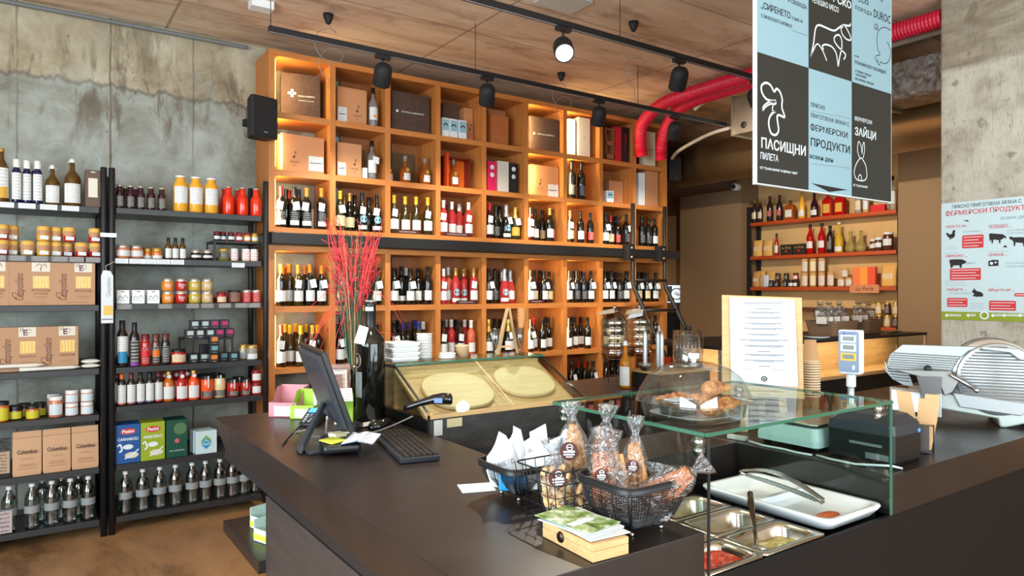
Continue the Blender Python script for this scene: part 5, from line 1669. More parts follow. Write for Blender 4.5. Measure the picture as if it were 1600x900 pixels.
def croissant():
    rings = []
    N_ = 26
    for i in range(N_ + 1):
        t = i / N_ * 2 - 1
        a = t * 1.25
        cx, cy = .052 * math.sin(a), .052 * math.cos(a) - .045
        rad = max(.003, .024 * (1 - abs(t) ** 1.8) ** .7 * (1 + .13 * (1 if (i // 2) % 2 else -1)))
        rings.append([(cx + rad * math.cos(q) * math.sin(a), cy + rad * math.cos(q) * math.cos(a), .022 + rad * .85 * math.sin(q)) for q in [2 * PI * k / 12 for k in range(12)]])
    return MB().loft(rings).build('croissant', M_CRO, None, subsurf=1)


for i, (x, y, z, r_) in enumerate(((1.395, 1.09, .011, .5), (1.395, 1.165, .011, 1.9), (1.315, 1.068, .011, .05), (1.385, 1.125, .046, .1), (1.34, 1.21, .012, 2.9))):
    put('cro', croissant, (x, y, GT + z + .002), r_, ['golden croissant at the near right corner under the acrylic dome', 'golden croissant at the right rear corner of the dome tray', 'golden croissant lying at the front left of the dome tray', 'golden croissant stacked on top of the others in the dome', 'golden croissant at the back middle of the dome tray'][i], 'croissant', None, (.85, .85, .9))
# food container inside the dome
o = MB().loft([rr(.036, .028, .008, 0), rr(.04, .032, .008, .03), rr(.043, .035, .008, .033)], True, True).build('plastic_tub', glass('frosted_tub', (214, 222, 228), 1.5, .2, 0, 1, .25), None, (1.28, 1.145, GT + .013))
MB().box(-.03, .03, -.02, .02, .034, .036).build('label', M_PAPER, o)
tag(o, 'small lidded plastic tub with white label inside the acrylic dome', 'tub')


# ------------------------------------------------------------ baskets
def mesh_basket(label, cx, cy, hx_, hy_, h, pitch=.006):
    t = thing('mesh_basket', (cx, cy, CT + .001))
    tag(t, label, 'basket')
    n = 64
    lev = [(h, 1), (h * .8, .97), (h * .6, .92), (h * .42, .84), (h * .27, .72), (h * .15, .55), (.012, .38)]
    rings = []
    # denser rings
    zs = []
    for i in range(len(lev) - 1):
        for q in range(4):
            u = q / 4
            zs.append((lev[i][0] * (1 - u) + lev[i + 1][0] * u, lev[i][1] * (1 - u) + lev[i + 1][1] * u))
    zs.append(lev[-1])
    for z, k in zs: rings.append(ser(hx_ * k, hy_ * k, z, 5, n))
    o_ = MB().loft(rings, False, True, sm=False).build('wire_mesh', M_BLKP, t)
    w_ = o_.modifiers.new('wire', 'WIREFRAME'); w_.thickness = .0026; w_.use_even_offset = False; w_.use_replace = True
    MB().loft([ser(hx_ + .004, hy_ + .004, h - .012, 6, n), ser(hx_ + .005, hy_ + .005, h + .004, 6, n), ser(hx_ - .001, hy_ - .001, h + .004, 6, n), ser(hx_ - .002, hy_ - .002, h - .012, 6, n)], False, False).build('rim_band', M_BLKP, t)
    m_ = MB()
    for sy in (-1, 1):
        m_.tube([(sx * hx_ * k * .875, sy * hy_ * k * .875, z) for sx, k, z in ((-1, .99, h - .005), (-1, .93, h * .6), (-1, .75, h * .27), (-1, .42, .008), (1, .42, .008), (1, .75, h * .27), (1, .93, h * .6), (1, .99, h - .005))], .0028, 6)
    m_.build('frame_wire', M_BLKP, t)
    for sx in (-1, 1):
        for sy in (-1, 1):
            MB().lathe([(0, 0), (.005, 0), (.006, .003), (.003, .008), (0, .008)], 10, (sx * hx_ * .45, sy * hy_ * .45, -.0008)).build('foot', M_STEEL, t)
    return t


mesh_basket('large black mesh basket full of bagged breadsticks at the counter end', 1.098, 1.112, .098, .088, .112)
mesh_basket('small black mesh basket holding white printed paper bags', 1.045, 1.452, .095, .085, .085)
# open wire basket
wb = thing('wire_basket', (1.068, 1.282, CT + .001))
tag(wb, 'open black wire grid basket holding bags of biscuits, between two mesh baskets', 'basket')
wx, wy, wh = .118, .075, .115
m = MB()
for z, k in ((.003, .86), (.03, .9), (.058, .94), (.086, .97)):
    m.tube(rr(wx * k, wy * k, .012, z, 3), .0011, 5, closed=True)
m.tube([(a, b, wh) for a, b, c in rr(wx, wy, .014, 0, 3)], .002, 6, closed=True)
for i in range(9):
    u = -1 + 2 * i / 8
    for sy in (-1, 1): m.tube([(wx * u, sy * wy, wh), (wx * u * .86, sy * wy * .86, .003)], .0011, 5)
    if i < 6:
        v = -1 + 2 * i / 5
        for sx in (-1, 1): m.tube([(sx * wx, v * wy, wh), (sx * wx * .86, v * wy * .86, .003)], .0011, 5)
        m.tube([(-wx * .86, v * wy * .86, .003), (wx * .86, v * wy * .86, .003)], .0011, 5)
m.build('wire_grid', M_BLKP, wb)


# ------------------------------------------------------------ bags with bread and biscuits
def crumple(rings, amp, sc):
    out = []
    for r_ in rings:
        out.append([tuple(Vector(p) + noise.noise_vector(Vector(p) * sc) * amp) for p in r_])
    return out


M_STK = mat('brown_sticker', (84, 40, 34), .5)


def snack(label, x, y, z, h, w, kind, tilt=(0, 0), st=None, seed=0, turn=0):
    rnd = random.Random(seed)
    t = thing('snack_bag', (x, y, z), facing(x, y) + turn)
    t.rotation_euler = (tilt[0], tilt[1], facing(x, y) + turn)
    tag(t, label, 'snack bag')
    d = w * .62
    prof = [(0, .55), (.06, .85), (.2, 1), (.4, 1.02), (.55, .92), (.66, .66), (.74, .36), (.79, .2), (.83, .3), (.9, .5), (1, .62)]
    n = 28
    rings = []
    for q, k in prof:
        rings.append([(w / 2 * k * math.cos(a) * (1 + (.18 * math.sin(a * 9 + seed) if q > .78 else .03 * math.sin(a * 5 + q * 9))),
                       d / 2 * k * math.sin(a) * (1 + (.3 * math.sin(a * 7 + seed) if q > .78 else 0)), q * h) for a in [2 * PI * i / n for i in range(n)]])
    MB().loft(crumple(rings, w * .07, 26), True, False).build('clear_bag', M_FILM, t)
    # food
    if kind in ('stick', 'redstick'):
        m_ = MB()
        for i in range(20):
            a = rnd.uniform(-1, 1) * w * .36; b = rnd.uniform(-1, 1) * d * .34
            c = a * .7 + rnd.uniform(-.01, .01)
            hh_ = h * rnd.uniform(.5, .72)
            m_.tube([(a, b, .01), ((a + c) / 2 + .004, b * .9, hh_ * .5), (c * .7, b * .6, hh_)], [.0055, .0068, .005], 7)
        fd = m_.build('breadsticks', mat('golden_breadstick', (218, 156, 96), .6, bump=.5, bscale=120) if kind == 'stick' else mat('paprika_breadstick', (190, 112, 68), .6, bump=.5, bscale=120), t)
    elif kind == 'biscuit':
        m_ = MB()
        for i in range(34):
            a = rnd.uniform(-1, 1) * w * .34; b = rnd.uniform(-1, 1) * d * .3; zz = rnd.uniform(.015, h * .6)
            Q = Matrix.Translation((a, b, zz)) @ Matrix.Rotation(rnd.uniform(0, 6), 4, 'Y') @ Matrix.Rotation(rnd.uniform(0, 6), 4, 'Z')
            b_ = MB().loft([[(.017 * k * math.cos(g), .012 * k * math.sin(g), z_) for g in [2 * PI * u / 9 for u in range(9)]] for z_, k in ((-.006, .6), (-.003, 1), (.004, 1), (.007, .6))])
            m_.merge(b_, Q)
        fd = m_.build('biscuits', mat('pale_biscuit', (222, 180, 126), .7, bump=.4, bscale=90), t)
    else:
        m_ = MB()
        for i in range(40):
            a = rnd.uniform(-1, 1) * w * .34; b = rnd.uniform(-1, 1) * d * .3; zz = rnd.uniform(.01, h * .5)
            m_.lathe([(0, -.007), (.007, -.004), (.008, .002), (.004, .007), (0, .008)], 7, (a, b, zz))
        fd = m_.build('dark_nuts', mat('dark_nut', (96, 66, 50), .6, bump=.4, bscale=90), t)
    if st:
        sx_, sz_, sr = st
        m_ = MB(); yy = -d / 2 * 1.05 - .002
        m_.disc(sx_, sz_, sr, yy, 0, 28)
        m_.stroke([(sx_ + sr * .1 + sr * .32 * math.cos(a), sz_ + sr * .42 + sr * .32 * math.sin(a)) for a in [i * .45 for i in range(15)]], sr * .09, yy - .0006, 1)
        m_.stroke([(sx_ - sr * .15, sz_ + sr * .42), (sx_ + sr * .3, sz_ + sr * .42)], sr * .09, yy - .0006, 1, False)
        m_.stroke([(sx_ - sr * .6, sz_ - .05 * sr), (sx_ + sr * .65, sz_ - .05 * sr)], sr * .2, yy - .0006, 1, False)
        m_.stroke([(sx_ - sr * .6, sz_ - .35 * sr), (sx_ + sr * .6, sz_ - .35 * sr)], sr * .16, yy - .0006, 1, False)
        m_.stroke([(sx_ - sr * .35, sz_ - .6 * sr), (sx_ + sr * .4, sz_ - .6 * sr)], sr * .12, yy - .0006, 1, False)
        m_.build('round_sticker', [M_STK, M_WINK], t)
    return t


snack('clear bag of biscuits with tilted sticker at the left of wire basket', 1.02, 1.27, CT + .006, .17, .085, 'biscuit', (0, -.12), (.004, .085, .022), 1)
snack('clear bag of biscuits with sticker at the right of wire basket', 1.085, 1.245, CT + .006, .15, .085, 'biscuit', (0, .1), (.028, .05, .022), 2)
snack('upright bag of thin breadsticks with brown sticker above wire basket', 1.09, 1.305, CT + .06, .19, .075, 'stick', (-.05, -.04), (-.010, .075, .022), 3)
snack('bag of red breadsticks with brown sticker leaning behind black mesh basket', 1.155, 1.29, CT + .04, .2, .08, 'redstick', (-.1, .12), (.0, .08, .021), 4)
snack('tied bag of breadsticks standing in the left of mesh basket', 1.055, 1.155, CT + .03, .185, .075, 'redstick', (-.05, -.05), (-.005, .085, .015), 5)
snack('crinkled bag knotted at the top in the middle of mesh basket', 1.09, 1.17, CT + .035, .17, .07, 'stick', (.05, .0), None, 6)
snack('tall bag of golden breadsticks standing up in the mesh basket', 1.135, 1.15, CT + .035, .2, .062, 'stick', (.0, .03), (-.004, .09, .015), 7)
snack('clear bag of reddish sticks hanging over the right side of basket', 1.11, 1.075, CT + .07, .15, .075, 'redstick', (.1, .95), None, 8)
snack('bag of dark glazed nuts in the front corner of mesh basket', 1.06, 1.09, CT + .014, .12, .085, 'nut', (0, -.15), None, 9)
snack('bag of brown snacks low in the right half of mesh basket', 1.12, 1.08, CT + .014, .13, .085, 'nut', (0, .1), None, 10)


# white printed paper bags
def paper_bag(label, x, y, z, w, h, rz, tilt, lean, text=None, pinch=.2):
    t = thing('paper_bag', (x, y, z))
    t.rotation_euler = (lean, tilt, facing(x, y) + rz)
    tag(t, label, 'paper bag')
    rings = []
    for q, k, d_ in ((0, .8, .014), (.1, 1, .022), (.4, 1, .02), (.7, .8, .012), (.9, .5, .005), (1, pinch, .002)):
        rings.append([(w / 2 * k * cx_ + .004 * math.sin(q * 9), d_ * cy_, h * q + (.012 * cx_ if q > .8 else 0)) for cx_, cy_ in ((-1, 0), (-.5, -1), (0, -.7), (.5, -1), (1, 0), (.5, 1), (0, .8), (-.5, 1))])
    MB().loft(crumple(rings, .006, 30), sm=False).build('bag', mat('white_printed_bag_paper', (224, 230, 234), .75, bump=.2, bscale=30), t)
    if text: MB().text(text, .017, 0, h * .50, -.027, 0, bold=.02, fit=w * .7).build('lettering', mat('grey_brown_ink', (120, 112, 112), .7), t)
    return t


paper_bag('white paper bag with grey lettering at the left of small mesh basket', 1.0, 1.46, CT + .03, .085, .12, .1, -.25, 0, 'ИНИЕТО')
paper_bag('pointed white paper bag standing second from the left in small basket', 1.03, 1.475, CT + .03, .075, .13, .2, -.05, .05, None, .05)
paper_bag('wide folded white paper bag in the middle of small mesh basket', 1.075, 1.43, CT + .03, .10, .10, -.1, .12, 0, None, .8)
paper_bag('white paper bag with torn top behind the folded one', 1.10, 1.49, CT + .03, .08, .125, 0, .1, -.05, None, .5)
paper_bag('white paper bag leaning right beside the tall breadstick bag', 1.12, 1.44, CT + .02, .08, .15, -.1, .35, 0, None, .4)
o = MB().box(-.035, .035, -.01, .01, 0, .05).build('blue_packet', mat('bright_blue_packet', (30, 130, 190), .4), None, (.985, 1.415, CT + .028), (0, 0, facing(.985, 1.415)), .004)
tag(o, 'bright blue packet seen through the small mesh basket', 'packet')
o = MB().box(-.012, .012, -.01, .01, 0, .05).build('white_packet', M_PAPER, None, (1.028, 1.388, CT + .03), (0, 0, facing(.985, 1.415)), .004)
tag(o, 'narrow white packet beside the blue one in the small mesh basket', 'packet')

# wooden box with leaflets
wbx = thing('wooden_box', (.935, 1.088, CT + .001), R(-3))
tag(wbx, 'pale wooden box with a metal clasp under a pile of leaflets', 'box')
MB().box(-.045, .045, -.085, .085, 0, .020).build('box_body', M_PALE, wbx, bevel=.001)
MB().box(-.045, .045, -.085, .085, .0205, .034).build('lid', M_PALE, wbx, bevel=.001)
m = MB().disc(0, 0, .012, 0, 0, 16, .01)
m = MB().lathe([(0, -.004), (.010, -.003), (.012, 0), (0, 0)], 16, (-.045, .02, .018), 0, True, 'x')
m.build('clasp', mat('dark_bronze', (70, 58, 52), .3, .9), wbx)
for i, (dx, dy, rz, z, c) in enumerate(((.01, .0, -4, .036, 0), (.002, .015, 6, .0385, 1), (.012, .022, -2, .041, 2), (.006, .03, 8, .0435, 3))):
    mt = [M_PAPER, printed('blue_edged_leaflet', (206, 220, 230), (90, 140, 180), 3, .5, 3), M_PAPER, None][i] or None
    if mt is None:
        nn = Net('green_photo_leaflet'); g = nn.noise(nn.coord('Object'), 26, 5, .6)
        mt = nn.out(nn.ramp(g, [(.35, (60, 90, 40)), (.48, (130, 160, 80)), (.6, (206, 214, 200))]), .4)
    o = MB().box(-.05, .05, -.075, .075, 0, .0015).build('leaflet', mt, None, (.935 + dx, 1.088 + dy, CT + .001 + z), (0, 0, R(rz)))
    if i == 3: MB().quad((-.045, -.01, .0018), (-.045, -.03, .0018), (.02, -.03, .0018), (.02, -.01, .0018)).build('white_print', M_WINK, o)
    tag(o, ['white leaflet at the bottom of the pile on the wooden box', 'blue-edged leaflet second from the bottom on the wooden box', 'white folded leaflet under the top one on wooden box', 'green landscape photo leaflet lying on top of the pile'][i], 'leaflet')
q = onZ(747, 762, CT)
tag(MB().box(-.045, .045, -.04, .04, 0, .0008).build('paper_sheet', M_PAPER, None, (.972, 1.565, CT + .001), (0, 0, R(-20))), 'small blank white paper sheet lying beside the small mesh basket', 'paper')

# ------------------------------------------------------------ till equipment
# monitor
ex = Vector((.178, 1.094, 0)).normalized()
A0 = Vector((.765, 2.17, 1.352)); A1 = A0 + ex * .46
up = Vector((.86 - .765, 0, 1.087 - 1.352)); up = up - ex * up.dot(ex)
B0, B1 = A0 + up, A1 + up
nrm = ex.cross(up.normalized()); nrm = nrm if nrm.x > 0 else -nrm
mo = thing('monitor', (0, 0, 0))
base = (A0 + B0 + A1 + B1) / 4
mo.location = (base.x, base.y, CT + .001)
T0 = Vector(mo.location)


def slab(c4, th, inset=0):
    c = sum(c4, Vector()) / 4
    f = [p + (c - p).normalized() * inset for p in c4]
    vs = [p - T0 for p in c4] + [p - T0 + nrm * th for p in f]
    return MB().add(vs, [(0, 1, 2, 3), (7, 6, 5, 4), (0, 4, 5, 1), (1, 5, 6, 2), (2, 6, 7, 3), (3, 7, 4, 0)])


tag(mo, 'black flat monitor on a slanted grey stand, seen from behind on the counter', 'monitor')
slab([A0, A1, B1, B0], .018).build('screen_frame', M_BLKP, mo, bevel=.003)
slab([A0.lerp(B1, .02) + nrm * .0185, A1.lerp(B0, .02) + nrm * .0185, B1.lerp(A0, .02) + nrm * .0185, B0.lerp(A1, .02) + nrm * .0185], .0006).build('screen', mat('dark_screen', (14, 16, 20), .08), mo)
M_MONB = mat('graphite_plastic', (44, 48, 56), .38)
slab([A0.lerp(B1, .03), A1.lerp(B0, .03), B1.lerp(A0, .03), B0.lerp(A1, .03)], -.014, .02).build('back_shell', M_MONB, mo, bevel=.004)
cB = A0.lerp(A1, .5).lerp(B0.lerp(B1, .5), .72) - T0 - nrm * .016
ft = Vector((.715, 2.235, CT)) - T0
side = ex * .03
tp = cB; m = MB()
e2 = ex
for (c0, c1, w0, w1, th) in ((tp, ft, .02, .034, .016),):
    d_ = (c1 - c0).normalized(); n_ = d_.cross(e2).normalized()
    v = [c0 - e2 * w0, c0 + e2 * w0, c1 + e2 * w1, c1 - e2 * w1]
    m.add([p + n_ * th / 2 for p in v] + [p - n_ * th / 2 for p in v], [(0, 1, 2, 3), (7, 6, 5, 4), (0, 4, 5, 1), (1, 5, 6, 2), (2, 6, 7, 3), (3, 7, 4, 0)])
m.v = [(x, y, max(z, 0)) for x, y, z in m.v]
m.build('stand_leg', M_MONB, mo, bevel=.003)
m = MB().box(-.14, .06, -.05, .05, 0, .008)
m.v = [(ft.x + .14 + x * .9, ft.y + y + x * .1, z) for x, y, z in m.v]
m.build('stand_base', M_MONB, mo, bevel=.002)

# keyboard
kb = thing('keyboard', (1.025, 2.115, CT + .001), R(-12.3))
tag(kb, 'black full-size keyboard lying on the counter beside the papers', 'keyboard')
MB().box(-.062, .062, -.225, .225, 0, .016).build('base', mat('slate_plastic', (34, 38, 44), .35), kb, bevel=.003)
m = MB()
for r_ in range(6):
    y = -.215
    n = 0
    x = -.045 + r_ * .018
    while y < .21:
        ln = .016
        if r_ == 0 and n == 4: ln = .09
        if y + ln > .213: break
        if .068 < y < .076 or .135 < y < .143: y += .009; continue
        m.box(x, x + .0145, y, y + ln - .003, .016, .0215); y += ln + .0015 - .0005; n += 1
o = m.build('keys', mat('worn_black_keys', (40, 36, 34), .4), kb)
o['kind'] = 'stuff'
# mouse
mm = thing('computer_mouse', (1.10, 2.462, CT + .001), R(-70))
tag(mm, 'black computer mouse behind the keyboard', 'mouse')
MB().loft([ser(.028, .055, 0, 2.4, 20), ser(.031, .058, .006, 2.4, 20), ser(.029, .054, .018, 2.4, 20), ser(.022, .042, .029, 2.3, 20), ser(.01, .022, .034, 2.2, 20)]).build('shell', mat('glossy_black', (16, 18, 22), .12, coat=.5), mm)
MB().lathe([(0, -.003), (.006, -.003), (.006, .003), (0, .003)], 12, (0, -.034, .029), 0, True, 'x').build('wheel', M_GREYINK, mm)
# black pos box, notes, leaflet, cable
pb = MB().loft([rr(.055, .085, .01, 0), rr(.058, .088, .01, .004), rr(.058, .088, .01, .022), rr(.054, .084, .01, .026)]).build('receipt_box', M_BLKP, None, (.835, 2.19, CT + .010 + .0), (0, 0, R(-15)))
pb.location.z = CT + .0102
tag(pb, 'flat black till box under notes and leaflets beside the monitor foot', 'box')
x, y, z = onZ(525, 704, CT + .037)
tag(MB().add([(-.035, -.03, 0), (.035, -.035, 0), (.04, .03, .004), (-.03, .028, .006), (-.035, -.03, .002), (.035, -.035, .002), (.04, .03, .006), (-.03, .028, .008)], [(0, 3, 2, 1), (4, 5, 6, 7), (0, 1, 5, 4), (1, 2, 6, 5), (2, 3, 7, 6), (3, 0, 4, 7)]).build('sticky_note', mat('yellow_note', (196, 202, 70), .7), None, (.80, 2.165, CT + .038), (0, 0, .5)), 'curled yellow sticky note on the black till box', 'note')
tag(MB().box(-.022, .022, -.02, .02, 0, .012).build('note_pad', mat('cream_note', (214, 206, 170), .7), None, (.845, 2.235, CT + .0375), (0, 0, .3)), 'small cream note pad on the black till box', 'note pad')
lf = MB()
for i in range(2):
    lf.add([(-.05, -.07, .001 + .001 * i), (.05, -.07, .001 + .003 * i), (.05, .07, .003 + .003 * i), (-.05, .07, .001 + .002 * i), (0, -.07, .01 + .003 * i), (0, .07, .012 + .003 * i)], [(0, 4, 5, 3), (4, 1, 2, 5)])
o = lf.build('open_leaflet', printed('leaflet_text', (206, 218, 236), (120, 130, 150), 1, .5, 6, 4), None, (.885, 2.13, CT + .038), (0, 0, R(-35)))
tag(o, 'open white leaflet draped over the black till box edge', 'leaflet')
# barcode scanner on case ledge
bs = thing('barcode_scanner', (1.242, 2.295, 1.128), R(-32))
tag(bs, 'black handheld barcode scanner resting on the corner of the pastry case', 'scanner')
MB().loft([[(x_ , y_ * w_, z_ * h_ + c_) for y_, z_ in [(math.cos(a), math.sin(a)) for a in [2 * PI * k / 12 for k in range(12)]]] for x_, w_, h_, c_ in ((.065, .02, .016, .018), (.06, .026, .022, .02), (.03, .026, .022, .022), (-.005, .02, .018, .02), (-.05, .014, .013, .008), (-.10, .015, .014, -.008), (-.115, .010, .010, -.012))]).build('housing', MATS['glossy_black'], bs)
MB().box(.061, .067, -.019, .019, .006, .03).build('window', mat('scanner_window', (40, 18, 22), .1), bs)
MB().box(.0, .03, -.027, -.024, .01, .028).build('badge', mat('blue_badge', (110, 140, 210), .4), bs)
m = MB(); pts = []
a_, b_ = Vector((1.125, 2.24, 1.105)), Vector((.90, 2.33, CT + .006))
for i in range(14):
    t = i / 13; p = a_.lerp(b_, t); p.z = a_.z * (1 - t) + b_.z * t - .03 * math.sin(PI * t) * .4; pts.append(p)
pts += [Vector((.86, 2.40, CT + .006)), Vector((.80, 2.46, CT + .006)), Vector((.76, 2.42, CT + .03)), Vector((.78, 2.34, CT + .05))]
tag(MB().tube(pts, .0025, 6).build('scanner_cable', mat('light_grey_cable', (120, 116, 112), .5)), 'grey cable running from the barcode scanner to the monitor', 'cable')
pts = [(.98, 2.40, CT + .004), (.93, 2.46, CT + .004), (.88, 2.44, CT + .01), (.86, 2.38, CT + .05), (.84, 2.32, CT + .09)]
tag(MB().tube(pts, .0035, 6).build('white_cable', mat('white_cable', (200, 206, 210), .5)), 'white cable with printed tag below the monitor', 'cable')
tag(MB().tube([(.70, 2.36, CT + .004), (.74, 2.44, CT + .004), (.8, 2.50, CT + .03), (.84, 2.45, CT + .08), (.86, 2.42, CT + .11)], .003, 6).build('black_cable', M_BLKP), 'thin black cable looping behind the monitor stand', 'cable')
# second small keypad behind monitor
kp = thing('payment_terminal', (.92, 2.70, CT + .001), R(-35))
tag(kp, 'small payment terminal with glowing blue display behind the monitor', 'payment terminal')
MB().add([(-.035, -.07, 0), (.035, -.07, 0), (.035, .07, 0), (-.035, .07, 0), (-.035, -.07, .012), (.035, -.07, .012), (.035, .07, .05), (-.035, .07, .05)], [(0, 3, 2, 1), (4, 5, 6, 7), (0, 1, 5, 4), (1, 2, 6, 5), (2, 3, 7, 6), (3, 0, 4, 7)]).build('housing', M_BLKP, kp, bevel=.003)
MB().quad((-.026, .02, .0385), (.026, .02, .0385), (.026, .06, .0495), (-.026, .06, .0495)).build('display', mat('blue_display', (60, 130, 230), .3, emis=(70, 150, 255), estr=1.2), kp)
m = MB()
for i in range(3):
    for j in range(4): m.box(-.024 + i * .018, -.012 + i * .018, -.06 + j * .018, -.048 + j * .018, .016 + j * .005, .021 + j * .005)
m.build('keypad', mat('grey_keys', (150, 154, 160), .5), kp)
kp2 = thing('calculator', (.985, 2.50, CT + .001), R(-40))
tag(kp2, 'small black calculator with many keys between monitor and mouse', 'calculator')
MB().box(-.045, .045, -.05, .05, 0, .018).build('housing', M_BLKP, kp2, bevel=.004)
m = MB()
for i in range(5):
    for j in range(5): m.box(-.039 + i * .0165, -.027 + i * .0165, -.042 + j * .017, -.030 + j * .017, .018, .023)
o = m.build('keys', MATS['worn_black_keys'], kp2); o['kind'] = 'stuff'


# cardboard display boxes on the far end
def tray_box(label, x, y, w, d, h, hf, m1, m2, rz, front=True):
    t = thing('display_carton', (x, y, CT + .001), rz)
    tag(t, label, 'display carton')
    m = MB().box(-w / 2, w / 2, -d / 2, d / 2, 0, .002).box(-w / 2, w / 2, d / 2 - .002, d / 2, 0, h)
    for sx in (-1, 1):
        m.add([(sx * w / 2, -d / 2, 0), (sx * w / 2, d / 2, 0), (sx * w / 2, d / 2, h), (sx * w / 2, d * .1, h * .95), (sx * w / 2, -d * .2, hf), (sx * w / 2, -d / 2, hf)], [(0, 1, 2, 3, 4, 5)])
    m.box(-w / 2, w / 2, -d / 2, -d / 2 + .002, 0, hf)
    m.build('tray', m1, t)
    MB().card(-w * .3, w * .3, hf * .1, hf * .75, -d / 2 - .001).build('front_label', m2, t)
    return t


m_pinkc = mat('dusty_pink_card', (190, 130, 140), .7)
m_lime = mat('lime_card', (150, 196, 60), .6)
tray_box('dusty pink cardboard display tray at the far left corner of counter', .90, 2.94, .12, .12, .12, .06, m_pinkc, M_LBL, -.75)
tray_box('lime green cardboard display tray beside the dusty pink one', .945, 2.845, .10, .10, .11, .055, m_lime, M_LBL, -.75)
m = MB()
tb = thing('tea_carton', (1.025, 2.64, CT + .001), R(-25))
tag(tb, 'open white and green tea carton behind the monitor', 'tea carton')
MB().box(-.035, .035, -.03, .03, 0, .10).add([(-.035, -.03, .10), (.035, -.03, .10), (.03, .0, .135), (-.03, .0, .135)], [(0, 1, 2, 3)]).add([(-.035, .03, .10), (.035, .03, .10), (.03, .0, .135), (-.03, .0, .135)], [(0, 1, 2, 3)]).build('carton_body', m_lime, tb)
MB().card(-.035, .0, .0, .099, -.031).build('white_panel', M_LBL, tb)
MB().add([(-.03, -.0005, .136), (.03, -.0005, .136), (.036, -.04, .09), (-.036, -.04, .09)], [(0, 1, 2, 3)]).build('open_flap', printed('flap_print', (226, 228, 230), (196, 60, 110), 3, .5, 3), tb)
for i, (x, y, rz, h, c) in enumerate(((1.03, 2.80, .2, .17, (130, 96, 86)), (1.055, 2.79, .3, .19, (206, 196, 186)), (1.075, 2.80, .1, .21, (150, 120, 110)), (1.0, 2.78, .4, .13, (226, 228, 230)))):
    mt = printed('brochure_print_' + 'abcd'[i], c, (70, 60, 70), 6, .5, 3, i)
    o = MB().box(-.04, .04, 0, .004, 0, h).build('brochure', mt, None, (x, y - .02 + i * .0 + .012 * i, CT + .006), (R(-14), 0, -.35 + rz * .3))
    tag(o, ['brown striped brochure in the clear rack', 'pale brochure in the clear rack', 'tall taupe brochure in the clear rack', 'small white brochure at the rack front'][i], 'brochure')
o = MB().box(-.055, .055, -.05, .05, 0, .003).add([(-.055, .05, 0), (.055, .05, 0), (.055, .08, .16), (-.055, .08, .16)], [(0, 1, 2, 3)]).add([(-.055, -.02, 0), (.055, -.02, 0), (.055, .0, .07), (-.055, .0, .07)], [(0, 1, 2, 3)]).build('brochure_rack', M_DOME, None, (1.04, 2.805, CT + .001), (0, 0, -.3))
tag(o, 'clear acrylic brochure rack behind the monitor', 'brochure rack')
o = MB().loft(crumple([rr(.045, .03, .01, 0), rr(.044, .03, .01, .004)], .003, 30)).build('paper_receipts', M_PAPER, None, (1.085, 2.533, CT + .004), (0, 0, .1))
tag(o, 'loose white receipts at the foot of the giant wine bottle', 'receipts')

# ------------------------------------------------------------ giant bottle and dried grass
gb = MB().lathe([(0, 0), (.052, 0), (.058, .006), (.0585, .30), (.055, .325), (.038, .352), (.022, .368), (.0195, .38), (.0195, .468), (0, .468)], 28).build('giant_wine_bottle', BODY['k'], None, (1.128, 2.62, CT + .001))
MB().lathe([(.021, .375), (.0212, .455), (.0225, .457), (.0225, .478), (0, .48)], 20).build('capsule', CAPS['k'], gb)
fz = facing(1.128, 2.62)
MB().arc(.0222, .44, .482, math.degrees(fz) - 160, math.degrees(fz) - 60, 8).build('neck_strip', printed('barcode_strip', (180, 190, 200), (70, 80, 96), 12, .3, 2), gb)
a0 = math.degrees(fz) - 90
MB().arc(.0590, .10, .20, a0 - 85, a0 - 35, 8).build('bottle_label', printed('pale_blue_grey_label', (176, 196, 204), (110, 120, 130), 9, .5, 4), gb)
m = MB()
for j, (rr_, mi) in enumerate(((.03, 0), (.024, 1), (.014, 0))):
    vs = []
    for k in range(22):
        a = 2 * PI * k / 22
        u = rr_ * .8 * math.cos(a); zz = .245 + rr_ * math.sin(a)
        an = R(a0 - 62) + u / .0585
        rad = .0594 + .0004 * j
        vs.append((rad * math.cos(an), rad * math.sin(an), zz))
    m.add(vs, [tuple(range(22))], mi)
m.build('round_crest', [mat('pale_crest', (176, 170, 160), .5), mat('dark_crest', (56, 48, 46), .5)], gb)
an = R(a0 - 42)
c_ = Vector((math.cos(an), math.sin(an), 0)); s__ = Vector((-math.sin(an), math.cos(an), 0))
pt = lambda u, v, q: tuple(c_ * q + s__ * u + Vector((0, 0, v)))
MB().quad(pt(-.032, .315, .062), pt(.024, .308, .062), pt(.03, .375, .045), pt(-.018, .385, .045)).build('price_tag', M_TAG, gb)
tag(gb, 'giant black wine bottle with crest and tag standing on the counter', 'wine bottle')

gr = thing('dried_grass_bouquet', (1.163, 2.88, CT + .001))
tag(gr, 'tall bouquet of green stems with coral red twigs behind the giant bottle', 'bouquet')
MB().lathe([(0, 0), (.028, 0), (.033, .01), (.034, .08), (.028, .16), (.032, .2), (.028, .2), (.024, .16), (0, .02)], 18).build('vase', glass('clear_vase', (200, 214, 214), 1.45, .03, 0, 1, .1), gr)
rnd = random.Random(5)
g_, r_m, tn = MB(), MB(), MB()
for i in range(120):
    a = rnd.uniform(0, 2 * PI); lean = rnd.uniform(.0, .13) * rnd.random() ** .3; h = rnd.uniform(.32, .66)
    x, y = .02 * math.cos(a), .02 * math.sin(a)
    (g_ if i % 6 else tn).tube([(x * .5, y * .5, .02), (x, y, .18), (x + lean * .4 * math.cos(a), y + lean * .4 * math.sin(a), .2 + h * .5), (x + lean * math.cos(a), y + lean * math.sin(a), .15 + h)], [.0016, .0015, .0012, .0005], 4)
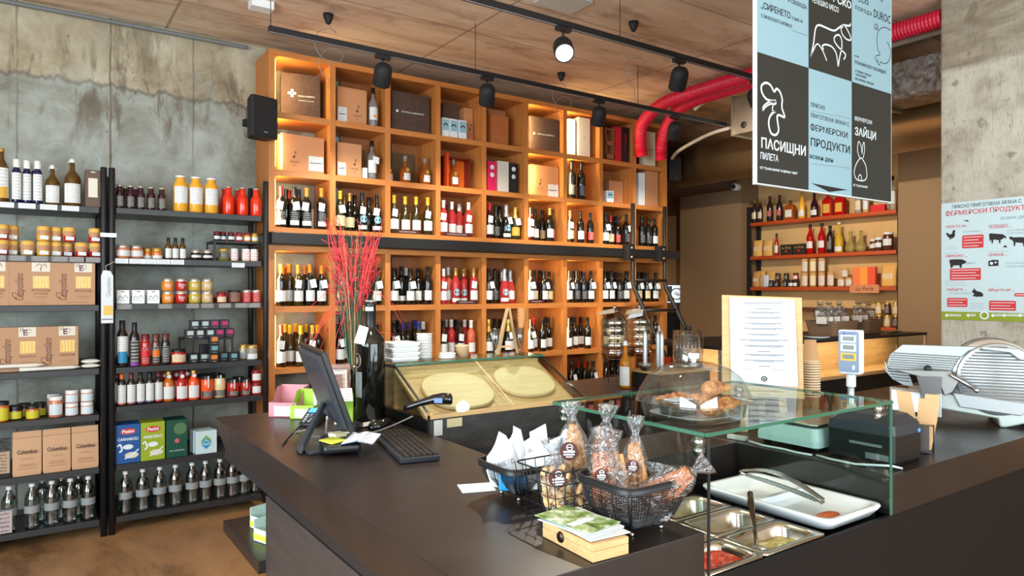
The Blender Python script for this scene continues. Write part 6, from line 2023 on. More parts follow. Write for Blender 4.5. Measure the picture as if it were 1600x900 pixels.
for i in range(110):
    a = rnd.uniform(0, 2 * PI); lean = rnd.uniform(.02, .12); z0 = rnd.uniform(.40, .62)
    x, y = lean * .6 * math.cos(a), lean * .6 * math.sin(a)
    L_ = rnd.uniform(.12, .24)
    b = a + rnd.uniform(-.6, .6)
    pts = [(x, y, z0)]
    for k in range(1, 4):
        t = k / 3
        pts.append((x + L_ * .32 * t * math.cos(b) + rnd.uniform(-.008, .008), y + L_ * .32 * t * math.sin(b) + rnd.uniform(-.008, .008), z0 + L_ * t * (1 if i % 5 else .5) + rnd.uniform(-.006, .006)))
    r_m.tube(pts, [.0021, .0024, .0022, .0012], 4)
    for q in range(3):
        p = Vector(pts[rnd.choice((1, 2, 3))]); d_ = Vector((rnd.uniform(-1, 1), rnd.uniform(-1, 1), rnd.uniform(.1, 1))).normalized() * rnd.uniform(.02, .045)
        r_m.tube([p, p + d_], [.0017, .001], 4)
for i in range(26):   # long thin arching twigs spreading sideways
    a = rnd.uniform(0, 2 * PI); L_ = rnd.uniform(.16, .3); z0 = rnd.uniform(.28, .5)
    pts = [(0, 0, z0 - .1)] + [(L_ * t * math.cos(a), L_ * t * math.sin(a), z0 + .06 * math.sin(PI * t) - .12 * t * t) for t in (.25, .5, .75, 1)]
    r_m.tube(pts, [.0012, .0011, .001, .0009, .0006], 4)
g_.build('green_stems', mat('dark_green_stem', (64, 96, 76), .6), gr)['kind'] = 'stuff'
tn.build('tan_stems', mat('tan_stem', (176, 150, 104), .7), gr)['kind'] = 'stuff'
r_m.build('coral_twigs', mat('coral_red_twig', (216, 62, 66), .6), gr)['kind'] = 'stuff'

# leaflet boxes on the low side shelf
m_yel = mat('yellow_green_box_print', (186, 206, 60), .6)
for i, (x, y) in enumerate(((.76, 2.70), (.735, 2.55), (.86, 2.60))):
    t = thing('leaflet_box', (x, y, .6562), R(-70))
    tag(t, ['open pale green leaflet box farthest back on the low side shelf', 'open pale green leaflet box nearest on the low side shelf', 'open pale leaflet box half hidden by the counter body'][i], 'leaflet box')
    w, d, h = .11, .11, .075
    MB().box(-w / 2, w / 2, -d / 2, d / 2, 0, .002).box(-w / 2, w / 2, d / 2 - .002, d / 2, 0, h * 1.25).box(-w / 2, -w / 2 + .002, -d / 2, d / 2, 0, h).box(w / 2 - .002, w / 2, -d / 2, d / 2, 0, h).box(-w / 2, w / 2, -d / 2, -d / 2 + .002, 0, h * .6).build('box_shell', mat('pale_mint_card', (200, 220, 212), .6), t)
    m = MB().card(-w / 2, w / 2, .006, h * .35, -d / 2 - .001)
    for sx in (-1, 1):
        X = sx * (w / 2 + .001)
        m.add([(X, -d * .4, .008), (X, d * .4, .008), (X, d * .4, .03), (X, -d * .4, .02)], [(0, 1, 2, 3)])
        m.add([(X, -d * .2, .04), (X, d * .3, .045), (X, d * .3, .062), (X, -d * .2, .055)], [(0, 1, 2, 3)], 1)
    m.build('printed_band', [m_yel, M_INK], t)
# ============================================================ sloping glass pastry case behind the counter
pc = thing('pastry_case', (1.215, 2.28, 0))
tag(pc, 'low wooden pastry case with sloping glass front beyond the till', 'display case')
pw = .752
zb, zt = 1.09, 1.25
MB().box(0, pw, 0, .02, .45, zb).build('stone_front', M_STONE, pc)
MB().box(0, .02, .02, .50, .45, zb - .02).box(pw - .02, pw, .02, .50, .45, zb - .02).build('side_board', M_BLKP, pc)
q = [(.012, .022, 1.058), (pw - .012, .022, 1.058), (pw - .012, .325, 1.222), (.012, .325, 1.222)]
MB().add(q + [(a, b, c - .015) for a, b, c in q], [(0, 1, 2, 3), (7, 6, 5, 4), (0, 4, 5, 1), (1, 5, 6, 2), (2, 6, 7, 3), (3, 7, 4, 0)]).build('sloping_wooden_board', M_PLY, pc)
MB().box(.0, pw, .48, .5, .45, zt - .012).box(.012, pw - .012, .325, .34, 1.0, zt - .012).build('wooden_back', M_PLY, pc)
MB().box(0, pw, -.004, .012, zb - .012, zb + .004).box(-.002, .012, 0, .02, zb - .0, zb + .012).build('front_strip', M_PALE, pc)
m = MB()
for x in (0, pw - .008):
    m.add([(x, .0, zb), (x + .008, .0, zb), (x + .008, .30, zt - .004), (x, .30, zt - .004), (x, .012, zb), (x + .008, .012, zb), (x + .008, .312, zt - .004), (x, .312, zt - .004)], [(0, 1, 2, 3), (7, 6, 5, 4), (0, 4, 5, 1), (1, 5, 6, 2), (2, 6, 7, 3), (3, 7, 4, 0)])
    m.box(x, x + .008, .30, .50, zt - .012, zt - .002)
m.build('side_rail', M_BLKP, pc)
MB().quad((.004, .002, zb + .004), (pw - .004, .002, zb + .004), (pw - .004, .30, zt - .001), (.004, .30, zt - .001)).build('sloping_pane', M_GLASS, pc)
MB().box(.0, pw, .295, .50, zt, zt + .006).build('top_pane', M_GLASS, pc)
MB().box(0, pw, .291, .295, zt - .001, zt + .007).box(pw, pw + .003, .295, .50, zt, zt + .006).build('top_edge', M_GEDGE, pc)
MB().quad((.002, .02, zb), (.002, .50, zb), (.002, .50, zt - .012), (.002, .30, zt - .012)).build('side_pane', M_GLASS, pc)
MB().add([(pw * .5, .004, zb + .006), (pw * .5 + .006, .004, zb + .006), (pw * .5 + .006, .298, zt), (pw * .5, .298, zt)], [(0, 1, 2, 3)]).build('centre_joint', M_PALE, pc)
MB().box(.015, .05, -.0035, -.001, zb - .075, zb - .018).build('printed_sticker', printed('grey_code_sticker', (200, 200, 196), (120, 118, 116), 8, .5, 6, 2), pc)
MB().box(.07, .135, -.0035, -.001, zb - .05, zb - .018).build('masking_tape', mat('beige_tape', (196, 184, 140), .7), pc)
for k, (cx, cy, rx, ry, lab) in enumerate(((.215, .165, .15, .115, 'left pale oval wooden serving board lying in the pastry case'), (.56, .185, .14, .105, 'right pale oval wooden serving board lying in the pastry case'))):
    o = MB().loft([ser(rx, ry, 0, 2.4, 40), ser(rx + .003, ry + .003, .003, 2.4, 40), ser(rx + .003, ry + .003, .015, 2.4, 40), ser(rx, ry, .018, 2.4, 40)]).build('serving_board', wood('maple_board', (226, 186, 138), (240, 208, 164), 'x', 1, .5), None, (1.215 + cx, 2.28 + cy + .003, 1.0605 + (cy - .022) * .541 + .001), (math.atan(.541), 0, 0))
    tag(o, lab, 'serving board')


# things on top of the case
def CZ(px, py): return onZ(px, py, zt + .006)


TZ = zt + .0072
ys = 2.675
for k in range(4):
    x = onY(625, ys)[0]
    o = MB().loft([rr(.058, .055, .008, 0), rr(.064, .061, .008, .014), rr(.064, .061, .008, .017), rr(.052, .05, .008, .0195)]).build('food_box', mat('white_foam_box', (224, 228, 230), .5), None, (x + .004 * (k % 2), ys, TZ + k * .0205))
    tag(o, f'white takeaway food box, {["lowest", "second lowest", "second highest", "topmost"][k]} of the pile on the pastry case', 'food box', 'white food boxes on the pastry case')
x = onY(663, ys)[0]
for k in range(9):
    o = MB().lathe([(0, 0), (.030, 0), (.034, .010), (.0345, .010), (.0345, .0075 + .004), (0, .003)], 20).build('soup_cup', mat('white_paper_cup', (228, 230, 230), .5), None, (x, ys, TZ + k * .0115), (0, 0, 0)) if k == 0 else None
    if k == 0: first = o
    o = first if k == 0 else copy_tree(first)
    o.location = (x, ys, TZ + k * .0125)
    tag(o, 'white paper soup bowl nested in the stack on the pastry case', 'bowl', 'nested white soup bowls')
x = onY(698, 2.675)[0]
for k in range(3):
    o = MB().lathe([(0, 0), (.036, 0), (.038, .004), (.034, .007), (0, .007)], 22).build('cup_lid', M_WHITE, None, (x + .002 * k, 2.675, TZ + k * .008))
    tag(o, f'flat white cup lid, {["lowest", "middle", "uppermost"][k]} of three beside the bowl stack', 'lid', 'flat white cup lids')
x, y = onY(722, 2.68)[0], 2.68
o = MB().lathe([(0, 0), (.024, 0), (.031, .048), (.033, .050), (.0325, .053), (.030, .05), (0, .004)], 22).build('kraft_cup', mat('pale_kraft_cup', (214, 178, 136), .7), None, (x, y, TZ))
tag(o, 'single pale kraft paper tub right of the cup lids', 'cup')
o = MB().loft([[(.04 * c_, .008 * s_2, z_) for c_, s_2 in ((-1, -1), (1, -1), (1, 1), (-1, 1))] for z_ in (0, .001)]).build('napkin', M_PAPER, None, (x + .02, y + .05, TZ))
tag(o, 'folded white napkin lying behind the kraft tub', 'napkin')
# small easel
el = thing('tabletop_easel', (onY(792, 2.66)[0], 2.66, TZ))
tag(el, 'small pale wooden tabletop easel on the pastry case', 'easel')
for dx, dy, nm in ((-.075, -.02, 'leg'), (-.04, .01, 'leg'), (.08, .03, 'leg')):
    MB().add([p for q in (0, 1) for p in [((dx if not q else .012 * (1 if dx > 0 else .2)) + a * .006, (dy if not q else 0) + b * .004, 0 if not q else .215) for a, b in ((-1, -1), (1, -1), (1, 1), (-1, 1))]],
             [(0, 1, 2, 3), (7, 6, 5, 4), (0, 4, 5, 1), (1, 5, 6, 2), (2, 6, 7, 3), (3, 7, 4, 0)]).build(nm, M_PALEZ, el)
MB().box(-.06, .012, -.022, -.010, .035, .043).build('rest_bar', M_PALE, el)
M_CUPG = glass('clear_plastic_cup', (226, 232, 236), 1.5, .05, 0, 1, .08)


def flute():
    return MB().lathe([(.024, 0), (.0235, .002), (.004, .008), (.0035, .03), (.012, .042), (.018, .075), (.020, .125), (.0195, .125), (.0, .05)], 18).build('plastic_flute', M_CUPG)


put('flute', flute, (onY(774, 2.62)[0], 2.62, TZ), 0, 'clear plastic flute standing left of the easel foot', 'glass')
put('flute', None, (onY(812, 2.62)[0], 2.62, TZ), 0, 'clear plastic flute holding a stack of waffle cones', 'glass')


def waffle():
    n = Net('waffle_cone_biscuit')
    v = n.coord('Object')
    g = n.xyz(v)
    a = n.math('ABSOLUTE', n.math('SINE', n.math('MULTIPLY', n.math('ADD', g[0], g[2]), 420)))
    b = n.math('ABSOLUTE', n.math('SINE', n.math('MULTIPLY', n.math('SUBTRACT', g[0], g[2]), 420)))
    h = n.math('MINIMUM', a, b)
    return n.out(n.ramp(h, [(.1, (158, 96, 48)), (.5, (206, 148, 92))]), .6, h, .3)


mw = waffle()
cone = None
for k in range(4):
    if cone is None: o = cone = MB().lathe([(0, 0), (.006, .02), (.022, .10), (.0235, .104), (.021, .10), (.005, .022), (0, .012)], 16).build('waffle_cone', mw)
    else: o = copy_tree(cone)
    o.location = (onY(812, 2.62)[0] + .001, 2.62, TZ + .068 + .014 * k)
    o.rotation_euler = (.0, .12, 0)
    tag(o, 'waffle cone nested in the stack held by the plastic flute', 'waffle cone', 'nested waffle cones')

# ============================================================ cups, easel with menu, scale, printer on the serving counter


def cup():
    m = MB().lathe([(0, 0), (.0285, 0), (.040, .088), (.0425, .089), (.043, .092), (.0415, .094), (.0394, .09), (.0283, .003), (0, .003)], 22)
    return m.build('paper_cup', mat('kraft_paper_cup', (196, 156, 112), .6))


M_RIM = mat('pale_cup_rim', (232, 206, 170), .5)


def cup2():
    o = cup()
    MB().lathe([(.0405, .0885), (.0432, .089), (.0434, .0925), (.0415, .0945)], 22).build('rim', M_RIM, o)
    return o


ST = [(1183, 1.77, 10, 'leftmost stack, half behind the bread dome'), (1212, 1.67, 10, 'second stack, in front of the menu easel legs'), (1240, 1.765, 10, 'third stack, partly behind the next'), (1266, 1.665, 14, 'rightmost and tallest stack')]
for px, Y, n, lab in ST:
    x = onY(px, Y)[0]
    for k in range(n):
        put('cup', cup2, (x, Y, CT + .001 + .0105 * k), 0, 'kraft paper cup nested in the ' + lab, 'cup', 'paper cups in the ' + lab, (.92, .92, .96))
o = put('cup', None, (onY(1266, 1.665)[0], 1.665, CT + .095 + .0105 * 13), 0, 'smaller kraft bowl turned over on the tallest cup stack', 'cup', None, (.8, .8, .95))
o.location = (onY(1266, 1.665)[0], 1.665, CT + .001 + .0105 * 13 + .092 + .0895)
o.rotation_euler = (PI, 0, 0)

# menu easel
me_x, me_y = 2.245, 1.59
ez = facing(me_x, me_y) + .10
me_ = thing('menu_easel', (me_x, me_y, CT + .001), ez)
tag(me_, 'pale wooden easel board with a white printed menu sheet', 'menu stand')
K = math.radians(8)


def onb(x, z, d):  # point on the leaning board
    return (x, z * math.sin(K) * .9 - d, z)


m = MB()
bw, z0, z1 = .150, .135, .505
q = [onb(-bw, z0, 0), onb(bw * .92, z0, 0), onb(bw * .92, z1 - .01, 0), onb(-bw, z1, 0)]
m.add(q + [(a, b + .012, c) for a, b, c in q], [(0, 1, 2, 3), (7, 6, 5, 4), (0, 4, 5, 1), (1, 5, 6, 2), (2, 6, 7, 3), (3, 7, 4, 0)])
m.build('board', M_PALE, me_, bevel=.002)
m = MB()
q = [onb(-bw, z0 - .005, .012), onb(bw * .92, z0 - .012, .012), onb(bw * .92, z0 + .022, .012), onb(-bw, z0 + .026, .012)]
m.add(q + [(a, b + .012, c) for a, b, c in q], [(0, 1, 2, 3), (7, 6, 5, 4), (0, 4, 5, 1), (1, 5, 6, 2), (2, 6, 7, 3), (3, 7, 4, 0)])
m.build('ledge', M_PALE, me_, bevel=.001)
for sx, sp_ in ((-.065, -.01), (.055, .02)):
    m = MB(); w = .013
    t0, t1 = onb(sx, z0 + .05, -.013), (sx + sp_, -.03, 0)
    m.add([(t1[0] - w, t1[1], 0), (t1[0] + w, t1[1], 0), (t0[0] + w, t0[1], t0[2]), (t0[0] - w, t0[1], t0[2]), (t1[0] - w, t1[1] + .012, 0), (t1[0] + w, t1[1] + .012, 0), (t0[0] + w, t0[1] + .012, t0[2]), (t0[0] - w, t0[1] + .012, t0[2])], [(0, 1, 2, 3), (7, 6, 5, 4), (0, 4, 5, 1), (1, 5, 6, 2), (2, 6, 7, 3), (3, 7, 4, 0)])
    m.build('leg', M_PALEZ, me_)
MB().add([(-.012, .088, 0), (.012, .088, 0), (.012, .072, .45), (-.012, .072, .45), (-.012, .096, 0), (.012, .096, 0), (.012, .08, .45), (-.012, .08, .45)], [(0, 1, 2, 3), (7, 6, 5, 4), (0, 4, 5, 1), (1, 5, 6, 2), (2, 6, 7, 3), (3, 7, 4, 0)]).build('rear_leg', M_PALEZ, me_)
o = MB().add([onb(-.118, z0 + .036, .006), onb(.118, z0 + .031, .006), onb(.112, z1 - .018, .006), onb(-.122, z1 - .008, .006)], [(0, 1, 2, 3)]).build('menu_sheet', M_PAPER, None, (me_x, me_y, CT + .001), (0, 0, ez))
tag(o, 'white menu sheet printed with centred lines and a small round mark', 'menu')
m = MB(); yy = 0
rows = [(.94, .07, 1), (.925, .085, 0), (.91, .06, 0), (.875, .028, 1), (.835, .06, 1), (.825, .04, 0), (.775, .065, 1), (.765, .05, 0), (.71, .065, 1), (.70, .045, 0), (.65, .07, 1), (.64, .045, 0), (.585, .055, 1), (.575, .04, 0), (.52, .085, 1), (.51, .05, 0), (.455, .07, 1), (.445, .06, 0), (.39, .022, 1), (.355, .07, 1), (.345, .05, 0), (.29, .07, 1), (.28, .035, 0), (.225, .02, 1)]
mp = MB()
for q, hw, b in rows:
    m.card(-hw, hw, q * .33, q * .33 + (.0034 if b else .0022), 0, 0)
for sx in (-.05, .05): m.card(sx - .02, sx + .02, .063, .065, 0, 0)
m.stroke([(.0 + .009 * math.cos(a), .03 + .008 * math.sin(a)) for a in [i * .5 for i in range(14)]], .004, 0, 1)
m.card(-.004, .004, .027, .033, 0, 1)
m.stroke([(-.072 + .022 * math.cos(a), .20 + .022 * math.sin(a)) for a in [i * .45 for i in range(14)]], .008, 0.0003, 2)
m.text('LA BOTTEGA', .03, .015, .158, .0003, 2, bold=.02, fit=.13)
m.v = [(x, y - .007 + (z0 + .027 + z) * math.sin(K) * .9 - .0005, z0 + .027 + z) for x, y, z in m.v]
m.build('lettering', [mat('soft_grey_print', (128, 130, 136), .7), M_INK, mat('faint_grey_print', (190, 197, 202), .7)], o)

# scale with pole display
sc_ = thing('counter_scale', (2.22, 1.385, CT + .001))
tag(sc_, 'pale grey shop scale with pole display behind the glass hood', 'scale')
MB().loft([rr(.155, .115, .02, .015), rr(.155, .115, .02, .035), rr(.148, .108, .02, .075)], True, True, sm=False).build('body', mat('sea_grey_plastic', (176, 200, 198), .4), sc_)
MB().loft([rr(.14, .10, .02, .08), rr(.145, .105, .02, .083), rr(.145, .105, .02, .088)], True, True).build('weighing_plate', M_STEEL, sc_)
MB().box(.156, .168, -.06, .08, .03, .07).build('key_panel', mat('grey_key_panel', (150, 154, 152), .5), sc_)
for sx in (-.12, .12):
    for sy in (-.09, .09): MB().lathe([(0, 0), (.014, 0), (.012, .015), (0, .015)], 12, (sx, sy, 0)).build('foot', M_BLKP, sc_)
PX, PY = .115, -.075
MB().lathe([(0, .0), (.013, .0), (.013, .15), (.011, .155), (.011, .24), (0, .24)], 14, (PX, PY, 0)).box(PX - .012, PX + .012, PY - .02, PY + .05, .0, .02).build('pole', M_ALU, sc_)
MB().lathe([(.0155, .19), (.0155, .232), (0, .232)], 14, (PX, PY, 0)).lathe([(.015, .09), (.015, .13), (.0, .13)], 14, (PX, PY, 0)).build('pole_collar', mat('pale_grey_collar', (200, 208, 208), .4), sc_)
dh = D.objects.new('display_head', None)
rz_ = facing(2.335, 1.325) - .30
m = MB().loft([rr(.034, .022, .008, .0), rr(.036, .024, .008, .004), rr(.036, .024, .008, .146), rr(.034, .022, .008, .150)], sm=False)
hd = m.build('display_head', M_WHITE, sc_, (PX, PY, .235), (0, 0, rz_), bevel=.002)
m = MB().prism([(-.033, .006), (.033, .006), (.033, .142), (.026, .147), (-.026, .147), (-.033, .142)], -.0265, -.024, 0)
for i, z in enumerate((.108, .078, .046)):
    m.card(-.026, .024, z, z + .026, -.0272, 1 if i < 2 else 2); m.card(-.019, .017, z + .006, z + .021, -.0276, 3)
m.text('METTLER', .007, .006, .138, -.0272, 4).disc(-.015, .138, .004, -.0272, 4, 10)
m.card(.012, .020, .016, .030, -.0272, 1)
m.build('display_face', [mat('blue_grey_panel', (112, 128, 150), .4), M_PAPER, mat('amber_frame', (226, 170, 40), .5), mat('lcd_grey', (92, 100, 90), .25), mat('deep_blue_mark', (30, 70, 160), .5)], hd)
D.objects.remove(dh)
# label printer
pr = thing('label_printer', (2.18, 1.15, CT + .001))
tag(pr, 'black label printer at the counter corner beside the glass hood', 'printer')
MB().loft([rr(.082, .10, .012, 0), rr(.085, .105, .012, .01), rr(.085, .105, .012, .085)], sm=False).build('lower_body', M_BLKP, pr)
MB().loft([rr(.085, .105, .012, .0855), rr(.086, .106, .012, .09), rr(.083, .102, .015, .118), rr(.066, .078, .02, .142), rr(.05, .05, .02, .146)], sm=False).build('cover', MATS['graphite_plastic'], pr)
MB().lathe([(0, -.002), (.007, -.002), (.007, .001), (0, .001)], 14, (.062, -.1065, .093), 0, True, 'y').build('blue_button', mat('blue_button', (90, 150, 220), .3), pr)
MB().box(-.0875, -.0855, -.07, .03, .05, .058).box(-.0875, -.0855, -.09, -.02, .012, .03).build('port_panel', M_ALU, pr)
# cables behind the glass
for k, (pts, lab) in enumerate((([(2.09, 1.02, 1.034), (2.05, 1.03, 1.045), (2.02, 1.12, 1.036), (2.018, 1.2, 1.036), (2.03, 1.25, 1.036)], 'white cable with plug at the printer foot behind glass'),
                                ([(2.02, 1.26, 1.036), (2.012, 1.31, 1.036), (2.02, 1.36, 1.036), (2.012, 1.43, 1.036), (2.03, 1.5, 1.036)], 'white cable running along the counter edge below the scale'))):
    tag(MB().tube(pts, .0035, 6).build('white_cable', MATS['white_cable']), lab, 'cable')
tag(MB().box(-.012, .012, -.035, .035, 0, .014).build('cable_adapter', mat('grey_adapter', (160, 164, 160), .5), None, (2.04, 1.555, CT + .001), (0, 0, .1), .002), 'grey cable adapter block on the counter edge below the scale', 'adapter')
# paper bag holder
x, y = 2.37, 1.105
ph = thing('bag_holder', (x, y, CT + .001), facing(x, y))
tag(ph, 'black wire holder of folded kraft bags beside the label printer', 'holder')
m = MB()
for z in (.003, .09): m.tube([(-.042, -.022, z), (.042, -.022, z), (.042, .022, z), (-.042, .022, z)], .002, 6, closed=True)
for sx in (-.042, .042):
    for sy in (-.022, .022): m.tube([(sx, sy, .0015), (sx, sy, .092)], .002, 6)
m.build('wire_frame', M_BLK, ph)
MB().box(-.03, .03, -.014, .014, .004, .085).build('liner', mat('dark_translucent_sleeve', (70, 62, 58), .3), ph)
for i, (dx, lean, h) in enumerate(((-.012, -.16, .19), (.012, .06, .17), (.018, .12, .185))):
    o = MB()
    w = .019
    rings = [[(w * k * a + dx + math.sin(lean) * z, (.006 * b) + .004 * i - .004, z) for a, b in ((-1, -1), (1, -1), (1, 1), (-1, 1))] for z, k in ((.006 + .0, .9), (.1, 1.15), (h, 1.1))]
    o = MB().loft(rings, sm=False).build('kraft_bag', mat('light_kraft_bag', (198, 160, 116), .75, bump=.15, bscale=40), None, (x, y, CT + .002), (0, 0, facing(x, y)))
    o.location.z = CT + .003
    tag(o, ['kraft paper bag leaning left in the black holder', 'kraft paper bag in the middle of the black holder', 'kraft paper bag leaning right in the black holder'][i], 'paper bag')

# ------------------------------------------------------------ meat slicer
SXY = (3.02, 1.26)
sl = thing('meat_slicer', (SXY[0], SXY[1], CT + .001), facing(*SXY) + .12)
tag(sl, 'large cast aluminium meat slicer with ribbed blade cover on the counter', 'meat slicer')
U = 3.30 * .82 / 1089 * 1.0
cpx, cpy = 1500, 668


def P2(px, py): return ((px - cpx) * .00248, (cpy - py) * .00248)


def poly(pts): return [P2(a, b) for a, b in pts]


def ribbed(m, inside, x0, x1, z0, z1, pitch, y, slope=0):
    z = z0
    while z < z1:
        xs = [x0 + (x1 - x0) * i / 60 for i in range(61)]
        run = [q for q in xs if inside(q, z + slope * (q - x0))]
        if len(run) > 2:
            a, b = run[0], run[-1]
            za, zb_ = z + slope * (a - x0), z + slope * (b - x0)
            m.add([(a, y, za - pitch * .3), (b, y, zb_ - pitch * .3), (b, y - .003, zb_), (a, y - .003, za), (a, y, za + pitch * .3), (b, y, zb_ + pitch * .3)], [(0, 1, 2, 3), (3, 2, 5, 4)])
        z += pitch
    return m


M_CAST = mat('painted_casting', (180, 190, 186), .35, .35)
MB().prism(poly([(1437, 640), (1437, 622), (1600, 618), (1618, 640), (1600, 655), (1560, 668), (1553, 668), (1550, 655)]), -.05, .20).build('base_casting', M_CAST, sl, bevel=.006)
for px, yy in ((1562, -.03), (1445, .02), (1600, .17), (1450, .17)):
    xx = (px - cpx) * .00248
    MB().lathe([(0, 0), (.016, 0), (.018, .01), (.008, .018), (.008, .05), (0, .05)], 14, (xx, yy, 0)).build('foot', M_STEEL, sl)
MB().prism(poly([(1572, 630), (1590, 600), (1612, 590), (1632, 600), (1636, 655), (1600, 660), (1575, 655)]), .0, .2).build('motor_housing', mat('pale_green_casting', (206, 216, 190), .4, .2), sl, bevel=.006)
# disc cover
cx, cz = P2(1547, 594)
Rr = .138
MB().lathe([(0, .0), (.143, .0), (.147, .006), (.147, .02), (0, .02)], 48, (cx - .012, -.028, cz + .010), 0, True, 'y').build('blade_guard_ring', mat('grey_aluminium', (150, 154, 156), .3, .9), sl)  # grey metal ring, a darker grey than the cast aluminium parts
MB().lathe([(0, 0), (.146, 0), (.148, .002), (.148, .008), (0, .008)], 48, (cx - .004, -.040, cz + .004), 0, True, 'y').build('blade', M_STEEL, sl)
m = MB().lathe([(0, 0), (Rr - .004, 0), (Rr, .003), (Rr, .014), (0, .014)], 48, (cx + .008, -.058, cz), 0, True, 'y')
ribbed(m, lambda a, b: (a - cx - .008) ** 2 + (b - cz) ** 2 < (Rr - .012) ** 2 and b > cz - .085, cx - .15, cx + .16, cz - .085, cz + .125, .0115, -.0581, -.0)
m.build('ribbed_disc_cover', M_ALU, sl)
MB().prism(poly([(1500, 640), (1578, 648), (1600, 630), (1490, 618)]), -.062, -.02).build('lower_cover', M_ALU, sl, bevel=.003)
# thickness plate
pl = poly([(1400, 578), (1404, 562), (1422, 545), (1530, 545), (1512, 552), (1498, 566), (1488, 586), (1402, 586)])
m = MB().prism(pl, -.050, -.035)


def inpoly(x, z):
    c = False; n = len(pl)
    for i in range(n):
        x1_, z1_ = pl[i]; x2_, z2_ = pl[(i + 1) % n]
        if (z1_ > z) != (z2_ > z) and x < (x2_ - x1_) * (z - z1_) / (z2_ - z1_) + x1_: c = not c
    return c


ribbed(m, inpoly, pl[0][0], pl[3][0] - .01, P2(0, 584)[1], P2(0, 556)[1], .009, -.0505, -.03)
m.build('thickness_plate', M_ALU, sl, bevel=.002)
m = MB().prism(poly([(1396, 572), (1402, 586), (1430, 588), (1438, 612), (1424, 611), (1408, 602), (1398, 590)]), -.045, -.03)
for i in range(4): m.add([(*P2(1400 + 3 * i, 590 + 4.5 * i)[:1], -.046, P2(0, 590 + 4.5 * i)[1]), (P2(1432, 0)[0], -.046, P2(0, 592 + 4.5 * i)[1]), (P2(1432, 0)[0], -.049, P2(0, 590 + 4.5 * i)[1]), (P2(1402 + 3 * i, 0)[0], -.049, P2(0, 588 + 4.5 * i)[1])], [(0, 1, 2, 3)])
m.build('lower_plate', M_ALU, sl, bevel=.001)
MB().prism(poly([(1404, 584), (1486, 583), (1497, 598), (1488, 616), (1478, 622), (1470, 600)]), -.10, -.052).build('meat_carriage', mat('grey_metal_carriage', (150, 152, 152), .35, .8), sl, bevel=.003)
MB().prism(poly([(1440, 593), (1474, 592), (1473, 618), (1448, 622)]), -.112, -.102).build('hand_guard', mat('smoky_plate', (112, 114, 118), .3, .5), sl)
MB().prism(poly([(1458, 618), (1474, 614), (1474, 656), (1458, 656)]), -.10, -.06).build('carriage_arm', M_ALU, sl, bevel=.002)
MB().prism(poly([(1405, 617), (1446, 620), (1446, 652), (1405, 650)]), -.08, .02).build('control_box', M_WHITE, sl, bevel=.004)
a_, b_ = P2(1484, 587), P2(1520, 611)
MB().tube([(a_[0], -.11, a_[1]), (b_[0], -.09, b_[1])], .007, 8).lathe([(0, -.008), (.009, -.008), (.009, .008), (0, .008)], 10, (b_[0], -.09, b_[1]), 0, True, 'y').build('carriage_handle', M_STEEL, sl)
for px, py, rr2, yy in ((1456, 581, .013, -.08), (1535, 540, .008, .0)):
    a_ = P2(px, py)
    MB().lathe([(0, -.012), (rr2, -.012), (rr2 * 1.05, 0), (rr2 * .8, .01), (0, .01)], 14, (a_[0], yy, a_[1]), 0, True, 'y').build('knob', M_BLKP, sl)
MB().prism(poly([(1526, 548), (1530, 544), (1575, 546), (1590, 556), (1576, 562), (1564, 552)]), -.07, -.035).build('top_guard', M_ALU, sl, bevel=.002)

# ============================================================ back counter with dispensers
bc = thing('bakery_display_counter', (2.0, 2.75, 0))
tag(bc, 'long low back counter with glass fronted wooden display and dark top', 'counter')
MB().box(.0, 1.40, -.02, .60, .955, .995).build('left_worktop', M_TOP, bc, bevel=.002)
MB().box(.02, 1.38, .02, .58, 0, .955).build('left_body', M_BLKM, bc)
MB().box(1.42, 4.0, .02, .62, 0, .93).build('right_body', M_BLKM, bc)
MB().box(1.42, 4.0, -.02, .64, 1.195, 1.215).build('right_top', M_BLK, bc)
MB().box(1.44, 3.98, .22, .24, .955, 1.19).build('wooden_back', M_PLY, bc)
MB().box(1.42, 4.0, -.02, .62, .93, .955).build('display_floor', M_PLY, bc)
MB().quad((1.42, -.015, .956), (4.0, -.015, .956), (4.0, -.015, 1.19), (1.42, -.015, 1.19)).build('front_glass', M_GLASS, bc)
m = MB()
for x in (1.42, 2.1, 3.0, 3.98): m.box(x, x + .015, -.018, -.003, .955, 1.195)
m.build('glass_posts', M_STEEL, bc)
light('bakery_counter_light', 'AREA', (4.6, 2.82, 1.18), 5, (1, .74, .42), (R(20), 0, 0), 2.4, .04)


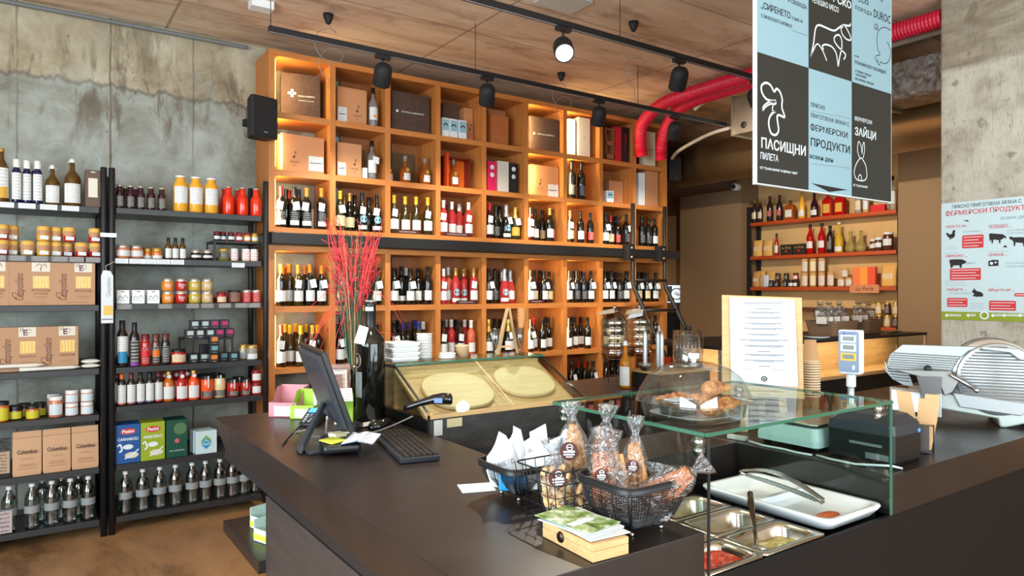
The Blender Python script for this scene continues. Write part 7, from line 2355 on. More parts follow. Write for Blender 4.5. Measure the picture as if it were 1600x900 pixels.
# dispensers
def dispenser():
    prof = [(0, 0), (.072, 0), (.08, .006)]
    for i in range(5):
        z = .01 + i * .047
        prof += [(.082, z), (.086, z + .008), (.086, z + .034), (.081, z + .042)]
    prof += [(.078, .25), (.055, .275), (.04, .282), (.04, .29), (0, .29)]
    root = MB().lathe(prof, 28).build('drink_dispenser', glass('ribbed_dispenser_glass', (226, 216, 190), 1.5, .08, 0, 1, .16), None)
    MB().lathe([(.044, .285), (.048, .29), (.046, .3), (.02, .306), (.012, .31), (.018, .318), (.012, .328), (0, .33)], 20).build('lid', M_CUPG, root)
    MB().lathe([(0, .004), (.076, .006), (.078, .06), (0, .06)], 24).build('liquid', mat('amber_drink', (150, 76, 30), .15), root)
    m = MB()
    for a in (45, 135, 225, 315):
        c, s = math.cos(R(a)), math.sin(R(a))
        m.tube([(.075 * c, .075 * s, -.15), (.078 * c, .078 * s, 0), (.088 * c, .088 * s, .02)], .0025, 6)
    for z, r_ in ((-.12, .076), (-.004, .08), (.02, .088)): m.tube([(r_ * math.cos(a), r_ * math.sin(a), z) for a in [2 * PI * k / 24 for k in range(24)]], .0022, 6, closed=True)
    m.build('wire_stand', mat('copper_wire', (150, 104, 76), .3, .9), root)
    MB().lathe([(0, 0), (.007, 0), (.007, .03), (0, .03)], 10, (0, -.108, .02), 0, True, 'y').lathe([(0, 0), (.004, 0), (.004, .03), (0, .03)], 10, (0, -.11, .01)).build('tap', M_STEEL, root)
    return root


for px, rz_, nm in ((960, -.5, 'left'), (999, -.35, 'right')):
    Y = 3.11
    o = put('disp', dispenser, (onY(px, Y)[0], Y, .9965 + .152), rz_, f'ribbed glass drink dispenser on copper wire stand, {nm} of two', 'dispenser', None, (.93, .93, .96))
    if nm == 'left': MB().quad((-.13, -.06, .27), (-.02, -.09, .285), (-.005, -.02, .31), (-.09, .0, .295)).build('paper_card', mat('cream_paper_card', (222, 206, 176), .7), o)
    else: MB().quad((-.12, -.06, .24), (-.02, -.09, .262), (.005, -.05, .30), (-.06, -.03, .30)).build('paper_card', M_PAPER, o)
x, y, z = onZ(977, 606, .9965)
hb = bottle(.255, .032, 'am', 'w', 'w', .36, .34, (.1, .75), name='honey_bottle', swing=True, body=mat('honey_liquid', (222, 140, 30), .05, 0, .45, 1.35))()
hb.location = (x, y, .9965); hb.rotation_euler = (0, 0, facing(x, y) - .3)
tag(hb, 'swing-top bottle of golden honey drink before the dispensers', 'bottle')
# raised board with tapers, bowl, bun warmer
rb = MB().box(2.93, 3.35, 2.75, 2.98, .9965, 1.075)
tag(rb.build('raised_block', M_BLKM), 'dark block carrying the serving board beside the dispensers', 'block')
# the wooden serving plate on the block
tag(MB().box(2.92, 3.37, 2.74, 2.99, 1.076, 1.092).build('chopping_board', M_PALE, None, bevel=.003), 'pale chopping board under the silver bowl and tapers', 'board')


def taper():
    return MB().lathe([(0, 0), (.012, 0), (.0125, .01), (.012, .185), (.010, .2), (.0, .235)], 14).build('silver_taper', mat('silver_taper', (196, 204, 208), .35, .5))


for px, Y, nm in ((1008, 2.86, 'leftmost, standing in the bowl'), (1028, 2.90, 'middle one of three'), (1034, 2.84, 'rightmost of three')):
    put('taper', taper, (onY(px, Y)[0], Y, 1.0935 + (.012 if 'bowl' in nm else 0)), 0, 'silver pointed taper beside the bun warmer, ' + nm, 'taper')
o = MB().lathe([(0, 0), (.02, 0), (.022, .004), (.042, .03), (.045, .045), (.043, .045), (.04, .03), (.018, .008), (0, .008)], 24).build('steel_bowl', mat('hammered_steel', (170, 166, 160), .2, 1, bump=.8, bscale=120), None, (onY(1008, 2.86)[0], 2.86, 1.0932))
tag(o, 'small hammered steel bowl at the foot of the leftmost taper', 'bowl')
Y = 2.85; x = onY(1075, Y)[0]
bw_ = thing('bun_warmer', (x, Y, 1.0975))
tag(bw_, 'clear cylinder bun warmer with steel spikes and black knob', 'bun warmer')
MB().lathe([(0, -.004), (.095, -.004), (.095, .02), (.0, .02)], 28).build('base', M_STEEL, bw_)
MB().lathe([(.09, .02), (.09, .215), (0, .22)], 32).build('glass_cylinder', M_DOME, bw_)
m = MB()
for k in range(18):
    a = 2 * PI * k / 18
    m.tube([(.07 * math.cos(a), .07 * math.sin(a), .02), (.07 * math.cos(a), .07 * math.sin(a), .19)], .0015, 4)
for j in range(9):
    z = .035 + j * .019
    m.tube([(.072 * math.cos(a), .072 * math.sin(a), z) for a in [2 * PI * k / 20 for k in range(20)]], .0013, 4, closed=True)
m.build('spike_cage', M_STEEL, bw_)
MB().lathe([(0, .218), (.02, .218), (.016, .226), (.022, .232), (.02, .24), (0, .242)], 16).build('knob', M_BLKP, bw_)
o = MB().box(-.035, .035, -.03, .03, 0, .12).build('orange_carton', mat('red_orange_box', (216, 70, 30), .5), None, (onY(1047, 3.2)[0], 3.2, .9965), (0, 0, 0), .002)
tag(o, 'red orange carton left of the bun warmer', 'carton')

# snack baskets on the right part of the back counter
BZ = 1.2165
def weave():
    n = Net('woven_basket')
    v = n.coord('Object')
    g = n.xyz(v)
    a = n.math('SINE', n.math('MULTIPLY', g[2], 380)); b = n.math('SINE', n.math('MULTIPLY', n.math('ADD', g[0], g[1]), 260))
    h = n.math('MULTIPLY', a, b)
    return n.out(n.ramp(n.step(h, -1, 1), [(.3, (116, 84, 60)), (.7, (168, 130, 98))]), .8, h, .5)


mwv = weave()
for i, (px, Y, w) in enumerate(((1300, 2.98, .34), (1345, 3.02, .25))):
    x = onY(px, Y)[0]
    o = MB().loft([rr(w / 2 - .02, .11, .03, 0), rr(w / 2, .13, .03, .11), rr(w / 2 - .008, .122, .03, .11), rr(w / 2 - .028, .10, .03, .01)], True, True, sm=False).build('woven_basket', mwv, None, (x, Y, BZ))
    MB().box(-w / 2 + .035, w / 2 - .035, -.09, .09, .011, .07).build('paper_filling', MATS['kraft_tube'], o)
    tag(o, f'woven basket full of tied sweet bags, {["left", "right"][i]} of two on the back counter', 'basket')
rnd = random.Random(3)


def sweet():
    root = MB().loft(crumple([[(.04 * k * math.cos(a), .03 * k * math.sin(a), z) for a in [2 * PI * i / 16 for i in range(16)]] for z, k in ((0, .7), (.02, 1), (.06, .95), (.085, .35), (.095, .2), (.115, .55))], .006, 30), True, False).build('sweet_bag', M_FILM)
    MB().box(-.03, .03, -.034, -.03, .012, .055).build('label', printed('sweet_bag_label', (226, 216, 196), (170, 60, 50), 3, .5, 3), root)
    m = MB()
    r2 = random.Random(4)
    for i in range(14): m.lathe([(0, -.009), (.009, -.004), (.009, .004), (0, .009)], 7, (r2.uniform(-.024, .024), r2.uniform(-.018, .018), r2.uniform(.012, .065)))
    m.build('sweets', mat('mixed_sweets', (150, 96, 60), .5), root)
    MB().stroke([(-.02, .1), (-.008, .09), (0, .095), (.008, .09), (.02, .1)], .006, -.016).build('ribbon', mat('dark_green_ribbon', (44, 60, 44), .5), root)
    return root


k = 0
for px, Y, z in ((1285, 2.95, .077), (1293, 2.94, .077), (1305, 2.93, .077), (1318, 2.94, .077), (1281, 3.02, .12), (1296, 3.03, .125), (1312, 3.02, .12), (1337, 2.98, .077), (1350, 2.98, .077), (1342, 3.06, .12), (1356, 3.06, .11)):
    x = onY(px, Y)[0]
    put('sweet', sweet, (x, Y, BZ + z), facing(x, Y) + rnd.uniform(-.4, .4), f'tied clear bag of sweets with label, {NTH[k]} in the woven baskets from the left', 'sweet bag', 'tied sweet bags in the woven baskets', (1.15, 1.15, 1.2))
    k += 1
o = MB().lathe([(0, 0), (.05, 0), (.09, .012), (.088, .014), (.045, .004), (0, .004)], 28).build('white_plate', MATS['white_porcelain'], None, (onY(1266, 2.9)[0] - .03, 2.83, BZ))
tag(o, 'white plate on the back counter left of the woven baskets', 'plate')
o = MB().tube([(0, 0, .012), (.09, .0, .014), (.2, .01, .012)], [.008, .012, .008], 8).lathe([(0, -.012), (.014, -.012), (.014, .012), (0, .012)], 10, (.21, .01, .014), 0, True, 'x').build('serving_knife', M_STEEL, None, (onY(1378, 2.85)[0], 2.82, BZ))
tag(o, 'steel serving tool lying at the right end of the back counter', 'serving tool')
# mugs on the low ledge of the right wall
for i, px in enumerate((1203, 1212, 1221)):
    rt('mug', lambda: MB().lathe([(0, 0), (.03, 0), (.034, .01), (.034, .085), (.03, .095), (0, .095)], 18).build('lidded_cup', MATS['white_porcelain']), px, 1.3612, f'small white lidded cup, {NTH[i]} of three below the orange shelves', 'cup', .06)
for i, px in enumerate((1179, 1189)):
    rt('dmug', lambda: MB().lathe([(0, 0), (.03, 0), (.034, .01), (.034, .085), (.03, .095), (0, .095)], 18).build('dark_jar', MATS['dark_preserve']), px, 1.3612, f'small dark jar, {["left", "right"][i]} of two below the orange shelves', 'jar', .06)
MB().box(.0, .22, -1.50, 0, 1.32, 1.36).build('shelf', mat('brown_lower_shelf', (92, 58, 38), .5), su, label='dark brown lower shelf')

# small screen with round mark on a dark desk
dk = MB().box(-.35, .35, -.25, .25, 0, 1.24).box(-.37, .37, -.27, .27, 1.24, 1.26).build('reception_desk', M_BLKM, None, (7.20, 6.85, 0))
tag(dk, 'dark desk in the passage beyond the wine cabinet', 'desk')
scx, scy = 7.30, 6.80
ss = thing('desktop_screen', (7.42, 6.67, 1.262), facing(7.5, 6.8) + .1)
tag(ss, 'small lit screen with round emblem on the desk beyond the cabinet', 'screen')
MB().box(-.16, .16, 0, .02, .12, .38).build('screen_frame', M_BLKP, ss)
m = MB().card(-.15, .15, .13, .37, -.001)
m.build('lit_display', mat('lit_white_screen', (206, 220, 230), .4, emis=(190, 210, 226), estr=.9), ss)
m = MB().disc(0, .25, .085, -.0016, 0, 24).card(-.13, -.06, .14, .36, -.0014, 0).card(.06, .10, .15, .35, -.0014, 0).disc(0, .25, .07, -.002, 1, 24)
for k in range(3): m.stroke([(-.035 + .02 * k, .275), (-.02 + .02 * k, .25), (-.0 + .02 * k, .235), (.012 + .02 * k, .225)], .008, -.0026, 0)
m.build('emblem', [mat('screen_black', (24, 26, 30), .4), mat('screen_white', (226, 232, 236), .5, emis=(210, 220, 230), estr=.7)], ss)
MB().box(-.03, .03, 0, .02, .01, .13).box(-.07, .07, -.05, .06, 0, .01).build('stand', M_BLKP, ss)

# ============================================================ ceiling: tracks, spots, ducts, pipes


def track(x0, x1, y, z, label, wires):
    m = MB().box(x0, x1, y - .018, y + .018, z - .016, z + .016)
    o = m.build('lighting_track', M_BLK)
    q = MB()
    for x in wires: q.tube([(x, y, z + .016), (x, y, H - .002)], .0025, 5)
    q.build('suspension_wire', M_BLK, o)
    q = MB().box(x0 + .002, x1 - .002, y - .005, y + .005, z - .0175, z - .016)
    q.build('contact_slot', MATS['grey_keys'], o)
    return tag(o, label, 'lighting track')


TZ3 = 3.1
track(onY(420, 4.2)[0], onY(1128, 4.2)[0] + .05, 4.2, TZ3, 'long black lighting track running just before the wine cabinet', (onY(423, 4.2)[0], 2.6, 4.2))
track(onY(640, 3.155)[0] - .6, onY(1190, 3.155)[0] + .3, 3.155, TZ3, 'long black lighting track nearer the camera, ending behind hanging sign', (1.2, 3.0, 4.6))
track(.2, 2.4, 2.05, TZ3, 'short black lighting track out of frame holding the cut-off spotlight', (.4, 2.2))


def spot(label, x, y, target, energy, z=TZ3, lit=True):
    t = thing('spotlight', (x, y, z - .016))
    tag(t, label, 'spotlight')
    MB().box(-.05, .05, -.016, .016, -.026, -.003).lathe([(0, -.06), (.008, -.06), (.008, -.02), (0, -.02)], 10).build('track_adapter', M_BLK, t)
    d = (Vector(target) - Vector((x, y, z - .12))).normalized()
    q = d.to_track_quat('-Z', 'Y').to_euler()
    MB().lathe([(.050, -.072), (.056, -.075), (.058, -.07), (.058, .02), (.054, .045), (.04, .064), (.02, .072), (0, .074)], 28).build('lamp_housing', M_BLKM, t, (0, 0, -.124), q)
    MB().lathe([(0, -.066), (.050, -.068)], 28).build('diffuser', M_LAMP, t, (0, 0, -.124), q)
    o = light('spot_light', 'SPOT', (x + d.x * .09, y + d.y * .09, z - .14 + d.z * .09), energy, (1, .90, .74), q, spot=78, blend=.7, radius=.022)
    return t


for px, tg, lab, en in ((598, (2.1, 5.3, 1.6), 'black spotlight on cabinet track, leftmost, before second cabinet column', 60),
                        (761, (3.3, 5.3, 1.6), 'black spotlight on cabinet track, second from the left', 60),
                        (936, (4.3, 5.2, 1.4), 'black spotlight on cabinet track, third and tilted to the left', 60),
                        (1054, (5.3, 5.3, 1.5), 'black spotlight on cabinet track at its right end', 55)):
    spot(lab, onY(px, 4.2)[0], 4.2, tg, en)
xx = onY(880, 3.155)[0]
spot('black spotlight shining towards the camera on the nearer track', xx, 3.155, (1.35, 1.2, 1.0), 72)
spot('black spotlight on the nearer track, left of hanging sign', onY(1061, 3.155)[0], 3.155, (4.4, 4.6, 1.0), 75)
spot('black spotlight cut off by the top edge of photo', onY(615, 2.05)[0], 2.05, (1.2, 2.2, 1.0), 70)
spot('black spotlight beyond the sign lighting the orange shelves', 4.35, 3.155, (7.5, 4.6, 1.8), 190)
# small pendant cups with looped wires
for i, (px, py, L_) in enumerate(((513, 22, .42), (990, 34, .45), (877, 114, .35))):
    r = ray(px, py); k_ = (H - EYE) / r[2]
    x, y = r[0] * k_, r[1] * k_
    t = thing('ceiling_cable_cup', (x, y, H - .001))
    tag(t, ['black ceiling cable cup with curling wire above the first cabinet column', 'black ceiling cable cup with curling wire right of the bright spotlight', 'black ceiling cable cup with curling wire below the bright spotlight'][i], 'cable cup')
    MB().lathe([(0, 0), (.036, 0), (.03, -.03), (.018, -.06), (.008, -.07), (0, -.07)], 16).build('cup', M_BLKM, t)
    pts = [(0, 0, -.07)]
    for j in range(40):
        a = j * .42
        rr3 = .06 + .05 * math.sin(j * .13)
        pts.append((rr3 * math.cos(a) * .9, .02 * math.sin(a * .7), -.12 - L_ * j / 40 + rr3 * math.sin(a) * .8))
    MB().tube(pts, .0024, 5).build('curled_wire', mat('grey_wire', (150, 142, 134), .4, .3), t)
# smoke detector / ceiling plate
x, y, z = onZ(880, 2, H)
tag(MB().loft([rr(.16, .12, .01, 0), rr(.16, .12, .01, -.012)][::-1]).build('ceiling_plate', M_OFFW, None, (x, y, H - .001)), 'pale rectangular plate on the ceiling above the bright spotlight', 'ceiling plate')
x, y, z = onZ(408, 3, H)
tag(MB().box(-.07, .07, -.05, .05, -.05, 0).build('junction_box', M_WHITE, None, (x, y, H - .001)), 'small white junction box on the ceiling above the cabinet corner', 'junction box')
# red corrugated pipes


def corr(pts, r, label, m):
    P = [Vector(p) for p in pts]
    L = []
    for i in range(len(P) - 1):
        n = max(1, round((P[i + 1] - P[i]).length / .0115))
        for k in range(n): L.append(P[i].lerp(P[i + 1], k / n))
    L.append(P[-1])
    return tag(MB().tube(L, [r if i % 2 else r * .87 for i in range(len(L))], 16, sm=False).build('corrugated_pipe', m), label, 'pipe')


def bez(pts, n=7):
    V = [Vector(p) for p in pts]; out = []
    for i in range(len(V) - 1):
        p0, p1, p2, p3 = V[max(0, i - 1)], V[i], V[i + 1], V[min(len(V) - 1, i + 2)]
        for q in range(n):
            t = q / n
            out.append(.5 * ((2 * p1) + (p2 - p0) * t + (2 * p0 - 5 * p1 + 4 * p2 - p3) * t * t + (3 * p1 - p0 - 3 * p2 + p3) * t ** 3))
    return out + [V[-1]]


M_REDP = mat('crimson_plastic', (196, 26, 56), .45)
corr(bez([(4.92, 2.14, 3.34), (4.92, 3.2, 3.34), (4.92, 4.1, 3.34), (4.93, 4.6, 3.32), (5.02, 4.95, 3.22), (5.12, 5.08, 3.05), (5.16, 5.1, 2.93)]), .062, 'thick crimson corrugated pipe along the ceiling, bending down by the cabinet', M_REDP)
corr(bez([(5.10, 3.2, 3.34), (5.10, 3.9, 3.34), (5.12, 4.5, 3.32), (5.25, 4.85, 3.2), (5.33, 5.0, 3.02), (5.36, 5.02, 2.9)]), .06, 'second crimson corrugated pipe bending down behind the first', M_REDP)


def foil():
    n = Net('crinkled_foil')
    a = n.noise(n.coord('Object'), 12, 7, .7, 1.5)
    n.b.inputs['Metallic'].default_value = .85
    return n.out(n.ramp(a, [(.35, (130, 124, 116)), (.6, (196, 194, 190))]), .3, a, .9, .03)


M_FOIL = foil()
M_DUCT = mat('galvanised_duct', (150, 142, 130), .38, .75, bump=.12, bscale=8)
du = thing('ventilation_duct', (5.5, 3.0, 3.15))
tag(du, 'boxy galvanised ventilation duct under the ceiling right of the cabinet', 'duct')
MB().box(-.2, .22, -.2, 1.1, -.17, .17).build('duct_box', M_DUCT, du, bevel=.006)
MB().box(-.13, .22, -1.9, -.201, -.16, .13).build('foil_wrapped_run', M_FOIL, du, bevel=.03, label='foil wrapped duct run')
MB().lathe([(0, -.006), (.03, -.006), (.03, .0), (0, 0)], 16, (-.2, .97, -.1), 0, True, 'x').build('access_cap', M_BLKM, du)
m = MB()
for y in (-.2, .45, 1.09): m.box(-.212, .232, y - .012, y + .012, -.182, .182)
m.build('flange', M_DUCT, du)
tag(MB().lathe([(.22, -2.2), (.225, 1.8), (.0, 1.81)], 32, (0, 0, 0), 0, True, 'y').build('round_duct', mat('brown_metal_duct', (150, 124, 92), .35, .7), None, (6.25, 3.75, 2.98)), 'large round brown metal duct under the ceiling beyond the boxy duct', 'duct')
tag(MB().tube(bez([(5.2, 4.45, 3.28), (5.2, 4.3, 3.33), (5.25, 3.9, 3.37), (5.25, 2.16, 3.37)]), .022, 8).build('white_conduit', mat('pale_conduit', (176, 172, 164), .5)), 'thin pale conduit running above the boxy ventilation duct', 'conduit')
tag(MB().tube(bez([(5.66, 5.15, 2.97), (5.5, 4.9, 3.0), (5.38, 4.42, 3.06), (5.4, 4.105, 3.08)]), .018, 8).build('white_conduit', MATS['pale_conduit']), 'thin pale pipe joining the cabinet end to the boxy duct', 'conduit')
# security camera
x, y = 7.24, 5.54
z = onX(1162, 7.26, 291)[2]
ca = thing('security_camera', (x, y, z))
tag(ca, 'white dome security camera at the corner above the orange shelves', 'camera')
MB().lathe([(0, -.05), (.04, -.05), (.045, -.04), (.045, .04), (.04, .05), (0, .05)], 20, (0, 0, 0), 0, True, 'x').build('body', M_WHITE, ca)
MB().lathe([(0, -.075), (.02, -.072), (.034, -.05), (0, -.045)], 20, (0, 0, 0), 0, True, 'x').build('lens', MATS['glossy_black'], ca)
MB().tube([(.03, 0, .03), (.058, 0, .05)], .012, 8).build('mount', M_WHITE, ca)
# passage downlights
for i, (x, y) in enumerate(((6.6, 7.4), (6.6, 8.4))):
    t = thing('downlight', (x, y, 2.829)); tag(t, f'round recessed downlight in the passage beam, {["nearer", "farther"][i]} one', 'downlight')
    MB().lathe([(.07, 0), (.07, -.006), (.055, -.006), (.055, 0)], 20).build('ring', M_WHITE, t)
    MB().lathe([(0, -.003), (.054, -.003)], 20).build('diffuser', M_LAMP, t)
    light('passage_light', 'SPOT', (x, y, 2.80), 38, (1, .78, .5), (0, 0, 0), spot=120, blend=.8)

# ============================================================ hanging sign
SY = 2.0
c0, c1, c2, c3 = [onY(px, SY)[0] for px in (1183, 1263, 1330.5, 1392)]
sb_ = onY(1182, SY, 285.5)[2]
CH = .605
hs = thing('hanging_sign', (c0, SY, sb_))
tag(hs, 'big hanging chequered board with white animal line drawings and Cyrillic words', 'sign')
Wd = c3 - c0; Hd = H - sb_ - .06
MB().box(-.006, Wd + .006, 0, .02, -.006, Hd).build('board', mat('white_sign_edge', (232, 238, 240), .5), hs)
m = MB()
m.card(0, Wd, 0, Hd, -.0008, 0)
a1, a2 = c1 - c0, c2 - c0
for x0_, x1_, z0_, z1_ in ((0, a1, 0, CH), (a2, Wd, 0, CH), (a1, a2, CH, 2 * CH), (0, a1, 2 * CH, Hd), (a2, Wd, 2 * CH, Hd)):
    m.card(x0_, x1_, z0_, min(z1_, Hd), -.0014, 1)
m.build('printed_panels', [mat('pale_blue_print', (148, 182, 194), .6), mat('charcoal_print', (46, 46, 42), .55)], hs)
m = MB(); Yt = -.002
WH, DK = 0, 1
ZF = [5.627, 1180, 0]


def sp(x, y):  # close-up coordinates of the upper and lower half of the board
    X, _, Z = onY(ZF[1] + x / ZF[0], SY, ZF[2] + y / ZF[0])
    return X - c0, Z - sb_


def T(s, x0, y0, x1, y1, cap, col, bold=0, space=1):
    a, b = sp(x0, y0), sp(x1, y1)
    r = ray(ZF[1] + x0 / ZF[0])
    hh_ = cap / ZF[0] * (SY / r[1]) / F
    m.text(s, hh_ / .70, a[0], (a[1] + b[1]) / 2, Yt, col, 'LEFT', bold, fit=b[0] - a[0], space=space)


def S(pts, w, col, closed=False, smooth=True):
    m.stroke([sp(x, y) for x, y in pts], w, Yt, col, smooth, closed)


T('А СВОБОДА.', 285, 15, 455, 58, 34, DK, .01)
T('„СИРЕНЕТО', 48, 50, 305, 138, 56, DK, .012)
T('Е БИО И', 318, 160, 410, 192, 26, DK, .01)
T('С МНООООГО МЛЯКО!', 50, 140, 320, 235, 30, DK, .008)
S([(320, 268), (455, 312)], .0012, DK, smooth=False)
T('РСКО', 680, 0, 838, 40, 60, WH, .03)
T('ТЕЛЕШКО МЕСО', 492, 5, 730, 85, 46, WH, .014)
S([(485, 508), (510, 380), (528, 250), (560, 222), (620, 245), (690, 270), (740, 240), (775, 222), (825, 228), (836, 208)], .010, WH)
S([(775, 225), (752, 255), (765, 305), (800, 345), (838, 352), (830, 310), (800, 250), (782, 226)], .008, WH)
S([(485, 508), (505, 450), (540, 388), (575, 420), (605, 480), (625, 535)], .0075, WH)
S([(598, 440), (588, 405), (620, 393), (670, 412), (705, 460), (720, 530), (727, 582), (740, 500), (758, 420), (756, 350), (735, 310), (705, 315), (690, 350), (720, 405), (770, 455), (792, 485), (775, 525)], .009, WH)
T('ЕСО', 905, 0, 990, 22, 42, DK, .012)
T('О', 1098, 0, 1118, 5, 30, DK, .01)
T('ПОРОДА', 875, 65, 1022, 128, 32, DK, .006, 1.25)
T('DUROC', 1038, 112, 1184, 188, 72, DK, .002)
S([(1075, 262), (1052, 255), (1048, 225), (1064, 212), (1078, 232), (1066, 250), (1058, 235)], .004, DK)
S([(1190, 268), (1140, 242), (1100, 252), (1076, 285), (1068, 350), (1075, 430), (1095, 482), (1062, 490), (1056, 515), (1072, 548), (1088, 574), (1102, 545), (1130, 560), (1160, 550), (1186, 500), (1188, 440), (1160, 370)], .004, DK)
S([(1078, 520), (1074, 548)], .003, DK, smooth=False)
T('ИЛИ', 870, 492, 908, 503, 14, DK, .01)
T('ПЛАНИНСКО ПАСИЩНО', 872, 545, 1146, 642, 28, DK, .012)
T('ОТ ФЕРМА "БРЕДАС"', 875, 622, 1022, 672, 18, DK, .01)
T('СЪНИ ФАРМ', 878, 655, 972, 685, 18, DK, .01)
T('МЕСАРНИЦА "ЗВЕЗДИ"', 875, 692, 1040, 742, 18, DK, .01)
ZF[:] = [4.737, 1180, 130]
S([(150, 130), (125, 132), (80, 118), (48, 70), (44, 20), (75, -2), (110, 15), (138, 62), (155, 42), (180, 65), (197, 120), (195, 180), (215, 250), (180, 238), (160, 245), (165, 300), (170, 350), (150, 383), (115, 370), (98, 310), (102, 260), (122, 225), (148, 208)], .011, WH)
S([(148, 208), (128, 205), (125, 180), (132, 165)], .007, WH)
S([(52, 205), (60, 170), (100, 140), (146, 138), (146, 155), (110, 155), (75, 175), (52, 205)], .008, WH)
T('ПАСИЩНИ', 38, 440, 368, 512, 72, WH, .02)
T('ПИЛЕТА', 34, 538, 166, 562, 48, WH, .012)
T('ОТ "СЪНИ ФАРМ" И ФЕРМА "АВП"', 32, 626, 310, 670, 16, WH, .03)
T('ПРЯСНО', 408, 160, 512, 186, 30, DK, .004, 1.1)
T('ПРИГОТВЕНА ХРАНА С', 408, 236, 690, 310, 30, DK, .004, 1.1)
T('ФЕРМЕРСКИ', 405, 325, 680, 390, 44, DK, .006)
T('ПРОДУКТИ', 405, 435, 695, 500, 58, DK, .012)
T('всеки ден', 400, 540, 572, 572, 34, DK, .012)
for a in (0, 1): S([(410, (205, 595)[a]), (705, (262, 630)[a])], .001, DK, smooth=False)
m.add([(*[q for q in (sp(412, 740)[0], Yt, sp(412, 740)[1])],), (sp(545, 805)[0], Yt, sp(545, 805)[1]), (sp(682, 790)[0], Yt, sp(682, 790)[1])], [(0, 1, 2)], DK)
T('ФЕРМЕРСКИ', 733, 262, 860, 294, 28, WH, .012)
T('ЗАЙЦИ', 733, 355, 890, 398, 56, WH, .02)
T('ОТ "СЪНИ ФАРМ"', 722, 755, 830, 772, 15, WH, .03)
S([(772, 556), (755, 500), (762, 432), (782, 470), (788, 525), (792, 470), (803, 438), (806, 500), (796, 556)], .0055, WH)
S([(775, 556), (745, 600), (730, 660), (745, 708), (780, 722), (812, 715), (824, 680), (815, 610), (790, 562)], .006, WH, True)
S([(762, 718), (764, 690), (774, 678), (784, 692), (784, 720)], .0055, WH)
m.build('lettering', [M_WINK, mat('black_sign_ink', (34, 32, 34), .6)], hs)
for x in (.15, Wd - .15):
    MB().tube([(x, .01, Hd), (x, .01, H - sb_ - .001)], .003, 6).build('hanging_wire', M_STEEL, hs)

# ============================================================ poster on the column
PX_ = 4.855
y_l = onX(1471, PX_)[1]
zt_ = onX(1471, PX_, 318.5)[2]; zb_ = onX(1471, PX_, 499)[2]
ph_ = zt_ - zb_; pw_ = .62
po = MB().box(0, pw_, 0, .004, 0, ph_).build('poster', mat('poster_pale_blue', (196, 216, 220), .6), None, (PX_ - .0, y_l, zb_), (0, 0, R(-90)))
tag(po, 'pale farm product poster with red Cyrillic heading on the concrete column', 'poster')
po.location.x = PX_ - .0005
m = MB()
V = lambda u, v: (u * .88, v * ph_)
RE, DK2, GR, WT, BL, FG = 0, 1, 2, 3, 4, 5
yt = -.001
UU = .485  # metres across 129 px at this depth


def pp(px, py):  # poster coordinates measured in the 573x900 close-up
    _, y_, z_ = onX(1460 + px / 4.09, PX_, 300 + py / 4.09)
    return (y_l - y_, z_ - zb_)


def tx(s, px0, px1, py, size, col, bold=.01, shear=0):
    a = pp(px0, py); b = pp(px1, py)
    m.text(s, size, a[0], a[1], yt, col, 'LEFT', bold, fit=b[0] - a[0], shear=shear)


m.card(0, pw_, 0, pp(0, 762)[1], yt, GR)
tx('ПРЯСНО ПРИГОТВЕНА ХРАНА С', 112, 555, 98, .030, DK2, .006)
tx('ФЕРМЕРСКИ ПРОДУКТИ', 70, 612, 142, .040, RE, .010)
tx('всеки ден', 420, 600, 168, .030, BL, 0, .3)
tx('ПИЛЕТО НИ...', 72, 215, 226, .022, RE, .01)
tx('ТЕЛЕШКО ...', 346, 495, 226, .024, RE, .015)
tx('СВИНСКО ...', 68, 208, 412, .022, RE, .015)
tx('СИРЕНЕ ...', 344, 470, 404, .022, RE, .015)
tx('ЗАЙЦИТЕ ...', 78, 206, 625, .020, RE, .015)
tx('ЯЙЦАТА НИ ...', 346, 512, 628, .020, RE, .015)
tx('Е ПАСИЩНО', 186, 295, 256, .014, BL, .0)
tx('ТО Е ОТ ФЕРМА', 462, 575, 248, .013, BL, .0)
tx('И ПАСИЩНО', 465, 575, 266, .013, BL, .0)
tx('ДЮРОК!', 205, 262, 456, .015, BL, .0, .3)
tx('ТО Е БИО И', 452, 570, 457, .014, BL, 0)
tx('С МНОГО МЛЯКО', 455, 580, 478, .013, BL, 0)
tx('ТЕ ПАСИЩНО', 90, 232, 648, .013, BL, 0)


def redbox(a, b, c, d, rows_, col=RE):
    x0_, z1_ = pp(a, b); x1_, z0_ = pp(c, d)
    r2 = .008
    vs = [(x0_ + r2 if k in (0, 3) else 0, 0, 0) for k in range(4)]
    pts = []
    for sx, sz, a0 in ((x1_ - r2, z1_ - r2, 0), (x0_ + r2, z1_ - r2, 90), (x0_ + r2, z0_ + r2, 180), (x1_ - r2, z0_ + r2, 270)):
        for k in range(4): pts.append((sx + r2 * math.cos(R(a0 + 30 * k)), yt, sz + r2 * math.sin(R(a0 + 30 * k))))
    m.add(pts, [tuple(range(len(pts)))[::-1]], col)
    for k in range(rows_):
        z = z1_ - (z1_ - z0_) * (k + .7) / (rows_ + .4)
        m.card(x0_ + .008, x1_ - .008 - .02 * (k % 2), z - .0018, z + .0018, yt - .0006, WT)


redbox(178, 278, 315, 355, 4); redbox(100, 490, 298, 562, 4); redbox(82, 676, 212, 736, 3); redbox(350, 694, 522, 760, 3)
redbox(512, 646, 590, 668, 1)
for a, b, w, n in ((78, 352, 70, 2), (68, 392, 84, 1), (346, 212, 120, 1), (344, 384, 120, 1), (70, 570, 130, 3), (230, 715, 80, 3)):
    for k in range(n):
        x0_, z_ = pp(a, b + 14 * k); m.card(x0_, x0_ + w / 528 * UU, z_, z_ + .0016, yt, BL)


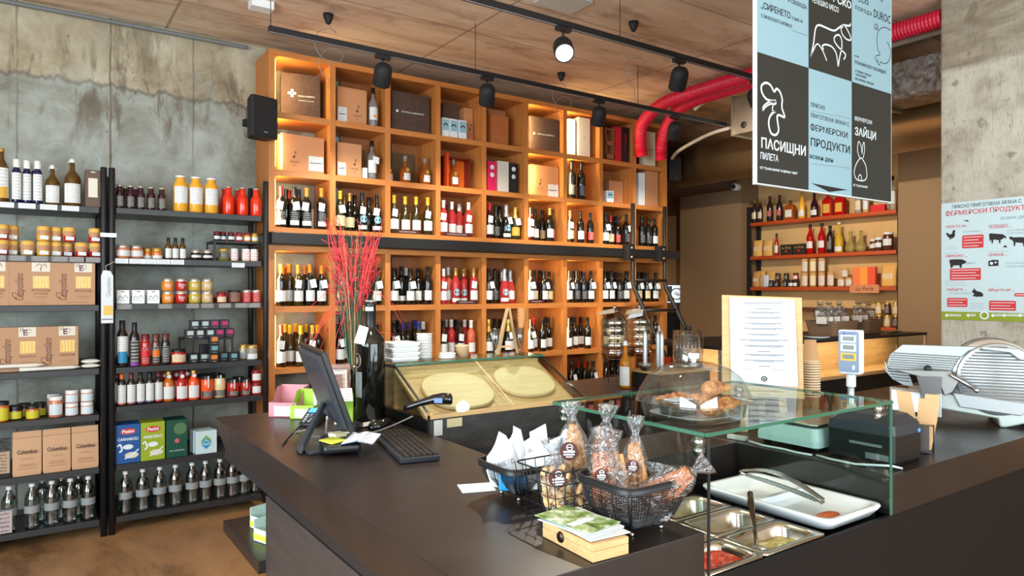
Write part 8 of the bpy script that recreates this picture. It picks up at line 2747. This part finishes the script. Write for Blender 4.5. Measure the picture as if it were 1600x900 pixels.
def sil(pts, col=DK2):
    m.add([(pp(a, b)[0], yt - .0004, pp(a, b)[1]) for a, b in pts], [tuple(range(len(pts)))], col)


sil([(74, 262), (88, 262), (98, 272), (112, 268), (120, 245), (130, 242), (136, 252), (130, 262), (134, 278), (122, 294), (108, 296), (106, 304), (98, 304), (100, 294), (86, 286)])
sil([(350, 268), (362, 264), (440, 270), (448, 278), (460, 284), (458, 296), (444, 292), (438, 300), (424, 306), (422, 328), (414, 328), (412, 308), (378, 304), (374, 328), (366, 328), (366, 304), (356, 316), (352, 298)])
sil([(478, 288), (492, 284), (504, 290), (560, 288), (580, 292), (580, 348), (570, 348), (566, 326), (520, 322), (516, 346), (508, 346), (506, 318), (496, 306), (482, 302)])
sil([(98, 432), (130, 430), (176, 430), (196, 438), (208, 446), (198, 456), (178, 462), (174, 484), (164, 484), (160, 468), (122, 470), (114, 486), (104, 484), (102, 462), (96, 446)])
sil([(346, 442), (372, 434), (410, 434), (410, 472), (346, 474)])
m.disc(*pp(366, 456), .009, yt - .001, WT, 14); m.disc(*pp(392, 450), .006, yt - .001, WT, 14)
sil([(240, 638), (252, 622), (256, 612), (262, 626), (276, 634), (300, 640), (314, 656), (310, 668), (270, 670), (244, 664), (256, 652)])
sil([(438, 354), (450, 342), (456, 340), (468, 354)])
sil([(190, 188), (194, 180), (202, 182), (206, 178), (214, 180), (222, 188), (212, 190), (204, 186)])
for i, (a, w) in enumerate(((72, 100), (208, 56), (366, 66), (438, 90), (540, 80))):
    x0_, z_ = pp(a, 788)
    m.disc(x0_ + .008, z_, .010, yt - .0004, WT, 14)
    for k in range(2): m.card(x0_ + .02, x0_ + w / 528 * UU, z_ - .004 + .009 * k, z_ + .001 + .008 * k, yt - .0004, WT)
m.disc(*pp(320, 788), .026, yt - .0005, WT, 24); m.disc(*pp(320, 788), .017, yt - .001, GR, 20)
m.build('printed_artwork', [M_RED, M_INK, mat('olive_green_band', (142, 158, 40), .6), M_WINK, mat('soft_blue_grey_print', (130, 150, 152), .6), M_WINK], po)
